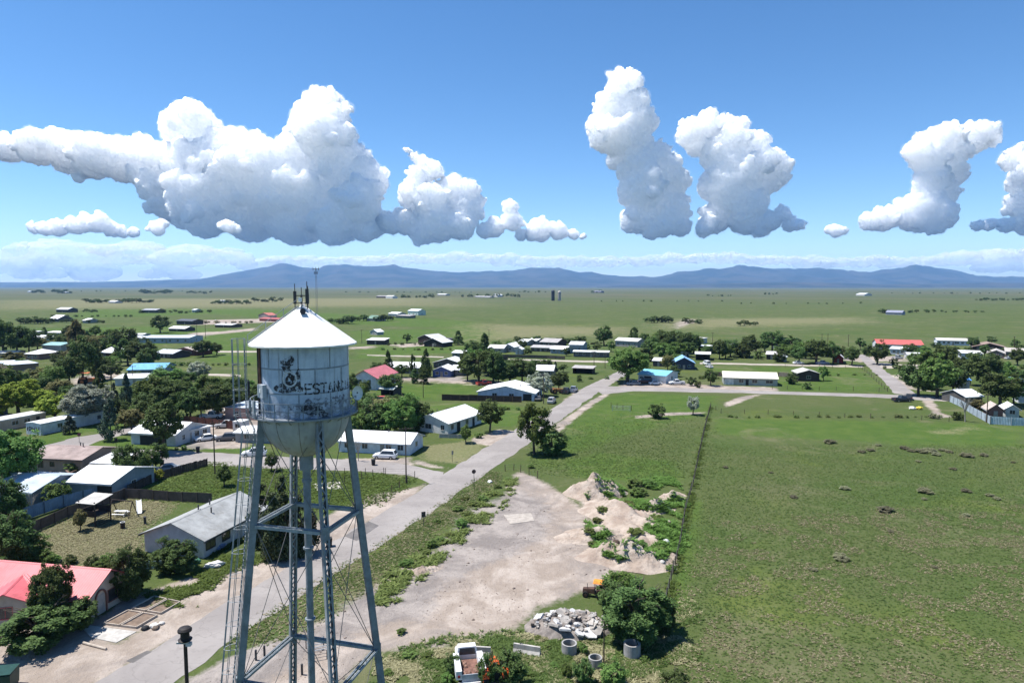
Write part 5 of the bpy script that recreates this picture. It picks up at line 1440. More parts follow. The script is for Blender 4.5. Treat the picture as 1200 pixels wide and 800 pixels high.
    for k in range(chim):
        g = random.Random(int(A[0] * 7 + k)); x = g.uniform(-.6, .6) * hw; y = g.uniform(.05, .4) * hd * (1 if k % 2 else -1)
        if roof == 'par': zz = wh + rise * (1 - abs(y) / hd)
        elif roof == 'perp': zz = wh + rise * (1 - abs(x) / hw)
        else: zz = wh + .1
        MB().tube((x, y, zz - .1), (x, y, zz + .75), .09, n=8).tube((x, y, zz + .75), (x, y, zz + .85), .14, .05, n=8).build('vent_pipe', DARKMETAL, ro)
    def mapper(wi, s, z):
        if wi == 0: return lambda q, o, h: (-hw + s * w + q, -hd - o, z + h)
        if wi == 1: return lambda q, o, h: (hw + o, -hd + s * d + q, z + h)
        if wi == 2: return lambda q, o, h: (-hw - o, hd - s * d + q * -1 if False else -hd + (1 - s) * d - q, z + h)
        return lambda q, o, h: (hw - s * w - q, hd + o, z + h)
    fr = tm
    if ops is not None:
        for (kind, wi, s, z, ww, hh) in ops:
            if kind == 'w': window(root, ww, hh, fr, mapper(wi, s, z))
            elif kind == 'd': door(root, ww, hh, paint((.35, .33, .30), .6), mapper(wi, s, 0))
            elif kind == 'D': door(root, ww, hh, paint((.025, .025, .027), .7), mapper(wi, s, 0))
            else: door(root, ww, hh, paint((.66, .66, .64), .6), mapper(wi, s, 0), True)
    else:
        used = [s for wi, s in doors if wi == 0]
        for wi, n in enumerate(win):
            lenw = w if wi in (0, 3) else d
            for k in range(n):
                s = (k + .5) / n
                if wi == 0 and any(abs(s - u) * lenw < 1.1 for u in used): s += 1.3 / lenw
                if s * lenw > lenw - .7: continue
                window(root, min(1.15, lenw / n * .5), 1.0, fr, mapper(wi, s, 1.0 if wh > 2.2 else .8))
        for wi, s in doors: door(root, .92, 2.0, paint((.30, .27, .24), .6), mapper(wi, s, 0))
    return root, mapper, ro

GREYSH = (0.30, 0.305, 0.30); TANW = (.44, .35, .28); PINKW = (.36, .25, .20); DK = (.055, .042, .036); BLUEG = (.20, .27, .36); CREAM = (.70, .65, .52)
# ---- near houses
H1, m1, r1 = house('pale block house with grey shingled gable roof beside the tower ladder', (170,646), (239,654), 13, 2.5, 1.7, 'perp', (.50, .50, .51), GREYSH, metal=False, trim=(.055, .055, .06), oh=.55,
   ops=[('w', 1, .10, .9, 1.7, 1.1), ('w', 1, .33, .9, 1.5, 1.1), ('w', 1, .75, .9, 1.5, 1.1), ('d', 1, .55, 0, .95, 2.0), ('w', 2, .3, .9, 1.2, 1.0)], chim=3)
H2, m2, r2 = house('stucco house with faded red metal roof at the lower left', (103,728), (152,698), 25, 2.5, 1.7, 'perp', (.46, .39, .32), (.56, .135, .145), trim=(.20, .10, .075), oh=.6,
   ops=[('w', 0, .70, .75, 2.6, 1.25), ('d', 0, .30, 0, 1.0, 2.05), ('w', 2, .75, .9, 1.3, 1.1), ('w', 2, .5, .9, 1.3, 1.1)], chim=0)
house('front wing of the red roofed house with a low gable', (-22,738), (36,731), 7, 2.4, 1.0, 'perp', (.46, .39, .32), (.56, .135, .145), trim=(.46, .12, .12), ops=[('w', 0, .5, .9, 1.2, 1.1)], name='house_wing', cat='house')
# arch round the front door of the red roofed house, rooftop cooler, skylight
aw = MB(); A_ = m2(0, .30, 0)
aw.path([Vector(A_(.72 * math.cos(q), .10, 1.6 + .95 * math.sin(q))) for q in np.linspace(0, math.pi, 13)], .10, 6)
aw.path([Vector(A_(.72, .10, 0)), Vector(A_(.72, .10, 1.6))], .10).path([Vector(A_(-.72, .10, 0)), Vector(A_(-.72, .10, 1.6))], .10)
aw.build('door_arch', paint((.20, .10, .075), .8), H2)
ck = MB().box(-1.0, .1, 7.0, 8.1, 3.9, 5.1).build('rooftop_cooler', paint((.34, .17, .17), .7, .3), H2)
MB().box(-1.06, .16, 6.94, 8.16, 5.1, 5.2).build('cooler_lid', paint((.62, .62, .64), .5), ck)
MB().box(-.55, -.15, 11.3, 11.7, 3.9, 4.75).build('chimney', paint((.10, .03, .03), .8), H2)
MB().box(.3, .5, 3.6, 3.8, 3.9, 4.6).build('vent_pipe', paint((.30, .06, .06), .7), H2)

HOUSES = [
 # label, A, B, depth, wall h, rise, roof, wall, roof colour, options
 ('long white house with white metal roof behind the parked sport utility vehicle', (397,529), (480,533.5), 8, 2.4, 1.3, 'par', (.62,.64,.68), RW, dict(win=(4,1,0), doors=((0,.62),), chim=1, trim=(.55,.56,.58))),
 ('white stucco house with broad white hip roof above the driveway', (484,504), (525,509), 15, 2.6, 1.6, 'perp', (.60,.60,.60), RW, dict(ops=[('w',0,.45,.9,1.6,1.1),('w',0,.85,.9,.9,1.1),('w',1,.12,.9,1.0,1.1),('D',1,.30,0,1.4,2.1),('w',1,.55,.9,1.1,1.1),('D',1,.75,0,1.0,2.0),('w',1,.90,.9,1.0,1.1)], chim=1, trim=(.45,.45,.45))),
 ('white roofed house with a blue and white painted gable', (560,467.5), (626,470), 13, 2.3, 1.9, 'perp', (.50,.53,.62), RW, dict(ops=[('w',0,.3,1.0,1.4,1.0),('w',0,.6,1.0,1.4,1.0),('D',0,.88,0,2.6,2.1),('D',1,.5,0,3.0,2.0)], chim=1)),
 ('sky blue metal roofed hall with white walls at the junction', (748,447.5), (780,450), 13, 2.9, 1.0, 'par', (.66,.66,.66), (.20,.50,.62), dict(ops=[('D',0,.35,0,2.6,2.3),('w',0,.12,1.0,1.0,1.0),('g',0,.78,0,2.4,2.3),('w',1,.5,1.0,1.2,1.0)], trim=(.2,.4,.5))),
 ('dark blue gabled house with pale blue roof behind the turquoise hall', (789,433), (814,433.5), 11, 2.8, 2.2, 'perp', (.045,.055,.09), (.25,.45,.68), dict(win=(2,1,0), trim=(.3,.45,.6))),
 ('long low building with cream metal roof by the cross road', (848,450.5), (911,452.5), 9, 2.6, 1.5, 'par', (.34,.36,.33), CREAM, dict(ops=[('g',0,.10,0,3.0,2.2),('w',0,.33,.9,1.4,1.1),('D',0,.44,0,1,2.0),('w',0,.58,.9,1.6,1.1),('w',0,.85,.9,2.2,1.0)], trim=(.6,.56,.45))),
 ('dark brown shed with grey gabled roof in the pasture', (935,446.5), (960,447), 8, 2.9, 1.1, 'perp', DK, (.46,.44,.40), dict(ops=[('w',0,.5,1.0,1.4,1.0)], name='shed', cat='shed', trim=(.4,.38,.35))),
 ('long white walled school with red roof', (1028,409.5), (1082,411), 16, 3.0, 2.0, 'par', (.55,.55,.58), (.50,.12,.10), dict(win=(6,2,0))),
 ('small white flat roofed annex in front of the red roof', (1043,415), (1062,416), 8, 2.8, .5, 'shed', (.50,.52,.56), RW, dict(win=(2,1,0))),
 ('low white roofed shed below the red roof school', (1064,421), (1101,422), 7, 2.2, .7, 'par', (.45,.45,.44), RW, dict(win=(2,0,0), name='shed', cat='shed')),
 ('long pale mobile home on the far right skyline', (1098,404), (1136,405), 8, 2.8, 1.0, 'par', (.60,.62,.66), (.60,.56,.52), dict(win=(7,1,0), name='mobile_home', cat='mobile home')),
 ('wide brown roofed house at the far right', (1140,411), (1179,412.5), 14, 2.3, 1.9, 'perp', (.06,.035,.03), (.26,.19,.16), dict(win=(3,1,0), metal=False)),
 ('white flat roofed house in the right hand trees', (1126,420), (1151,421), 10, 2.6, .5, 'shed', (.50,.53,.60), (.74,.73,.72), dict(win=(2,1,0))),
 ('tan roofed house left of the parked cars at the far right', (1157,419), (1177,420), 12, 2.3, 1.4, 'perp', (.16,.12,.11), (.50,.45,.39), dict(win=(2,1,0))),
 ('tan roofed house at the right edge below the pole', (1178,417), (1200,418), 12, 2.3, 1.3, 'par', (.16,.12,.11), (.46,.42,.37), dict(win=(3,1,0))),
 ('narrow shed under a bright blue tarp', (1124,457), (1136,457.5), 4, 3.4, .5, 'shed', (.33,.33,.36), (.10,.30,.75), dict(win=(0,0,0), name='shed', cat='shed')),
 ('dark shed with white metal roof beside the steel fence', (1131,474), (1151,473), 8, 2.3, 1.4, 'par', (.09,.085,.08), (.74,.77,.80), dict(win=(0,0,0), name='shed', cat='shed')),
 ('small reddish barn behind the steel fence', (1158,490), (1175,491), 5, 2.4, 1.3, 'perp', (.20,.10,.08), (.46,.38,.33), dict(win=(0,0,0), name='shed', cat='shed')),
 ('small white gabled shed behind the steel fence', (1178,489), (1194,490), 5, 2.4, 1.0, 'perp', (.42,.45,.45), (.74,.75,.76), dict(win=(1,0,0), doors=(), name='shed', cat='shed')),
 ('low shed under a blue tarp roof at the right edge', (1184,457), (1206,458), 9, 2.2, .9, 'shed', (.30,.30,.33), (.08,.25,.70), dict(win=(0,0,0), name='shed', cat='shed')),
 ('white tent roofed shelter at the right edge', (1193,472), (1210,473), 7, 2.4, 1.2, 'perp', (.60,.62,.66), RW, dict(win=(0,0,0), doors=(), name='shed', cat='shed')),
 # far middle row
 ('white roofed house left in the far middle row', (572,413), (590,413.5), 10, 2.4, 1.2, 'par', (.30,.29,.28), RW, dict(win=(2,0,0))),
 ('white gabled house second in the far middle row', (588,412), (602,412.5), 12, 2.6, 1.6, 'perp', (.40,.40,.40), RW, dict(win=(1,0,0))),
 ('tiny white shed before the far middle row', (604,415), (611,415.2), 5, 2.6, .8, 'perp', (.45,.45,.45), RW, dict(win=(0,0,0), name='shed', cat='shed')),
 ('white roof peeking left above the far middle row', (608,404.5), (618,405), 9, 2.4, .9, 'par', (.3,.29,.28), RW, dict(win=(1,0,0))),
 ('white roof peeking right above the far middle row', (619,403.5), (629,404), 9, 2.4, .9, 'par', (.3,.29,.28), RW, dict(win=(1,0,0))),
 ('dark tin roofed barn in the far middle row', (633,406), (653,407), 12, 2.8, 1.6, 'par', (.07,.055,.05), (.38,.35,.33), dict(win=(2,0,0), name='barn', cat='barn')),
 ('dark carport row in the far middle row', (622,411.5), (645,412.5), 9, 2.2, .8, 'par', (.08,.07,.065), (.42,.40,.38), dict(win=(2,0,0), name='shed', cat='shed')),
 ('grey blue cottage with white roof in the far middle row', (645,414), (662,415), 9, 2.5, 1.1, 'par', (.24,.29,.33), RW, dict(win=(2,1,0))),
 ('grey blue two storey house in the far middle row', (667,411.5), (683,412), 10, 3.6, 1.2, 'par', (.26,.31,.36), (.55,.57,.60), dict(win=(2,1,0))),
 ('long narrow trailer with white roof in the far middle row', (672,418), (713,419), 5, 2.6, .4, 'par', (.12,.11,.12), RW, dict(win=(5,0,0), name='mobile_home', cat='mobile home')),
 ('raised white trailer right of the round dark tree', (721,405.5), (747,407), 9, 3.4, 1.2, 'par', (.33,.31,.30), (.72,.70,.68), dict(win=(4,1,0), name='mobile_home', cat='mobile home')),
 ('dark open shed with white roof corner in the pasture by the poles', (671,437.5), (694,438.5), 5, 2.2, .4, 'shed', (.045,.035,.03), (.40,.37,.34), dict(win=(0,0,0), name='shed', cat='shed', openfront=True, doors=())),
 ('small pale pitched roof house above the silver tree', (628,441), (648,441.5), 8, 2.4, 1.5, 'par', (.20,.18,.17), (.66,.65,.64), dict(win=(2,0,0))),
 ('turquoise roofed gazebo among the dark trees', (581,441), (590,441), 5, 2.4, 1.8, 'hip', (.20,.30,.30), (.25,.60,.62), dict(win=(0,0,0), name='shed', cat='shed', oh=.7)),
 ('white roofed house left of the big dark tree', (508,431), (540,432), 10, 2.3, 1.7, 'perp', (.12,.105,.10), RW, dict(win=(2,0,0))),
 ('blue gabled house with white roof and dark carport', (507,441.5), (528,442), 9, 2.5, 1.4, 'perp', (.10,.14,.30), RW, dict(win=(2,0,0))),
 ('white roof right of the blue gabled house', (528,440), (541,440.5), 8, 2.4, 1.2, 'par', (.16,.14,.13), (.74,.74,.75), dict(win=(1,0,0))),
 ('long white roof behind the left white houses', (530,419.5), (558,420.5), 9, 2.6, .7, 'par', (.20,.20,.21), RW, dict(win=(3,0,0))),
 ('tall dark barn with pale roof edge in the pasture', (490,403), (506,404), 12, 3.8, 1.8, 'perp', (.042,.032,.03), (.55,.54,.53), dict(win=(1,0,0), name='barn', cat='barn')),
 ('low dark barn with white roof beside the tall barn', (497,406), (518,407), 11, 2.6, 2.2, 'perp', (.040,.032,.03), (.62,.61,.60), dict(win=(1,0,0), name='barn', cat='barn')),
 ('small dark lean-to right of the barns', (516,402), (525,402.5), 6, 2.4, .3, 'shed', (.05,.035,.035), (.07,.05,.05), dict(win=(0,0,0), name='shed', cat='shed')),
 ('dark shed near the tank shoulder with white roof', (430,403.5), (450,404), 7, 2.6, .8, 'shed', (.06,.05,.05), (.66,.66,.66), dict(win=(0,0,0), name='shed', cat='shed')),
 ('small white gabled shed alone in the pasture', (434,392), (442,392.5), 6, 2.2, 1.6, 'perp', (.36,.36,.36), RW, dict(win=(0,0,0), name='shed', cat='shed')),
 ('pink red roofed church with white arched wall', (414,456), (441,457), 16, 4.2, 2.2, 'perp', (.66,.66,.70), (.52,.16,.17), dict(ops=[('w',0,.3,1.8,1.1,1.5),('w',0,.7,1.8,1.1,1.5),('D',0,.5,0,1.2,2.2)], name='church', cat='church', oh=.9)),
 ('long white roofed house behind the conifer row', (452,437), (491,438), 10, 2.5, 1.4, 'par', (.22,.21,.20), RW, dict(win=(4,0,0))),
 ('white roofed shelter left of the church cars', (446,463), (461,464), 5, 2.2, .6, 'par', (.06,.055,.055), (.62,.66,.62), dict(win=(0,0,0), name='shed', cat='shed', openfront=True, doors=())),
 ('pale green farmhouse on the rise right of the tower', (478,369), (490,369.5), 12, 5.0, 2.0, 'par', (.50,.60,.55), (.68,.70,.70), dict(win=(3,1,0))),
 ('green roofed farmhouse right of the tower roof', (430,376), (441,376.5), 12, 2.8, 2.5, 'par', (.30,.28,.27), (.16,.26,.19), dict(win=(2,0,0))),
 ('white farm sheds behind the green farmhouse', (455,370.5), (466,371), 12, 3.2, 1.5, 'par', (.40,.40,.40), RW, dict(win=(0,0,0), name='shed', cat='shed')),
 ('long low farm shed left of the pale green house', (464,372.5), (480,373), 10, 2.6, .6, 'shed', (.20,.18,.17), (.42,.38,.35), dict(win=(0,0,0), name='shed', cat='shed')),
 ('two white carports right of the big grove, the upper one', (818,414), (833,414.5), 8, 3.6, .5, 'flat', (.14,.13,.13), RW, dict(win=(0,0,0), name='carport', cat='carport', openfront=True, doors=())),
 ('two white carports right of the big grove, the lower one', (815,422), (832,422.5), 7, 3.0, .6, 'par', (.10,.09,.09), (.74,.73,.70), dict(win=(0,0,0), name='carport', cat='carport', openfront=True, doors=())),
 ('white roofed house half hidden by the big grove', (765,429), (778,429.5), 7, 2.4, .5, 'shed', (.08,.07,.07), RW, dict(win=(0,0,0))),
 ('small white building behind the big grove', (814,402), (823,402.5), 7, 3.0, .4, 'flat', (.50,.49,.47), (.60,.58,.55), dict(win=(1,0,0))),
 ('white gable peeping out of the big grove', (793,418), (804,418.5), 7, 2.3, 1.6, 'perp', (.50,.48,.46), (.70,.70,.69), dict(win=(1,0,0))),
 ('low gabled dark house among trees right of the carports', (848,413), (873,413.5), 13, 2.5, 1.9, 'perp', (.07,.055,.05), (.42,.41,.40), dict(win=(2,0,0))),
 ('pale blue shed under the tall dark tree', (905,408), (917,408.5), 9, 3.6, 1.6, 'par', (.30,.31,.40), (.42,.40,.44), dict(win=(1,0,0), name='shed', cat='shed')),
 ('small dark shed with white lean-to by the lane', (898,421), (910,421.5), 6, 2.4, .8, 'shed', (.04,.035,.035), (.60,.58,.55), dict(win=(0,0,0), name='shed', cat='shed')),
 ('tiny pale green shed by the lane', (911,423.5), (920,424), 4, 2.2, .8, 'perp', (.36,.42,.40), (.60,.64,.63), dict(win=(0,0,0), name='shed', cat='shed')),
 ('small red gabled barn with pale roof at the lane corner', (976,425), (988,425.5), 8, 2.4, 1.8, 'perp', (.25,.03,.03), (.66,.62,.60), dict(win=(0,0,0), name='barn', cat='barn')),
 # left cluster
 ('pinkish brown house with pinkish shingled roof by the side street', (36,551), (97,554), 9.5, 2.5, 1.1, 'par', PINKW, (.30,.235,.215), dict(ops=[('w',0,.20,.7,1.0,1.5),('w',0,.42,1.0,.8,.8),('w',1,.4,1.0,.5,.9),('d',1,.7,0,.9,2.0)], metal=False, chim=2, trim=(.15,.10,.09))),
 ('grey metal shed with bright white roof beside the blue fence', (80,582), (131,585), 10, 2.6, 1.3, 'par', (.22,.26,.29), RW, dict(ops=[('D',0,.85,0,2.6,2.2),('w',1,.5,1.0,1.0,.8)], name='shed', cat='shed')),
 ('blue grey roofed shed at the left edge', (-24,591), (39,595), 10, 2.5, 1.2, 'par', (.17,.21,.26), (.42,.48,.54), dict(ops=[('w',0,.6,1.0,1,1)], name='shed', cat='shed')),
 ('small dark shed with white roof behind the white metal shed', (110,556), (134,557), 5, 2.2, .5, 'shed', (.15,.18,.22), (.62,.62,.62), dict(win=(0,0,0), name='shed', cat='shed')),
 ('white mobile home with dark graffiti on its end', (31,508.5), (48,510), 19, 2.6, .25, 'perp', (.60,.61,.62), (.72,.73,.74), dict(ops=[('w',1,.25,1.0,1.2,.9),('w',1,.8,1.0,1.0,.9)], name='mobile_home', cat='mobile home', oh=.12)),
 ('long tan mobile home behind the white one', (-30,512), (54,495), 4.6, 2.6, .3, 'par', (.40,.33,.27), (.66,.64,.61), dict(ops=[('w',0,.55,1.0,1.6,1.0),('w',0,.72,1.0,1.5,1.0),('D',0,.88,0,.9,2)], name='mobile_home', cat='mobile home', oh=.12)),
 ('dark blue trailer at the left edge behind the tan one', (-40,491), (8,487), 4.6, 2.6, .3, 'par', (.10,.11,.17), (.70,.70,.70), dict(win=(2,0,0), name='mobile_home', cat='mobile home', oh=.12)),
 ('white gabled house with white roof by the parked white sedan', (154,520), (206,523), 10, 2.6, 1.6, 'par', (.50,.50,.50), RW, dict(ops=[('w',1,.25,1.0,.8,1.0),('w',1,.75,1.0,.9,1.1),('d',1,.5,0,.9,2.0),('D',0,.5,0,6.5,2.0)], chim=1)),
 ('flat roofed white extension behind the white gabled house', (224,517), (247,512), 6, 2.5, .3, 'flat', (.56,.57,.58), (.55,.55,.55), dict(ops=[('w',0,.3,1.0,1.0,1.1),('w',0,.7,1.0,1.0,1.1)], name='house_extension', cat='house')),
 ('white roofed shed behind the ladder beside the dark van', (276,518), (330,520), 7, 2.2, .6, 'par', (.26,.27,.28), RW, dict(win=(2,0,0), name='shed', cat='shed')),
 ('small white camper trailer near the brown fence', (273,505), (284,505.5), 3, 2.2, .2, 'flat', (.60,.60,.58), (.70,.70,.68), dict(win=(1,0,0), doors=(), name='camper_trailer', cat='trailer', oh=.05)),
 ('pink walled building with grey blue roof left of the tank', (264,491), (318,493), 10, 3.0, .6, 'flat', (.40,.26,.22), (.45,.50,.56), dict(win=(2,0,0), oh=.1)),
 ('hall with sky blue metal roof in the left trees', (150,442), (192,441), 15, 2.8, 1.5, 'par', (.20,.25,.32), (.17,.40,.62), dict(win=(3,1,0))),
 ('white walled lean-to in front of the sky blue roof', (135,452), (180,451), 8, 2.5, .5, 'shed', (.56,.58,.60), (.76,.77,.78), dict(win=(2,0,0), name='shed', cat='shed')),
 ('grey white roofed house with chimney in the left meadow', (182,419), (203,420), 10, 2.3, 1.3, 'par', (.08,.07,.07), (.55,.58,.62), dict(win=(2,0,0), chim=1)),
 ('tan roofed house with dark red gable in the left meadow', (203,416), (230,417), 11, 2.4, 1.6, 'perp', (.13,.05,.04), (.52,.44,.38), dict(win=(2,0,0), chim=1)),
 ('long pale blue school building at the dirt road', (168,402), (222,402), 18, 3.2, .8, 'par', (.34,.38,.46), (.62,.68,.76), dict(win=(6,1,0))),
 ('long white roofed school wing left of the blue one', (152,401.5), (172,402), 14, 2.9, .6, 'par', (.30,.32,.33), (.78,.78,.77), dict(win=(3,0,0))),
 ('white roof at the left end of the school', (150,397), (167,397), 10, 2.6, .6, 'par', (.30,.32,.33), (.76,.76,.75), dict(win=(2,0,0))),
 ('dark brick house with white metal roof in the left trees', (118,419), (146,420), 13, 2.6, 1.8, 'par', (.09,.05,.04), RW, dict(win=(3,1,0), chim=1)),
 ('two storey house with green roof in the left trees', (50,416), (72,416.5), 11, 5.0, 1.0, 'par', (.34,.33,.33), (.26,.42,.40), dict(win=(4,1,0))),
 ('white hip roofed house left of the green roof', (30,421), (46,421.5), 11, 2.7, 1.7, 'hip', (.26,.15,.12), (.76,.75,.74), dict(win=(2,0,0))),
 ('brown adobe building with flat white roof at the left', (10,441), (46,438), 14, 4.2, .3, 'flat', (.20,.145,.11), (.60,.64,.70), dict(win=(3,1,0), oh=.05)),
 ('low white roofed building left of the adobe one', (-30,436), (14,434), 12, 3.0, .3, 'flat', (.25,.20,.17), (.66,.67,.68), dict(win=(2,0,0), oh=.1)),
 ('long white strip roof above the adobe building', (-20,420), (20,419), 10, 2.4, .7, 'par', (.25,.22,.2), (.66,.65,.62), dict(win=(3,0,0))),
 ('first white strip roof of the far left estate', (20,393), (40,393.5), 12, 2.4, .6, 'par', (.28,.26,.25), (.70,.69,.68), dict(win=(2,0,0))),
 ('second white strip roof of the far left estate', (54,393.5), (74,394), 12, 2.4, .6, 'par', (.28,.26,.25), (.72,.71,.70), dict(win=(2,0,0))),
 ('white gabled roof below the far left estate', (37,400), (47,400.5), 10, 2.4, 1.2, 'par', (.35,.33,.32), RW, dict(win=(1,0,0))),
 ('white roofed house right of the white gable at the far left', (52,400.5), (62,401), 9, 2.4, .9, 'par', (.35,.33,.32), RW, dict(win=(1,0,0))),
 ('white domed roof shed right of the round dark tree', (198,388), (217,388.5), 10, 2.2, 1.4, 'par', (.07,.06,.06), RW, dict(win=(0,0,0), name='shed', cat='shed')),
 ('dark roofed shed above the domed white roof', (207,380), (226,380.5), 12, 3.4, 1.2, 'par', (.05,.05,.05), (.10,.10,.11), dict(win=(0,0,0), name='shed', cat='shed')),
 ('pale low roof on the bare strip left of the tank', (252,383.5), (272,384), 12, 2.2, .9, 'par', (.12,.08,.07), (.58,.56,.55), dict(win=(0,0,0), name='shed', cat='shed')),
 ('small house with pink gable on the bare strip', (303,373), (315,373.5), 10, 3.6, 2.4, 'perp', (.38,.30,.28), (.46,.16,.12), dict(win=(2,0,0))),
 ('long red roofed shed beside the pink gable', (304,376), (331,377), 12, 2.4, .9, 'par', (.22,.06,.05), (.42,.10,.08), dict(win=(0,0,0), name='shed', cat='shed')),
 ('white farmhouse roof in the left windbreak', (127,355), (135,355.2), 14, 3.0, 2.0, 'par', (.4,.4,.4), RW, dict(win=(0,0,0))),
 ('white roofed farm at the far left skyline', (70,343.3), (77,343.5), 24, 4.0, 3.0, 'par', (.35,.35,.35), RW, dict(win=(0,0,0))),
 ('blue grey barn in the far left skyline grove', (32,342.5), (37,342.6), 22, 5.0, 3.0, 'par', (.3,.33,.38), (.55,.60,.66), dict(win=(0,0,0), name='barn', cat='barn')),
 ('white roof in the far left farmyard', (58,377), (68,377.3), 14, 3.2, 3.0, 'par', (.12,.11,.11), RW, dict(win=(0,0,0))),
 ('dark and white farm building on the left plain', (66,366), (80,366.2), 14, 4.0, 2.2, 'par', (.08,.075,.075), (.52,.54,.56), dict(win=(0,0,0), name='barn', cat='barn')),
 ('white shed by the round tree on the left plain', (97,378.5), (103,378.7), 10, 2.6, 1.6, 'par', (.3,.3,.3), RW, dict(win=(0,0,0), name='shed', cat='shed')),
 ('long grey roofed ranch shed on the left plain', (166,366.5), (183,366.7), 16, 3.6, 1.6, 'par', (.10,.095,.09), (.36,.36,.37), dict(win=(0,0,0), name='barn', cat='barn')),
 ('small white hut in the ranch row', (225,366), (229,366.1), 9, 3.4, 1.0, 'par', (.5,.5,.48), RW, dict(win=(0,0,0), name='shed', cat='shed')),
 ('white roof in the windbreak left of the tank roof', (255,354.5), (260,354.6), 14, 3.0, 2.0, 'par', (.4,.4,.4), RW, dict(win=(0,0,0))),
 ('far white barn behind the pale green house', (452,349.5), (460,349.7), 16, 6.0, 2.0, 'par', (.6,.6,.58), RW, dict(win=(0,0,0), name='barn', cat='barn')),
 ('far dark barn left of the white barn', (441,349), (452,349.2), 16, 5.0, 2.0, 'par', (.10,.08,.08), (.35,.32,.31), dict(win=(0,0,0), name='barn', cat='barn')),
 ('far white shed among the farm left of the silos', (577,347.6), (583,347.8), 18, 6.0, 3.0, 'perp', (.6,.6,.6), RW, dict(win=(0,0,0), name='shed', cat='shed')),
 ('far low white barn left of the silos', (556,348.5), (574,349), 16, 3.0, 1.5, 'par', (.25,.24,.23), (.55,.53,.52), dict(win=(0,0,0), name='barn', cat='barn')),
 ('far pale farmhouse with dark trees beyond the conifers', (512,346), (522,346.2), 20, 4.0, 2.0, 'par', (.4,.38,.36), RW, dict(win=(0,0,0))),
 ('lone blue grey farmhouse on the right plain', (1038,368.5), (1057,369), 13, 2.8, 2.2, 'par', (.24,.26,.34), (.25,.26,.33), dict(win=(4,0,0))),
 ('far white roofed shed on the right plain', (1003,346.3), (1013,346.5), 30, 5.0, 4.0, 'par', (.5,.5,.5), RW, dict(win=(0,0,0), name='shed', cat='shed')),
 ('far grey house among trees near the right horizon', (696,343), (704,343.1), 22, 6.0, 4.0, 'par', (.12,.12,.14), (.2,.2,.24), dict(win=(0,0,0))),
]
for rec in HOUSES: house(*rec[:9], **rec[9])
# ------------------------------------------------------------------ vehicles
def loft(mb, rings, m=0, cap=True):
    n = len(rings[0]); vs = [p for r in rings for p in r]; fs = []
    for j in range(len(rings) - 1):
        for i in range(n): fs.append((j * n + i, j * n + (i + 1) % n, (j + 1) * n + (i + 1) % n, (j + 1) * n + i))
    if cap: fs += [tuple(range(n - 1, -1, -1)), tuple((len(rings) - 1) * n + i for i in range(n))]
    return mb.add(vs, fs, m)

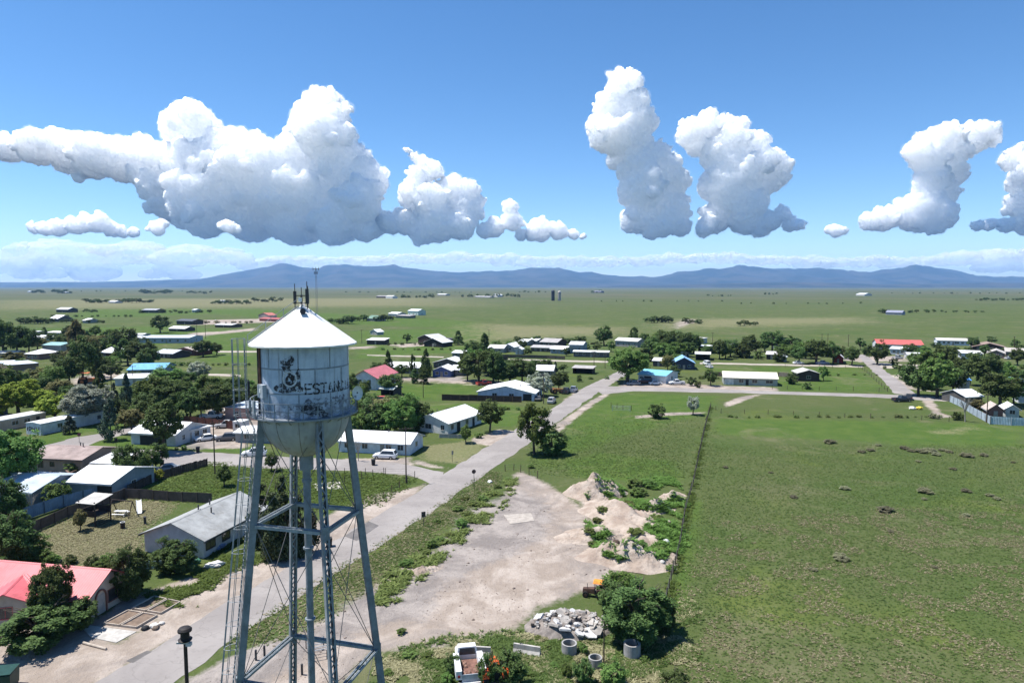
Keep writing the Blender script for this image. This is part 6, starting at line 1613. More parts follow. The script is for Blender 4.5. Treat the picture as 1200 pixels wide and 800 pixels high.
SPEC = {  # length, half width, ground clearance, hood z, belt z, roof z, cabin (x0,x1 bottom, x0,x1 top), bed
 'sedan': (4.6, .90, .22, .86, .92, 1.44, (-1.75, 1.00, -1.05, .30), None),
 'suv': (4.7, .95, .26, 1.02, 1.08, 1.74, (-2.25, 1.05, -1.95, .45), None),
 'van': (5.2, .98, .26, 1.10, 1.15, 1.95, (-2.5, 1.75, -2.45, 1.10), None),
 'pickup': (5.5, .98, .32, 1.10, 1.14, 1.84, (-.85, 1.15, -.65, .60), (-2.7, -.92)),
}
def vehicle(label, px, py, deg, kind, col, name=None, cat=None, group=None):
    L, hw, gc, hz, bz, rz_, cab, bed = SPEC[kind]
    nm = name or {'sedan': 'parked_car', 'suv': 'parked_car', 'van': 'parked_van', 'pickup': 'pickup_truck'}[kind]
    g = P(px, py); root = empty(nm, g, R(deg), label, cat or {'sedan': 'car', 'suv': 'car', 'van': 'van', 'pickup': 'truck'}[kind], group)
    pm = paint(col, .30, .06, 1.0, spec=.6, stain=.08)
    hl = L / 2; b = MB()
    def ring(x, z0, z1, w): return [(x, -w * .86, z0), (x, w * .86, z0), (x, w, z0 + .14), (x, w, z1 - .16), (x, w * .90, z1), (x, -w * .90, z1), (x, -w, z1 - .16), (x, -w, z0 + .14)]
    xs = [(-hl, gc + .18, bz - .12, hw * .88), (-hl + .12, gc, bz - .02, hw * .96), (-hl * .5, gc, bz, hw), (cab[1], gc, bz, hw), (hl * .72, gc, hz - .02, hw * .97), (hl - .14, gc + .02, hz - .14, hw * .92), (hl, gc + .2, hz - .30, hw * .82)]
    if bed:   # open cargo bed: solid body ahead of it, three walls behind
        xs2 = [(bed[1], gc, bz, hw)] + xs[3:]
        loft(b, [ring(*q) for q in xs2])
        b.box(bed[0], bed[1], -hw, hw, gc, gc + .35); b.box(bed[0], bed[1], -hw, -hw + .1, gc + .35, bz); b.box(bed[0], bed[1], hw - .1, hw, gc + .35, bz); b.box(bed[0], bed[0] + .08, -hw + .1, hw - .1, gc + .35, bz)
    else: loft(b, [ring(*q) for q in xs])
    body = b.build('body', pm, root)
    c0, c1, t0, t1 = cab; wi = hw * .93; wt = hw * .74; c = MB()
    bot = [(c0, -wi, bz - .03), (c1, -wi, bz - .03), (c1, wi, bz - .03), (c0, wi, bz - .03)]; top = [(t0, -wt, rz_), (t1, -wt, rz_), (t1, wt, rz_), (t0, wt, rz_)]
    c.hexa(bot + top); c.hexa([(t0 + .05, -wt * .93, rz_), (t1 - .05, -wt * .93, rz_), (t1 - .05, wt * .93, rz_), (t0 + .05, wt * .93, rz_), (t0 + .2, -wt * .8, rz_ + .045), (t1 - .25, -wt * .8, rz_ + .045), (t1 - .25, wt * .8, rz_ + .045), (t0 + .2, wt * .8, rz_ + .045)])
    cabo = c.build('cabin', pm, root)
    def pane(nm_, idx, e=.10):
        q = [Vector((bot + top)[i]) for i in idx]; ce = sum(q, Vector()) / 4; nrm = (q[1] - q[0]).cross(q[3] - q[0]).normalized()
        if nrm.dot(ce - Vector(((c0 + c1) / 2, 0, (bz + rz_) / 2))) < 0: nrm = -nrm
        z = [ce + (v - ce) * (1 - e) + nrm * .012 for v in q]; z2 = [v - nrm * .01 for v in z]
        MB().hexa(z2 + z).build(nm_, GLASS, cabo)
    pane('windshield', (1, 2, 6, 5)); pane('rear_window', (3, 0, 4, 7)); pane('side_window', (0, 1, 5, 4), .13); pane('side_window', (2, 3, 7, 6), .13)
    wr = .34 if kind in ('sedan', 'suv') else .38
    for x in (-hl * .60, hl * .62):
        for s in (-1, 1):
            w_ = MB().tube((x, s * (hw - .20), wr), (x, s * (hw + .015), wr), wr, wr, 16).build('wheel', RUBBER, root)
            MB().tube((x, s * (hw - .02), wr), (x, s * (hw + .025), wr), wr * .6, wr * .55, 12).build('rim', CHROME, w_)
    for s in (-1, 1):
        MB().box(hl - .12, hl - .02, s * hw * .60 - .16, s * hw * .60 + .16, hz - .34, hz - .2).build('headlight', paint((.75, .77, .78), .2, .05), root)
        MB().box(-hl - .005, -hl + .1, s * hw * .72 - .12, s * hw * .72 + .12, bz - .34, bz - .16).build('tail_light', paint((.30, .012, .012), .3, .05), root)
        MB().box(c1 - .35, c1 - .2, s * (hw + .01) if s > 0 else s * (hw + .17), s * (hw + .17) if s > 0 else s * (hw + .01), bz - .02, bz + .13).build('mirror', pm, root)
    MB().box(hl - .05, hl + .04, -hw * .7, hw * .7, gc + .06, gc + .24).build('bumper', DARKMETAL, root)
    return root

WH = (.78, .78, .77)
vehicle('white sport utility vehicle in front of the long white house', 451.5, 537, 172, 'suv', WH)
vehicle('white sedan parked beside the white gabled house', 241, 516, 215, 'sedan', WH)
vehicle('dark grey van parked left of the white roofed shed', 266, 516, 195, 'suv', (.10, .10, .11))
vehicle('silver pickup at the foot of the reddish brown fence', 266, 501, 190, 'pickup', (.45, .45, .45))
vehicle('white pickup parked beyond the reddish brown fence', 248, 490, 10, 'pickup', WH)
vehicle('grey car parked behind the dark wooden fence', 200, 552, 20, 'sedan', (.32, .34, .38))
vehicle('silver hatchback parked by the painted gable house', 646.5, 472, 75, 'suv', (.42, .42, .42))
vehicle('black and white pickup nearest the main road', 672, 459, 72, 'pickup', (.30, .33, .38))
vehicle('dark pickup left of the pickup nearest the main road', 663.5, 460.5, 70, 'pickup', (.05, .055, .06))
vehicle('dark car in shade by the painted gable house carport', 631, 469, 80, 'sedan', (.10, .10, .10))
vehicle('white sedan in front of the sky blue hall', 768, 450.5, 8, 'sedan', WH)
vehicle('white pickup at the right corner of the sky blue hall', 793, 450.5, 182, 'pickup', (.66, .66, .65))
vehicle('dark red van beside the sky blue hall', 755.5, 449, 175, 'van', (.10, .035, .03))
vehicle('grey car in the shade of the big junction tree', 742, 450.8, 185, 'sedan', (.25, .27, .29))
vehicle('black pickup standing at the cross road corner', 1057, 470.5, 5, 'pickup', (.02, .025, .035))
vehicle('dark car beside the black pickup at the corner', 1065, 468, 60, 'suv', (.03, .03, .035))
vehicle('white car parked under trees on the far lane', 935.5, 426.5, 5, 'sedan', WH)
vehicle('blue grey pickup parked under trees on the far lane', 964, 427, 8, 'pickup', (.25, .28, .36))
vehicle('red and white car parked beside the church trees', 443, 471, 190, 'suv', (.55, .10, .09))
vehicle('white car parked beside the red one near the church', 451, 470, 100, 'sedan', WH)
vehicle('white camper van by the two carports', 828, 427.5, 95, 'van', WH)
vehicle('white car below the camper van by the carports', 831, 431, 100, 'sedan', (.6, .6, .6))
vehicle('pale car parked by the far middle row lane', 681, 417.8, 5, 'sedan', (.62, .60, .56))
vehicle('white car half hidden behind the tower ladder', 298, 534, 190, 'suv', WH)
vehicle('white car on the dirt yard by the pink walled building', 258, 484, 20, 'sedan', (.66, .66, .64))
vehicle('red car beside the picnic roofs behind the painted gable', 567, 451, 30, 'pickup', (.45, .06, .05))
vehicle('dark car by the long pale trailer far right', 1092, 424, 15, 'sedan', (.2, .2, .2))
vehicle('silver car between the far right roofs', 1183, 421, 10, 'sedan', (.5, .5, .5))
vehicle('white car before the small white flat roofed annex', 1052, 420.5, 20, 'pickup', (.5, .5, .5))

# white service truck in the foreground
svc = empty('service_truck', P(548.5, 785), R(100), 'white service truck with rusty open bed among weeds', 'truck')
TW = paint((.66, .66, .66), .5, .15, 1.5)
b = MB(); loft(b, [[(x, -w, z0), (x, w, z0), (x, w, z1 - .12), (x, w * .9, z1), (x, -w * .9, z1), (x, -w, z1 - .12)] for x, z0, z1, w in ((.55, .45, 1.15, 1.0), (1.6, .45, 1.18, 1.0), (2.3, .45, 1.10, .95), (2.65, .6, .95, .85))]); b.build('body', TW, svc)
b = MB(); b.hexa([(.5, -.95, 1.1), (1.75, -.95, 1.1), (1.75, .95, 1.1), (.5, .95, 1.1), (.62, -.78, 1.85), (1.3, -.78, 1.85), (1.3, .78, 1.85), (.62, .78, 1.85)]); cabo = b.build('cabin', TW, svc)
MB().hexa([(1.72, -.8, 1.17), (1.735, -.8, 1.17), (1.735, .8, 1.17), (1.72, .8, 1.17), (1.345, -.68, 1.78), (1.36, -.68, 1.78), (1.36, .68, 1.78), (1.345, .68, 1.78)]).build('windshield', GLASS, cabo)
MB().hexa([(.50, -.75, 1.2), (.515, -.75, 1.2), (.515, .75, 1.2), (.50, .75, 1.2), (.585, -.66, 1.75), (.60, -.66, 1.75), (.60, .66, 1.75), (.585, .66, 1.75)]).build('rear_window', GLASS, cabo)
for s in (-1, 1):
    MB().box(-2.6, .4, s * 1.05 - .25, s * 1.05 + .25, .75, 1.5).build('tool_cabinet', TW, svc)
    for x in (-1.7, 1.75):
        w_ = MB().tube((x, s * .75, .40), (x, s * 1.02, .40), .40, .40, 16).build('wheel', RUBBER, svc); MB().tube((x, s * .95, .40), (x, s * 1.04, .40), .22, .2, 12).build('rim', CHROME, w_)
    MB().box(-2.68, -2.6, s * 1.05 - .1, s * 1.05 + .1, .95, 1.15).build('tail_light', paint((.3, .02, .02), .4), svc)
MB().box(-2.6, .4, -.80, .80, .72, .80).build('bed_floor', paint((.17, .09, .07), .9, .4, 2.0), svc)
MB().box(-2.66, -2.6, -.8, .8, .45, 1.2).build('tailgate', paint((.40, .42, .46), .5), svc)
MB().box(-2.9, -2.68, -1.15, 1.15, .42, .56).build('bumper', paint((.6, .6, .6), .5), svc)
for i in range(9):
    g = random.Random(i); x, y = g.uniform(-2.3, .1), g.uniform(-.6, .6)
    MB().hexa([(x - .2, y - .15, .8), (x + .2, y - .15, .8), (x + .2, y + .15, .8), (x - .2, y + .15, .8), (x - .12, y - .1, .95 + .1 * g.random()), (x + .12, y - .1, .95), (x + .1, y + .1, 1.0), (x - .1, y + .12, .92)]).build('scrap_block', paint((.22, .13, .10), .9, .4, 2.5), svc)
# orange machines
def tractor(label, px, py, deg, scale=1.0, canopy=True, col=(.62, .16, .02), hood=None):
    root = empty('tractor', P(px, py), R(deg), label, 'tractor'); root.scale = (scale,) * 3; om = paint(col, .5, .2, 1.5); hm = paint(hood, .6, .3, 1.5) if hood else om
    MB().hexa([(.1, -.42, .6), (1.9, -.36, .6), (1.9, .36, .6), (.1, .42, .6), (.1, -.40, 1.35), (1.85, -.30, 1.2), (1.85, .30, 1.2), (.1, .40, 1.35)]).build('engine_hood', hm, root)
    MB().box(-1.2, .2, -.38, .38, .5, .85).build('chassis', DARKMETAL, root)
    for s in (-1, 1):
        for x, r, w in ((-.8, .72, .4), (1.4, .45, .28)):
            y = s * (.75 if r > .5 else .6); w_ = MB().tube((x, y - w / 2, r), (x, y + w / 2, r), r, r, 16).build('wheel', RUBBER, root); MB().tube((x, y + s * (w / 2 - .06), r), (x, y + s * (w / 2 + .02), r), r * .5, r * .45, 12).build('rim', hm, w_)
        MB().hexa([(-1.4, s * .75 - .25, 1.2), (-.2, s * .75 - .25, 1.2), (-.2, s * .75 + .25, 1.2), (-1.4, s * .75 + .25, 1.2), (-1.2, s * .75 - .25, 1.5), (-.4, s * .75 - .25, 1.5), (-.4, s * .75 + .25, 1.5), (-1.2, s * .75 + .25, 1.5)]).build('fender', hm, root)
    MB().box(-1.0, -.45, -.28, .28, .85, 1.05).box(-1.05, -.95, -.28, .28, 1.05, 1.55).build('seat', RUBBER, root)
    MB().tube((.0, 0, 1.3), (-.2, 0, 1.6), .03).tube((-.2, 0, 1.6), (-.23, 0, 1.63), .22, .22, 12).build('steering_wheel', DARKMETAL, root)
    MB().tube((1.2, .15, 1.2), (1.2, .15, 2.0), .045).build('exhaust_pipe', DARKMETAL, root)
    if canopy:
        for x in (-1.2, .1):
            for s in (-1, 1): MB().tube((x, s * .6, .9), (x, s * .6, 2.3), .035).build('canopy_post', DARKMETAL, root)
        MB().hexa([(-1.45, -.8, 2.3), (.35, -.8, 2.3), (.35, .8, 2.3), (-1.45, .8, 2.3), (-1.35, -.7, 2.42), (.25, -.7, 2.42), (.25, .7, 2.42), (-1.35, .7, 2.42)]).build('canopy', om, root)
tractor('orange tractor with canopy behind the big dark bush', 698, 699, 165, .75, True, (.70, .24, .03), (.09, .05, .035))
tractor('orange red machine under the bush beside the white truck', 580, 800, 95, 1.1, False, (.62, .10, .02))
tractor('small orange tractor parked near the painted gable house', 652, 461, 20, 1.2, False, (.40, .17, .05))
tractor('orange machinery under the dark trees at the upper left', 103, 451, 20, 1.8, True, (.60, .17, .06))
# ------------------------------------------------------------------ fences, poles, yard things
def fence(label, pts, h, mat, style='panel', step=2.4, name='fence', postm=None, z=None, rails=2, sheet=None):
    """pts = ground pixels along the run; every post and panel its own part"""
    W = [P(*p) for p in pts]; root = empty(name, W[0], 0, label, 'fence' if 'wall' not in name else 'wall'); o0 = W[0]
    postm = postm or WOODP; rng = random.Random(int(pts[0][0] * 3 + pts[0][1]))
    cur = []
    for a, b in zip(W[:-1], W[1:]):
        n = max(1, round((b - a).length / step))
        for i in range(n): cur.append((a.lerp(b, i / n), a.lerp(b, (i + 1) / n)))
    pm_cache = {}
    post = MB().hexa([(-.055, -.055, -.2), (.055, -.055, -.2), (.055, .055, -.2), (-.055, .055, -.2), (-.05, -.05, h + .1), (.05, -.05, h + .1), (.05, .05, h + .1), (-.05, .05, h + .1)]).mesh('post', postm)
    for k, (a, b) in enumerate(cur + [(cur[-1][1], None)]):
        o = link('post', post, root, a - o0); o.rotation_euler = (rng.uniform(-.05, .05) if style == 'wire' else 0, rng.uniform(-.05, .05) if style == 'wire' else 0, rng.uniform(0, 3)); 
        if style == 'wire': o.scale = (1, 1, rng.uniform(.85, 1.12))
    if style == 'wire':
        for q in range(rails + 1):
            zz = h * (.3 + .65 * q / max(1, rails)); mb = MB()
            for a, b in cur: mb.tube(a - o0 + Vector((0, 0, zz)), b - o0 + Vector((0, 0, zz - .02)), .012, n=3, cap=False)
            mb.build('wire', DARKMETAL, root)
    else:
        for a, b in cur:
            d = (b - a).normalized(); nrm = Vector((-d.y, d.x, 0)); L = (b - a).length
            if style == 'panel':
                mb = MB(); hh = h * rng.uniform(.96, 1.03); mb.beam(a - o0 + Vector((0, 0, hh / 2 + .04)) + nrm * .07, b - o0 + Vector((0, 0, hh / 2 + .04)) + nrm * .07, .035, hh); mb.build('panel', mat, root)
            elif style == 'corrugated':
                mb = MB(); n = max(4, int(L / .16)); vs = []
                for i in range(n + 1):
                    for zz in (.05, h): vs.append(a - o0 + d * (L * i / n) + nrm * (.07 + (.03 if i % 2 else -.03)) + Vector((0, 0, zz)))
                mb.add(vs, [(2 * i, 2 * i + 2, 2 * i + 3, 2 * i + 1) for i in range(n)]); mb.build('panel', mat, root)
            elif style == 'planks':
                n = max(2, int(L / .4))
                for i in range(n):
                    p0 = a - o0 + d * (L * (i + .04) / n) + nrm * .07; p1 = a - o0 + d * (L * (i + .96) / n) + nrm * .07; hh = h * rng.uniform(.93, 1.04)
                    MB().beam(p0 + Vector((0, 0, hh / 2)), p1 + Vector((0, 0, hh / 2)), .03, hh).build('plank', mat, root)
    return root

BLUEF = paint((.17, .25, .36), .5, .2, .8); DARKW = paint((.060, .045, .038), .9, .3, 1.5); BLOCK = paint((.105, .085, .072), .95, .25, 1.2); STEEL = paint((.42, .48, .54), .45, .2, .7, metal=.2)
fence('blue corrugated fence beside the yard with the play tower', [(28,610),(75,594),(120,583),(180,556)], 1.9, BLUEF, 'corrugated', 3.0, postm=paint((.07,.10,.14),.7))
fence('dark block wall round the dry lawn', [(32,628),(80,606),(140,587),(146,584),(248,590)], 1.6, BLOCK, 'panel', 2.4, name='garden_wall', postm=BLOCK)
fence('dark board fence between the bright green lot and the grey car', [(150,579),(186,562),(243,546)], 1.5, DARKW, 'planks', 2.4)
fence('reddish brown board fence behind the silver pickup', [(213,496),(240,499),(274,503)], 2.0, paint((.10,.04,.032),.9,.3), 'planks', 2.6)
fence('dark brown fence before the painted gable house', [(518,469),(560,470),(611,471.5)], 1.8, paint((.07,.045,.035),.9,.3), 'panel', 2.6)
fence('dark fence along the far middle lane left', [(588,419),(640,420),(662,421)], 1.5, paint((.10,.09,.075),.9,.3), 'panel', 4.0)
fence('dark slanting fence beside the big dark tree', [(574,428),(595,421.5)], 1.7, DARKW, 'panel', 4.0)
fence('weathered fence right of the cream roofed building', [(912,441),(924,442),(934,443)], 1.6, WOODG, 'panel', 3.0)
fence('rusty fence behind the cream roofed building', [(826,440),(850,441)], 1.5, paint((.14,.10,.08),.9,.3), 'panel', 3.0)
fence('silver corrugated steel fence angling down to the field', [(1113,471),(1126,477),(1140,486),(1160,497)], 2.0, STEEL, 'corrugated', 3.0, postm=GALV)
fence('silver corrugated steel fence along the field at the right edge', [(1161,497),(1185,498.5),(1225,500)], 2.0, paint((.36,.46,.52),.45,.2,.7,metal=.2), 'corrugated', 3.0, postm=GALV)
fence('low blue board fence behind the dense dark tree', [(160,668),(193,666)], 1.0, paint((.22,.34,.44),.7,.2), 'panel', 2.0)
fence('short pale wall before the white hip roofed house', [(515,513),(548,514)], .9, paint((.35,.33,.31),.9,.2), 'panel', 2.0, name='garden_wall', postm=CONC)
fence('post and wire fence separating the lot from the big field', [(779,712),(784,690),(797,640),(803,600),(812,570),(820,530),(828,495),(833,477)], 1.35, None, 'wire', 2.4, rails=4)
fence('post and wire fence along the lower edge of the bright green lot', [(404,566),(424,561),(450,556),(476,556),(486,560),(468,572),(440,590)], 1.1, None, 'wire', 2.8)
fence('wire fence along the side street before the bright green lot', [(300,553),(350,554),(404,555.5),(452,556)], 1.1, None, 'wire', 4.5)
fence('post and wire fence across the top of the big field', [(833,477),(845,484),(900,485.5),(960,488),(1020,490),(1080,492),(1112,494)], 1.2, None, 'wire', 6.0)
fence('pasture fence along the cross road', [(905,456),(940,457),(1000,458),(1030,459.5),(1040,459)], 1.3, None, 'wire', 5.5)
fence('pasture fence beside the wide pale street', [(1040,459),(1030,450),(1016,437),(1008,431)], 1.3, None, 'wire', 6.0)
fence('pasture fence along the far lane', [(1006,431.5),(960,431),(920,430)], 1.3, None, 'wire', 6.0)
fence('wire fence at the field edge left of the round shrub', [(716,478),(730,480),(740,481)], 1.4, None, 'wire', 2.2)
fence('short line of posts at the end of the lot by the road', [(592,552),(602,551),(610,553),(620,556),(630,560)], 1.2, None, 'wire', 3.0)

def pole(label, bx, by, top, r=.13, arms=1, transformer=False, col=(.085, .062, .045)):
    h = top_z(bx, by, top); root = empty('utility_pole', P(bx, by), R(20), label, 'pole'); m = paint(col, .95, .3, 1.0)
    MB().tube((0, 0, -.1), (0, 0, h), r, r * .65, 10).build('post', m, root)
    for k in range(arms):
        z = h - .4 - k * .9; a = MB().beam((-1.1, .12, z), (1.1, .12, z), .10, .12).build('crossarm', m, root)
        for x in (-1.0, -.5, .5, 1.0): MB().lathe([(.02, 0), (.05, .02), (.05, .1), (.03, .14)], 8, (x, .12, z + .06)).build('insulator', paint((.25, .22, .2), .3), a)
    if transformer: MB().tube((.28, 0, h - 2.2), (.28, 0, h - 1.3), .22, n=14).build('transformer', GALV, root)
    return root
pole('tall utility pole on the side street corner', 476, 566, 500, .13, 1)
pole('utility pole on the green verge by the side street', 252, 556, 494, .13, 1)
pole('utility pole in front of the painted gable house', 637, 473, 438, .14, 1, True)
pole('utility pole in the grass behind the long white house', 496, 466, 446, .13, 1)
pole('utility pole beside the dark open shed', 696, 436, 411, .14, 1)
pole('shorter pole right of the dark open shed', 709, 432, 414, .12, 1)
pole('utility pole at the steel fence corner', 1156, 495, 461, .14, 1)
pole('pole left of the blue roofed hall', 131, 465, 430, .13, 1)
pole('pole before the sky blue roof', 156, 450, 428, .13, 1)
pole('pole near the right end of the sky blue roof', 188, 443, 427, .13, 1)
pole('tall pole at the dirt road on the left meadow', 241, 397, 378, .15, 1)
pole('tall pole left of the dirt road pole', 231, 399, 376, .15, 1)
pole('pole in the pasture left of the pointed conifer', 424, 402, 386, .15, 1)
pole('pole by the tall dark conifer', 573, 396, 386, .15, 1)
pole('first of the far poles behind the lane grove', 963, 402, 391, .16, 1)
pole('second of the far poles behind the lane grove', 970, 402, 391, .16, 1)
pole('far pole left of the round tree by the school', 994, 406, 392, .16, 1)
pole('pole before the far right roofs', 1188, 412, 394, .16, 1)
pole('pole in the right grove', 1137, 452, 426, .13, 1)
pole('pole by the pink walled building', 236, 494, 475, .12, 0)
pole('dark upright post among the concrete rings', 707.5, 781, 727, .07, 0)
pole('pole left of the two carports', 835, 405, 389, .15, 1)
pole('leaning pole at the blue grey shed', 10, 606, 562, .12, 0)
# pole with siren in the foreground
sg = Vector((-22.4, 44.5, 0)); sz = PD(217, 750, 44.5).z
sp_ = empty('siren_pole', (PD(217, 750, 44.5).x, 44.5, 0), 0, 'dark wooden pole carrying a round siren near the tower', 'siren')
MB().tube((0, 0, -.1), (0, 0, sz), .15, .12, 12).build('post', paint((.06, .042, .034), .95, .3), sp_)
MB().lathe([(.0, sz + .02), (.42, sz + .02), (.46, sz + .10), (.30, sz + .16), (.28, sz + .55), (.33, sz + .60), (.45, sz + .66), (.46, sz + .78), (.36, sz + .90), (.2, sz + .95), (.0, sz + .96)], 24).build('siren', paint((.022, .018, .017), .6, .3), sp_, smooth=False)
MB().box(-.46, .30, -.3, .3, sz - .10, sz + .018).build('platform', paint((.42, .42, .42), .7), sp_)
MB().box(.10, .42, -.18, .12, sz - .34, sz - .12).build('control_box', paint((.62, .62, .62), .6), sp_)
# communication mast beyond the tower
mast_d = 340.0; mb_ = PD(372, 400, mast_d); mtop = PD(372, 313, mast_d).z
ms = empty('radio_mast', (mb_.x, mast_d, 0), R(15), 'thin lattice radio mast rising behind the tank roof', 'mast')
mm = paint((.16, .17, .19), .5, .1); lt = MB()
for k in range(3):
    a = k * 2.094; MB().tube((.7 * math.cos(a), .7 * math.sin(a), 0), (.35 * math.cos(a), .35 * math.sin(a), mtop - 1), .07, .05, 5).build('mast_leg', mm, ms)
n = 30
for i in range(n):
    for k in range(3):
        z0, z1 = (mtop - 1) * i / n, (mtop - 1) * (i + 1) / n; q0 = .7 - .35 * i / n; q1 = .7 - .35 * (i + 1) / n; a, b_ = k * 2.094, (k + 1) * 2.094
        lt.tube((q0 * math.cos(a), q0 * math.sin(a), z0), (q1 * math.cos(b_), q1 * math.sin(b_), z1), .03, n=3, cap=False)
lt.build('lattice', mm, ms)
for z, r in ((mtop - .8, 1.3), (mtop - 2.8, .7)):
    MB().tube((-r, 0, z), (r, 0, z), .12).tube((0, -r, z), (0, r, z), .12).build('antenna_arm', mm, ms)
    for a in range(4): MB().box(r * math.cos(a * 1.571) - .15, r * math.cos(a * 1.571) + .15, r * math.sin(a * 1.571) - .15, r * math.sin(a * 1.571) + .15, z - .7, z + .8).build('panel_antenna', mm, ms)
# silos on the plain
for lab, px, w, col, ty in (('dark blue silo of the pair on the plain', 648, 4.0, (.018, .022, .035), 339.8), ('pale concrete silo of the pair on the plain', 655.5, 3.6, (.36, .33, .31), 340.8)):
    g = P(px, 352.3); h = top_z(px, 352.3, ty); r = w * px_m(px, 352.3) / 2
    s_ = empty('silo', g, 0, lab, 'silo'); MB().lathe([(r, 0), (r, h * .88)], 24).build('silo_wall', paint(col, .5, .2, .1), s_, smooth=True)
    MB().lathe([(r * 1.01, h * .88), (r * .95, h * .93), (r * .6, h * .98), (.05, h)], 24).build('dome', paint(mul(col, 1.3), .5, .2, .1), s_, smooth=True)
    for z in range(1, 8): MB().lathe([(r * 1.005, h * .11 * z), (r * 1.02, h * .11 * z + .1), (r * 1.005, h * .11 * z + .3)], 24).build('hoop', DARKMETAL, s_)
# road signs
def sign(label, bx, by, top, octo=True, col=(.35, .03, .03), face=200):
    h = top_z(bx, by, top); r_ = empty('road_sign', P(bx, by), R(face), label, 'sign'); MB().tube((0, 0, 0), (0, 0, h), .04, n=8).build('post', DARKMETAL, r_)
    mb = MB(); pts = [(.38 * math.cos(R(22.5 + 45 * k)), .38 * math.sin(R(22.5 + 45 * k))) for k in range(8)] if octo else [(-.3, -.4), (.3, -.4), (.3, .4), (-.3, .4)]
    n = len(pts); mb.add([(x, -.05 - o, h - .2 + z) for o in (0, .02) for x, z in pts], [tuple(range(n)), tuple(range(2 * n - 1, n - 1, -1))] + [(i, (i + 1) % n, n + (i + 1) % n, n + i) for i in range(n)]); mb.build('sign_plate', paint(col, .5, .2), r_)
sign('back of a stop sign on the right verge opposite the side street', 555.5, 573, 551, True, (.12, .07, .065))
sign('road sign on the verge by the white house lawn', 530, 541, 529, False, (.25, .24, .22), 60)
sign('stop sign at the corner by the white mobile home', 93, 519, 508, True, (.18, .05, .06))
sign('dark marker post on the verge beside the weeds', 496.5, 617, 601, False, (.06, .05, .045))
sign('small sign on a post by the spruce lawn', 136.5, 528, 514, False, (.05, .04, .04))
# wheelie bins
for lab, px, py, col in (('black wheelie bin in front of the long white house', 437.5, 545, (.02, .02, .022)), ('black wheelie bin beside the driveway of the white sedan', 232, 530, (.02, .02, .022)), ('dark bin by the tower leg and road', 386, 640, (.025, .022, .02)), ('dark bin by the parked grey car', 190, 546, (.02, .02, .02))):
    r_ = empty('wheelie_bin', P(px, py), R(20), lab, 'bin'); m = paint(col, .6)
    MB().hexa([(-.28, -.32, .08), (.28, -.32, .08), (.28, .32, .08), (-.28, .32, .08), (-.36, -.42, 1.1), (.36, -.42, 1.1), (.36, .42, 1.1), (-.36, .42, 1.1)]).build('body', m, r_)
    MB().hexa([(-.38, -.45, 1.1), (.38, -.45, 1.1), (.38, .45, 1.1), (-.38, .45, 1.1), (-.36, -.40, 1.2), (.36, -.40, 1.2), (.36, .45, 1.16), (-.36, .45, 1.16)]).build('lid', m, r_)
    for s in (-1, 1): MB().tube((s * .22, .34, .12), (s * .3, .34, .12), .12, n=10).build('wheel', RUBBER, r_)
# dumpster cut by the lower left corner
dm = empty('dumpster', P(2, 806), R(12), 'dark green dumpster at the lower left corner', 'dumpster'); m = paint((.012, .05, .04), .5, .2)
MB().hexa([(-1.0, -.75, .15), (1.0, -.75, .15), (1.0, .75, .15), (-1.0, .75, .15), (-1.1, -.95, 1.5), (1.1, -.95, 1.5), (1.1, .75, 1.6), (-1.1, .75, 1.6)]).build('body', m, dm)
MB().box(-1.12, 1.12, -.98, .78, 1.6, 1.66).build('lid', m, dm)
for x in (-.9, .9): MB().box(x - .1, x + .1, -.6, .6, 0, .15).build('skid', DARKMETAL, dm)
# concrete rings
for lab, px, py, ro, h in (('concrete well ring beside the thicket, rightmost of three', 740.5, 768, .78, 1.25), ('concrete well ring left of the upright post, farthest of three', 667, 764, .72, .95), ('concrete well ring at the post foot, nearest of three', 697.5, 780, .62, .85)):
    r_ = empty('concrete_ring', P(px, py), 0, lab, 'concrete ring')
    MB().lathe([(ro, 0), (ro, h), (ro * .80, h), (ro * .80, .05)], 28).build('ring', paint((.30, .29, .28), .9, .2, 1.5, stain=.5), r_, smooth=False)
# concrete barriers
for lab, a_, b_ in (('long concrete barrier lying behind the white truck', (540,766), (575,768)), ('concrete barrier at the edge of the dirt lot', (602,763), (633,768))):
    a_, b_ = P(*a_), P(*b_); r_ = empty('concrete_barrier', a_, 0, lab, 'barrier'); d = (b_ - a_).normalized(); n_ = Vector((-d.y, d.x, 0)); v = b_ - a_; mb = MB()
    sec = [(-.3, 0), (.3, 0), (.3, .1), (.12, .4), (.09, .85), (-.09, .85), (-.12, .4), (-.3, .1)]; vs = [e + n_ * s + Vector((0, 0, z)) for e in (Vector(), v) for s, z in sec]
    mb.add(vs, [tuple(range(7, -1, -1)), tuple(range(8, 16))] + [(i, (i + 1) % 8, 8 + (i + 1) % 8, 8 + i) for i in range(8)]); mb.build('barrier_body', CONC, r_)
    MB().tube(v * .25 + Vector((0, 0, .85)), v * .25 + Vector((0, 0, .93)), .05).tube(v * .25 + Vector((0, 0, .93)), v * .35 + Vector((0, 0, .93)), .03).build('lifting_eye', DARKMETAL, r_)

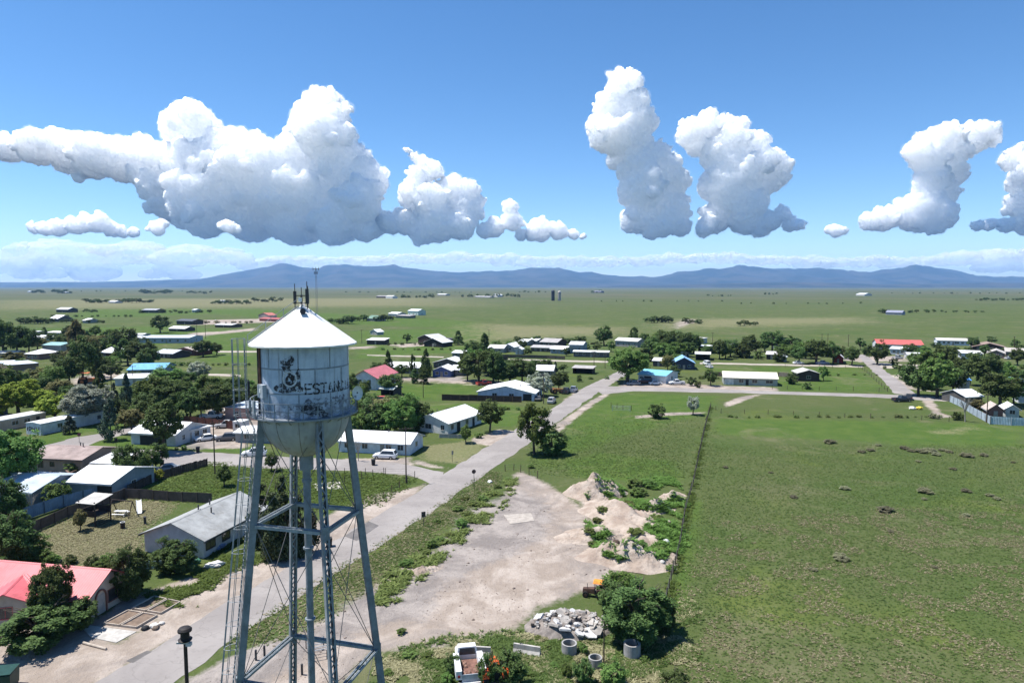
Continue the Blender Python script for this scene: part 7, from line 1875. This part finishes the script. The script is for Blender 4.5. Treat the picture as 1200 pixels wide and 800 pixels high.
def rock_mesh(seed, flat=.7, sub=2, rough=.35):
    bm = bmesh.new(); bmesh.ops.create_icosphere(bm, subdivisions=sub, radius=1)
    for v in bm.verts:
        k = 1 + rough * mnoise.noise(v.co * 1.3 + Vector((seed * 3.1, seed, 0))) + rough * .5 * mnoise.noise(v.co * 3 + Vector((seed, 0, seed * 2.)))
        v.co = v.co * k; v.co.z *= flat
    me = bpy.data.meshes.new('rock'); bm.to_mesh(me); bm.free(); return me
SLAB = [paint((.36, .33, .30), .9, .3, 2.0, key='sl1'), paint((.28, .26, .24), .9, .3, 2.0, key='sl2'), paint((.52, .51, .50), .85, .2, 2.0, key='sl3'), paint((.28, .24, .21), .95, .25, 2.0, key='sl4')]
# rubble heap of broken slabs: each slab a part
rub = empty('rubble_pile', P(668, 735), 0, 'heap of broken pale concrete slabs beside the thicket', 'rubble'); o0 = P(668, 735); g = random.Random(5)
core = MB(); pts = []
bm = bmesh.new(); bmesh.ops.create_grid(bm, x_segments=26, y_segments=20, size=1)
for v in bm.verts:
    x, y = v.co.x * 4.6, v.co.y * 2.6; e = max(0, 1 - (x / 4.5) ** 2 - (y / 2.5) ** 2); v.co = Vector((x, y, e ** .6 * 1.15 * (1 + .5 * mnoise.noise(Vector((x, y, 2)))) + .25 * e * mnoise.noise(Vector((x * 3, y * 3, 0))) - .05))
me = bpy.data.meshes.new('rubble_core'); bm.to_mesh(me); bm.free(); me.materials.append(paint((.23, .20, .18), .95, .35, 1.5)); link('rubble_core', me, rub)
for i in range(130):
    big = i < 22; u = g.uniform(-1, 1); v_ = g.uniform(-1, 1)
    if u * u + v_ * v_ > 1: u *= .6; v_ *= .6
    x, y = u * 4.3, v_ * 2.3; e = max(0, 1 - (x / 4.5) ** 2 - (y / 2.5) ** 2); z = e ** .6 * 1.15
    s = g.uniform(.45, .95) if big else g.uniform(.12, .36); th = g.uniform(.07, .13) if big else g.uniform(.06, .14)
    n = g.choice((4, 5, 6)); ps = [(s * g.uniform(.7, 1.1) * math.cos(6.283 * k / n + .3), s * g.uniform(.6, 1.0) * math.sin(6.283 * k / n + .3)) for k in range(n)]
    o = MB().prism(ps, -th, th).build('concrete_slab', SLAB[g.choice((0, 0, 1, 2)) if big else g.randrange(4)], rub); o.location = (x, y, z + .12); o.rotation_euler = (g.uniform(-.6, .35), g.uniform(-.5, .5), g.uniform(0, 6))
# dirt mounds
DIRT = bpy.data.materials.new('heaped_dirt'); t = NT(DIRT); p_ = t.pos()
c = t.mix(t.smooth(t.noise(p_, .35, 5, .65), .35, .66), (.30, .235, .19), (.44, .37, .31)); c = t.mix(t.math('MULTIPLY', t.smooth(t.noise(p_, 2.2, 5, .7), .5, .7), .5), c, (.21, .165, .135))
t.bsdf(c, .95, 0, .08, t.noise(p_, 3.0, 5, .75), .25, .8)
from mathutils.bvhtree import BVHTree
MOUNDS = []
def zat(x, y):
    z = 0.0
    for bv in MOUNDS:
        h = bv.ray_cast(Vector((x, y, 20)), Vector((0, 0, -1)))
        if h[0] is not None: z = max(z, h[0].z)
    return z
def mound(label, px, py, rx, ry, h, deg, seed, sharp=1.3):
    r_ = P(px, py); bm = bmesh.new(); bmesh.ops.create_grid(bm, x_segments=70, y_segments=50, size=1)
    for v in bm.verts:
        x, y = v.co.x, v.co.y; q = math.hypot(x, y); q *= 1 + .25 * mnoise.noise(Vector((x * 1.5, y * 1.5, seed)))
        e = max(0, 1 - q); zz = h * (e ** sharp) * 1.15 * (1 + .55 * mnoise.noise(Vector((x * 2.4, y * 2.4, seed + 3)))) + min(1, e * 4) * (0.42 * mnoise.noise(Vector((x * rx * .7, y * ry * .7, seed))) + .20 * mnoise.noise(Vector((x * rx * 3., y * ry * 3., seed))))
        v.co = Vector((x * rx, y * ry, max(-.06, zz) if e > 0 else -.08))
    me = bpy.data.meshes.new('dirt_mound'); bm.to_mesh(me); bm.free(); me.materials.append(DIRT)
    for p in me.polygons: p.use_smooth = True
    o = link('dirt_mound', me, None, (r_.x, r_.y, 0), R(deg)); mw = Matrix.Translation((r_.x, r_.y, 0)) @ Matrix.Rotation(R(deg), 4, 'Z'); MOUNDS.append(BVHTree.FromPolygons([mw @ v.co for v in me.vertices], [tuple(p.vertices) for p in me.polygons])); props(o, label, 'dirt mound', 'heaps of bare soil by the field fence'); return o
mound('highest peaked dirt mound at the top of the lot', 697, 578, 5.2, 4.2, 3.0, 20, 1, 1.0)
mound('long dirt ridge running down from the peaked mound', 728, 606, 9.0, 4.2, 2.2, 120, 2)
mound('continuous rough bank of soil behind the mounds', 738, 612, 11.0, 4.2, 1.3, 118, 12, .8)
mound('rough spoil bank joining the mounds along the fence', 754, 632, 8.0, 2.6, .9, 112, 14, .8)
mound('weedy middle dirt mound', 700, 628, 6.0, 3.2, 1.2, 10, 3)
mound('broad dirt mound above the dark thicket', 734, 654, 6.6, 4.0, 2.3, 160, 4)
mound('small pale dirt mound near the fence', 768, 596, 3.4, 2.6, 1.5, 30, 5)
mound('low dirt heap right of the small pale mound', 788, 584, 3.4, 2.4, 1.2, 60, 6)
mound('low dirt hump beside the fence posts', 782, 618, 3.6, 1.6, .9, 120, 7)
mound('grey soil hump at the left of the lot', 497, 668, 2.6, 1.2, .5, 30, 8)
for i, (lab, px, py, s, col) in enumerate((('white boulder near the fence beyond the mounds', 780, 640, .6, (.55, .55, .54)), ('pale rock on the upper mound slope', 783, 617, .4, (.4, .48, .45)), ('dark rock on the broad mound', 722, 648, .5, (.07, .045, .035)),
    ('white stone beside the road weeds', 574, 565, .45, (.62, .62, .6)), ('pale rock under the fence by the broad mound', 776, 664, .35, (.42, .40, .37)), ('grey stone on the drive of the red roofed house', 101, 728, .35, (.6, .58, .55)))):
    me = rock_mesh(i + 1); me.materials.append(paint(col, .9, .2)); o = link('rock', me, None, P(px, py) + Vector((0, 0, s * .25 + zat(*P(px, py).xy)))); o.scale = (s, s, s); props(o, lab, 'rock')
# play tower and yard things
pt = empty('play_tower', P(112, 613), R(-14), 'dark wooden play tower with pale slanted roof on the dry lawn', 'play tower'); S = 1.35
for x in (-1, 1):
    for y in (-1, 1): MB().box(x * S - .07, x * S + .07, y * S - .07, y * S + .07, 0, 3.6).build('post', DARKW, pt)
MB().box(-S, S, -S, S, 1.4, 1.55).build('platform', DARKW, pt)
for k, (x0, x1, y0, y1) in enumerate(((-S, S, -S - .03, -S + .03), (-S, S, S - .03, S + .03), (-S - .03, -S + .03, -S, S))): MB().box(x0, x1, y0, y1, 1.55, 2.3).build('side_panel', DARKW, pt)
MB().hexa([(-S - .3, -S - .3, 3.35), (S + .3, -S - .3, 3.35), (S + .3, S + .3, 3.9), (-S - .3, S + .3, 3.9), (-S - .3, -S - .3, 3.42), (S + .3, -S - .3, 3.42), (S + .3, S + .3, 3.97), (-S - .3, S + .3, 3.97)]).build('roof', paint((.42, .40, .37), .7, .2), pt)
for i in range(5): MB().box(S + .05, S + .12, -S + .3, S - .3, .3 * i + .1, .3 * i + .16).build('ladder_rung', DARKW, pt)
sw = empty('swing_frame', P(144, 604), R(-14), 'wooden swing frame right of the play tower', 'swing')
for x in (-1.8, 1.8):
    for s in (-1, 1): MB().beam((x, s * .9, 0), (x, 0, 2.3), .09).build('leg', DARKW, sw)
MB().beam((-1.9, 0, 2.32), (1.9, 0, 2.32), .11).build('crossbeam', DARKW, sw)
for x in (-.8, .8):
    s_ = MB().box(x - .25, x + .25, -.1, .1, .5, .55).build('swing_seat', RUBBER, sw); MB().tube((x - .22, 0, .55), (x - .22, 0, 2.3), .012, n=4).tube((x + .22, 0, .55), (x + .22, 0, 2.3), .012, n=4).build('chain', DARKMETAL, s_)
sl = empty('slide', P(163, 598), R(-60), 'white plastic slide on the dry lawn by the block wall', 'slide')
MB().hexa([(0, -.3, 1.5), (2.2, -.3, .15), (2.2, .3, .15), (0, .3, 1.5), (0, -.3, 1.58), (2.2, -.3, .23), (2.2, .3, .23), (0, .3, 1.58)]).build('chute', WHITEM, sl)
for s in (-1, 1): MB().hexa([(0, s * .32 - .03, 1.5), (2.2, s * .32 - .03, .15), (2.2, s * .32 + .03, .15), (0, s * .32 + .03, 1.5), (0, s * .32 - .03, 1.75), (2.2, s * .32 - .03, .4), (2.2, s * .32 + .03, .4), (0, s * .32 + .03, 1.75)]).build('side_rail', WHITEM, sl); MB().beam((-.1, s * .3, 0), (-.1, s * .3, 1.7), .06).build('ladder_leg', DARKMETAL, sl)
for lab, px, py, col, s in (('white picnic bench on the dry lawn', 142, 604, (.7, .7, .68), 1.0),):
    r_ = empty('picnic_bench', P(px, py), R(-5), lab, 'bench'); m = paint(col, .6)
    MB().box(-.95, .95, -.35, .35, .70, .76).build('table_top', m, r_)
    for s_ in (-1, 1): MB().box(-.95, .95, s_ * .72 - .14, s_ * .72 + .14, .42, .47).build('seat', m, r_); MB().box(s_ * .7 - .05, s_ * .7 + .05, -.7, .7, .36, .42).build('support', m, r_); MB().beam((s_ * .7, -.45, 0), (s_ * .7, .1, .7), .06).beam((s_ * .7, .45, 0), (s_ * .7, -.1, .7), .06).build('leg', m, r_)
bq = empty('barrel', P(144, 619), 0, 'dark burn barrel with pale rim on the dry lawn', 'barrel'); MB().lathe([(.3, 0), (.31, .3), (.3, .31), (.31, .6), (.3, .61), (.31, .9), (.26, .9), (.26, .1)], 20).build('drum', paint((.05, .035, .03), .8, .3), bq); MB().lathe([(.33, .88), (.33, .96), (.24, .96), (.24, .88)], 20).build('rim', paint((.55, .53, .5), .7), bq)
st_ = empty('garden_post', P(170, 614), 0, 'short dark pipe standing on the dry lawn near the grey roof', 'post'); MB().lathe([(.18, 0), (.18, 1.0), (.22, 1.0), (.22, 1.1), (.02, 1.12)], 14).build('pipe', DARKMETAL, st_)
# raised garden beds in front of the red roofed house
BED = paint((.17, .125, .095), .95, .3, 2.0); BORD = paint((.42, .36, .30), .9, .2, 2.0)
c00, c10, c11, c01 = [P(*p) for p in ((119, 732), (181, 699), (213, 706), (160, 737))]
def bil(u, v): return (c00 * (1 - u) + c10 * u) * (1 - v) + (c01 * (1 - u) + c11 * u) * v
for k, (lab, u0, u1, v0, v1) in enumerate((('garden bed nearest the arched door corner', .02, .46, .03, .47), ('garden bed upper one along the house side', .54, .98, .03, .47), ('garden bed lower one by the road sand', .02, .46, .53, .97), ('garden bed farthest from the concrete slab by the road', .54, .98, .53, .97))):
    q = [bil(u0, v0), bil(u1, v0), bil(u1, v1), bil(u0, v1)]; ctr = sum(q, Vector()) / 4
    r_ = empty('garden_bed', ctr, 0, lab, 'garden bed'); MB().prism([(p - ctr).xy for p in (q if (q[1] - q[0]).cross(q[2] - q[0]).z > 0 else q[::-1])], 0, .10).build('soil', BED, r_)
    for i in range(4): MB().beam(q[i] - ctr + Vector((0, 0, .12)), q[(i + 1) % 4] - ctr + Vector((0, 0, .12)), .10, .22).build('border_board', BORD, r_)
# log kerb beside the slab, junk at the drive, AC etc.
r_ = empty('parking_log', P(98, 754), R(-25), 'pale timber edging by the concrete slab', 'log'); MB().tube((0, 0, .12), (3.0, .2, .12), .13, .11, 10).build('timber', BORD, r_)
r_ = empty('junk_pile', P(170, 737), R(20), 'pale sacks and a black tub at the garden bed corner', 'junk')
for i, (x, y, s, c_) in enumerate(((0, 0, .4, (.02, .02, .022)), (.8, .2, .45, (.6, .57, .52)), (1.4, .6, .3, (.55, .52, .48)), (1.0, -.3, .35, (.12, .09, .07)))):
    me = rock_mesh(i + 20, .6); me.materials.append(paint(c_, .8)); o = link('sack', me, r_, (x, y, s * .35)); o.scale = (s, s, s)
for lab, px, py, deg, col in (('blue tarp covered bench against the grey roofed house', 258, 642, 76, (.16, .22, .36)), ('white tub on the lawn in front of the tall juniper', 308, 632, 20, (.70, .70, .66)), ('white junk on the lawn below the grey roofed house', 251, 664, 20, (.6, .58, .55)), ('green tarp bundle by the gable wall bush', 222, 661, 10, (.05, .16, .10))):
    r_ = empty('covered_bundle', P(px, py), R(deg), lab, 'bundle'); me = rock_mesh(int(px), .55, 3, .5); me.materials.append(paint(col, .7, .2, 3.0)); o = link('cover', me, r_, (0, 0, .3)); o.scale = (1.1, .55, .7)
for lab, px, py, col in (('yellow tarp bundle at the cross road corner', 1077, 479.5, (.62, .50, .06)), ('white tarp bundle beside the yellow one at the corner', 1069, 479.5, (.62, .6, .56))):
    r_ = empty('covered_bundle', P(px, py), 0, lab, 'bundle'); me = rock_mesh(int(px), .6, 3, .5); me.materials.append(paint(col, .7, .2, 3.0)); o = link('cover', me, r_, (0, 0, .35)); o.scale = (.9, .7, .8)
# debris beside the pink brown house
r_ = empty('rubble_pile', P(62, 560), 0, 'heap of pinkish demolition debris below the pink brown house', 'rubble'); g = random.Random(9)
for i in range(70):
    u, v_ = g.gauss(0, 1), g.gauss(0, .45); s = g.uniform(.2, .6); me = MB().box(-s, s, -s * .5, s * .5, -.06, .06).mesh('debris_board', paint(g.choice(((.36, .25, .20), (.26, .17, .13), (.5, .42, .36), (.12, .08, .07))), .9, .2))
    o = link('debris_board', me, r_, (u * 2.8, v_ * 2.4, .1 + max(0, .9 - abs(u) * .4) * g.random())); o.rotation_euler = (g.uniform(-.5, .5), g.uniform(-.5, .5), g.uniform(0, 6))
# loading frame and bollards by the tower
r_ = empty('pipe_rack', P(362, 776), R(22), 'low pipe rack standing by the tower foot', 'rack')
for x in (0, 1.6):
    for y in (0, 2.6): MB().tube((x, y, 0), (x, y, .9), .05).build('leg', DARKMETAL, r_)
for k in range(5): MB().tube((.0, .2 + k * .55, .92), (1.6, .2 + k * .55, .92), .04).build('pipe', GALV, r_)
for lab, px, py in (('dark bollard near the tower, left one', 300, 773), ('dark bollard near the tower, second from left', 310, 768), ('dark bollard at the pipe rack, left one', 340, 790), ('dark bollard at the pipe rack, right one', 354, 790)):
    r_ = empty('bollard', P(px, py), 0, lab, 'bollard'); MB().tube((0, 0, 0), (0, 0, .95), .10, n=12).build('tube', DARKMETAL, r_); MB().lathe([(.1, .95), (.07, 1.0), (.0, 1.02)], 12).build('cap', DARKMETAL, r_)
# graffiti on the end of the white mobile home
gr = MB(); gp = P(31, 508.5); gq = P(48, 510); gd = (gq - gp).normalized(); gn = Vector((gd.y, -gd.x, 0)) * .03; Lg = (gq - gp).length
def gs(a, b): gr.beam(gp + gd * (Lg * a[0]) + gn + Vector((0, 0, a[1])), gp + gd * (Lg * b[0]) + gn + Vector((0, 0, b[1])), .012, .20, up=(0, 0, 1))
for k, ln in enumerate(([(.10, .9), (.10, 1.7)], [(.22, .9), (.22, 1.8), (.34, 1.7), (.34, 1.0), (.22, .9)], [(.42, 1.8), (.44, .9), (.52, 1.5), (.58, .9), (.62, 1.8)], [(.70, 1.8), (.74, .9), (.86, 1.0), (.90, 1.9)])):
    for a, b in zip(ln[:-1], ln[1:]): gs(a, b)
gm = [o for o in bpy.data.objects if o.get('label') == 'white mobile home with dark graffiti on its end'][0]
go_ = gr.build('graffiti', paint((.02, .02, .025), .7), gm); go_.matrix_parent_inverse = (Matrix.Translation(gm.location) @ Matrix.Rotation(gm.rotation_euler.z, 4, 'Z')).inverted()
# rest stop table frame in the grass by the junction
r_ = empty('cattle_gate', P(728, 482), R(-14), 'grey pipe gate frame in the grass by the junction', 'gate')
for x in (-2.4, 2.4): MB().tube((x, 0, 0), (x, 0, 1.7), .06).build('post', GALV, r_)
for z in (.4, .8, 1.2, 1.5): MB().tube((-2.4, 0, z), (2.4, 0, z), .03).build('rail', GALV, r_)

# ------------------------------------------------------------------ ground plants: what nobody could count
FENCE_STRIP = [(776,720),(781,690),(794,640),(801,600),(810,570),(818,530),(827,495),(831,477),(835,477),(831,495),(824,530),(816,570),(809,600),(802,640),(791,690),(788,720)]
def scatter_mesh(name, pts, hts, leaf, label, blades=5, wid=.05, seed=1, lean=.5):
    rng = np.random.default_rng(seed); n = len(pts); N = n * blades
    b = np.repeat(pts, blades, 0) + np.concatenate([rng.normal(0, .12, (N, 2)) * np.repeat(hts, blades)[:, None] * 2.2, np.zeros((N, 1))], 1)
    h = np.repeat(hts, blades) * rng.uniform(.5, 1.1, N); az = rng.uniform(0, 6.283, N); ln = rng.uniform(.9, 2.2, N)
    b[:, 2] += h * rng.uniform(0.05, .5, N)
    w = np.stack([-np.sin(az), np.cos(az), np.zeros(N)], 1) * (wid * 1.5 * np.repeat(hts, blades) / .25)[:, None] * rng.uniform(.6, 1.4, N)[:, None]
    tip = b + np.stack([np.cos(az) * ln * h, np.sin(az) * ln * h, h * rng.uniform(.1, .9, N)], 1)
    V = np.stack([b - w, b + w, tip], 1).reshape(-1, 3)
    o = link(name, np_mesh(name, V, np.arange(N * 3).reshape(-1, 3), LEAF[leaf])); return props(o, label, None, None, 'stuff')
def in_poly(n, poly_px, seed, soft=2.0, fade=False):
    rng = np.random.default_rng(seed); poly = poly_w(poly_px); lo, hi = poly.min(0), poly.max(0); out = []
    while sum(map(len, out)) < n:
        q = rng.uniform(lo, hi, (n * 3, 2)); w = poly_weight(q[:, 0], q[:, 1], poly, soft); w *= np.clip((185 - q[:, 1]) / 90., 0, 1) if fade else 1; q = q[w > rng.uniform(.02, .98, len(q))]; out.append(q)
    q = np.concatenate(out)[:n]; return np.concatenate([q, np.zeros((len(q), 1))], 1)
def clumped(pts, seed, sc, th):
    k = np.array([mnoise.fractal(Vector((p[0] * sc, p[1] * sc, seed)), 1.0, 2.0, 3) for p in pts]); return pts[k > th]
LEAF['straw'] = leafmat('straw', (.15, .135, .07), (.34, .30, .19)); LEAF['grass'] = leafmat('grass', (.056, .086, .020), (.115, .150, .042), .4); LEAF['herb'] = leafmat('herb', (.070, .115, .022), (.135, .20, .045), .4)
FIELD = [(800,812),(790,700),(812,600),(826,520),(1210,520),(1210,820)]
a = in_poly(36000, FIELD, 1, 3, True); rng = np.random.default_rng(2); scatter_mesh('grass', a, rng.uniform(.06, .17, len(a)), 'grass', 'short mottled grass covering the big field', 5, .06, 3)
a = clumped(in_poly(26000, [(800,815),(795,700),(850,610),(1210,590),(1210,820)], 4), 5.0, .22, .02); rng = np.random.default_rng(6); scatter_mesh('dry_grass', a, rng.uniform(.06, .16, len(a)), 'straw', 'straw coloured tufts speckling the near field', 5, .07, 7)
VERGE = [(440,700),(470,668),(520,630),(560,596),(590,565),(606,560),(585,592),(552,620),(510,655),(470,690),(440,712)]
a = clumped(in_poly(4200, VERGE, 8), 4.0, .25, -.05); rng = np.random.default_rng(9); scatter_mesh('weeds', a, rng.uniform(.12, .5, len(a)), 'weed', 'tall weeds along the lot side of the road', 7, .04, 10, .7)
VERGE2 = [(262,758),(330,712),(400,668),(476,621),(530,584),(560,563),(580,552),(588,562),(545,598),(480,650),(420,695),(340,745)]
a = clumped(in_poly(9000, VERGE2, 11), 3.0, .2, -.15); rng = np.random.default_rng(12); scatter_mesh('grass', a, rng.uniform(.06, .2, len(a)), 'grass', 'rough verge grass along the right road edge', 5, .05, 13)
a = in_poly(2500, VERGE2, 14); scatter_mesh('dry_grass', a, np.full(len(a), .16), 'straw', 'dry straw along the right road edge', 5, .06, 15)
LOWER = [(440,812),(440,775),(520,752),(610,745),(640,745),(680,750),(790,745),(812,700),(800,815)]
a = clumped(in_poly(17000, LOWER, 16), 3.0, .2, -.15); rng = np.random.default_rng(17); scatter_mesh('grass', a, rng.uniform(.08, .28, len(a)), 'grass', 'rough grass and weeds at the lower edge of the lot', 6, .045, 18)
a = clumped(in_poly(9000, LOWER, 19), 2.0, .3, .0); scatter_mesh('dry_grass', a, np.full(len(a), .2), 'straw', 'pale dry grass around the concrete rings', 6, .05, 20)
MW = [(690,600),(700,575),(740,560),(790,560),(800,600),(795,650),(785,690),(740,690),(700,660)]
a = clumped(in_poly(20000, MW, 21), 9.0, .16, .10); a[:, 2] = [zat(p[0], p[1]) for p in a]; a = a[(a[:, 2] < .9) | (np.arange(len(a)) % 9 == 0)]; rng = np.random.default_rng(22)
scatter_mesh('weeds', a, rng.uniform(.15, .5, len(a)), 'herb', 'green weeds growing between and over the dirt mounds', 7, .045, 23, .7)
a = clumped(in_poly(3400, FENCE_STRIP, 71, .6), 5.0, .2, -.05); rng = np.random.default_rng(72); scatter_mesh('weeds', a, rng.uniform(.10, .32, len(a)), 'herb', 'weeds growing along the field fence', 6, .045, 73)
LUSHLOT = [(150,584),(245,541),(300,549),(440,556),(488,562),(440,592),(330,600),(250,588)]
a = in_poly(12000, LUSHLOT, 24); rng = np.random.default_rng(25); scatter_mesh('grass', a, rng.uniform(.10, .3, len(a)), 'herb', 'lush grass on the bright green lot by the side street', 6, .05, 26)
a = in_poly(9000, PATCH[19][2], 27); scatter_mesh('dry_grass', a, np.full(len(a), .14), 'straw', 'sparse dry grass of the lawn with the play tower', 5, .06, 28)
a = in_poly(5200, [(165,700),(215,690),(258,655),(262,625),(300,640),(330,650),(262,668),(215,712),(180,700)], 29); a = clumped(a, 7.0, .25, -.02); rng = np.random.default_rng(30); scatter_mesh('weeds', a, rng.uniform(.10, .35, len(a)), 'herb', 'weeds between the grey roofed house and the road', 6, .045, 31)
a = in_poly(8000, [(620,545),(640,520),(700,472),(735,460),(838,464),(830,490),(812,560),(760,560),(690,560)], 32, 8, True); rng = np.random.default_rng(33); scatter_mesh('grass', a, rng.uniform(.08, .2, len(a)), 'grass', 'meadow grass between the road and the field fence', 5, .07, 34)
# bigger weed bushes that can be told apart
g = random.Random(12)
WB = [(566,586,10),(556,592,12),(548,603,12),(541,617,14),(536,598,10),(506,640,12),(500,648,10),(516,634,10),(527,628,10),(583,571,8),(596,562,8),(476,662,14),(458,676,12),(545,585,9),(512,612,9),(622,548,8),(720,590,14),(735,596,16),(748,580,18),(742,570,16),(760,570,16),(706,606,12),(700,612,10),(770,610,14),(745,632,16),(750,650,14),(690,632,12),(694,640,10),(772,650,14),(786,668,10),(470,742,10),(480,770,14),(500,770,12),(455,790,12),(640,760,10),(650,780,10),(756,774,10),(776,770,12),(630,748,8)]
WZ = [('along the road verge weeds', [q for q in WB if q[0] < 630 and q[1] < 700]), ('on and between the dirt mounds', [q for q in WB if q[0] > 630 and q[1] < 700]), ('in the rough grass below the dirt lot', [q for q in WB if q[1] >= 700])]
for zn, zl in WZ:
    for i, (x, y, w) in enumerate(sorted(zl)):
        tree(x, y, y - w * g.uniform(.4, .75), w * 1.1, 'low', g.choice(('weed', 'mid', 'weed')), '%s green weed bush from the left %s' % (ORD[i], zn), 'weed bushes ' + zn, 1).location.z = zat(*P(x, y).xy)
SB = [(1037,599,16),(990,573,10),(1084,577,15),(1132,576,10),(972,497+22,12),(1076,541,6),(985,655,16),(953,668,8),(1095,665,6),(1029,522,6),(1060,526,10),(1068,529,8),(1080,530,12),(1090,529,12),(1097,533,10),(1105,528,8),(1112,530,8),(1133,535,12),(1153,534,9),(1010,530,8),(1020,528,8),(1117,550,7),(1160,581,8),(1168,585,8),(1187,542,5),(903,554,5),(1044,623,7),(930,583,8),(1132,604,8),(850,548,6),(1083,585,6)]
for i, (x, y, w) in enumerate(sorted(SB)):
    tree(x, y, y - w * .42, w * 1.1, 'low', 'sage', '%s low grey sagebrush clump from the left in the big field' % ORD[i], 'sagebrush clumps in the big field', 1)
# gravel and clods strewn over the lot
gp_ = clumped(in_poly(3200, PATCH[0][2], 61, 1.0), 3.0, .12, .0); gp2 = in_poly(500, PATCH[1][2], 62, 1.0); gp_ = np.concatenate([gp_, gp2]); rng = np.random.default_rng(63)
OC = np.array([[1, 0, 0], [0, 1, 0], [-1, 0, 0], [0, -1, 0], [0, 0, 1], [0, 0, -.4]]); OF = np.array([[0, 1, 4], [1, 2, 4], [2, 3, 4], [3, 0, 4], [1, 0, 5], [2, 1, 5], [3, 2, 5], [0, 3, 5]])
sz_ = rng.uniform(.02, .075, len(gp_)) * (1 + 1.6 * (rng.random(len(gp_)) > .95)); V = (OC[None] * sz_[:, None, None] * rng.uniform(.6, 1.4, (len(gp_), 6, 1)) + gp_[:, None, :]).reshape(-1, 3)
F = (OF[None] + (np.arange(len(gp_)) * 6)[:, None, None]).reshape(-1, 3)
props(link('gravel', np_mesh('gravel', V, F, paint((.24, .19, .16), .95, .4, 0.6, key='gravel'))), 'loose stones strewn over the dirt lot', None, None, 'stuff')
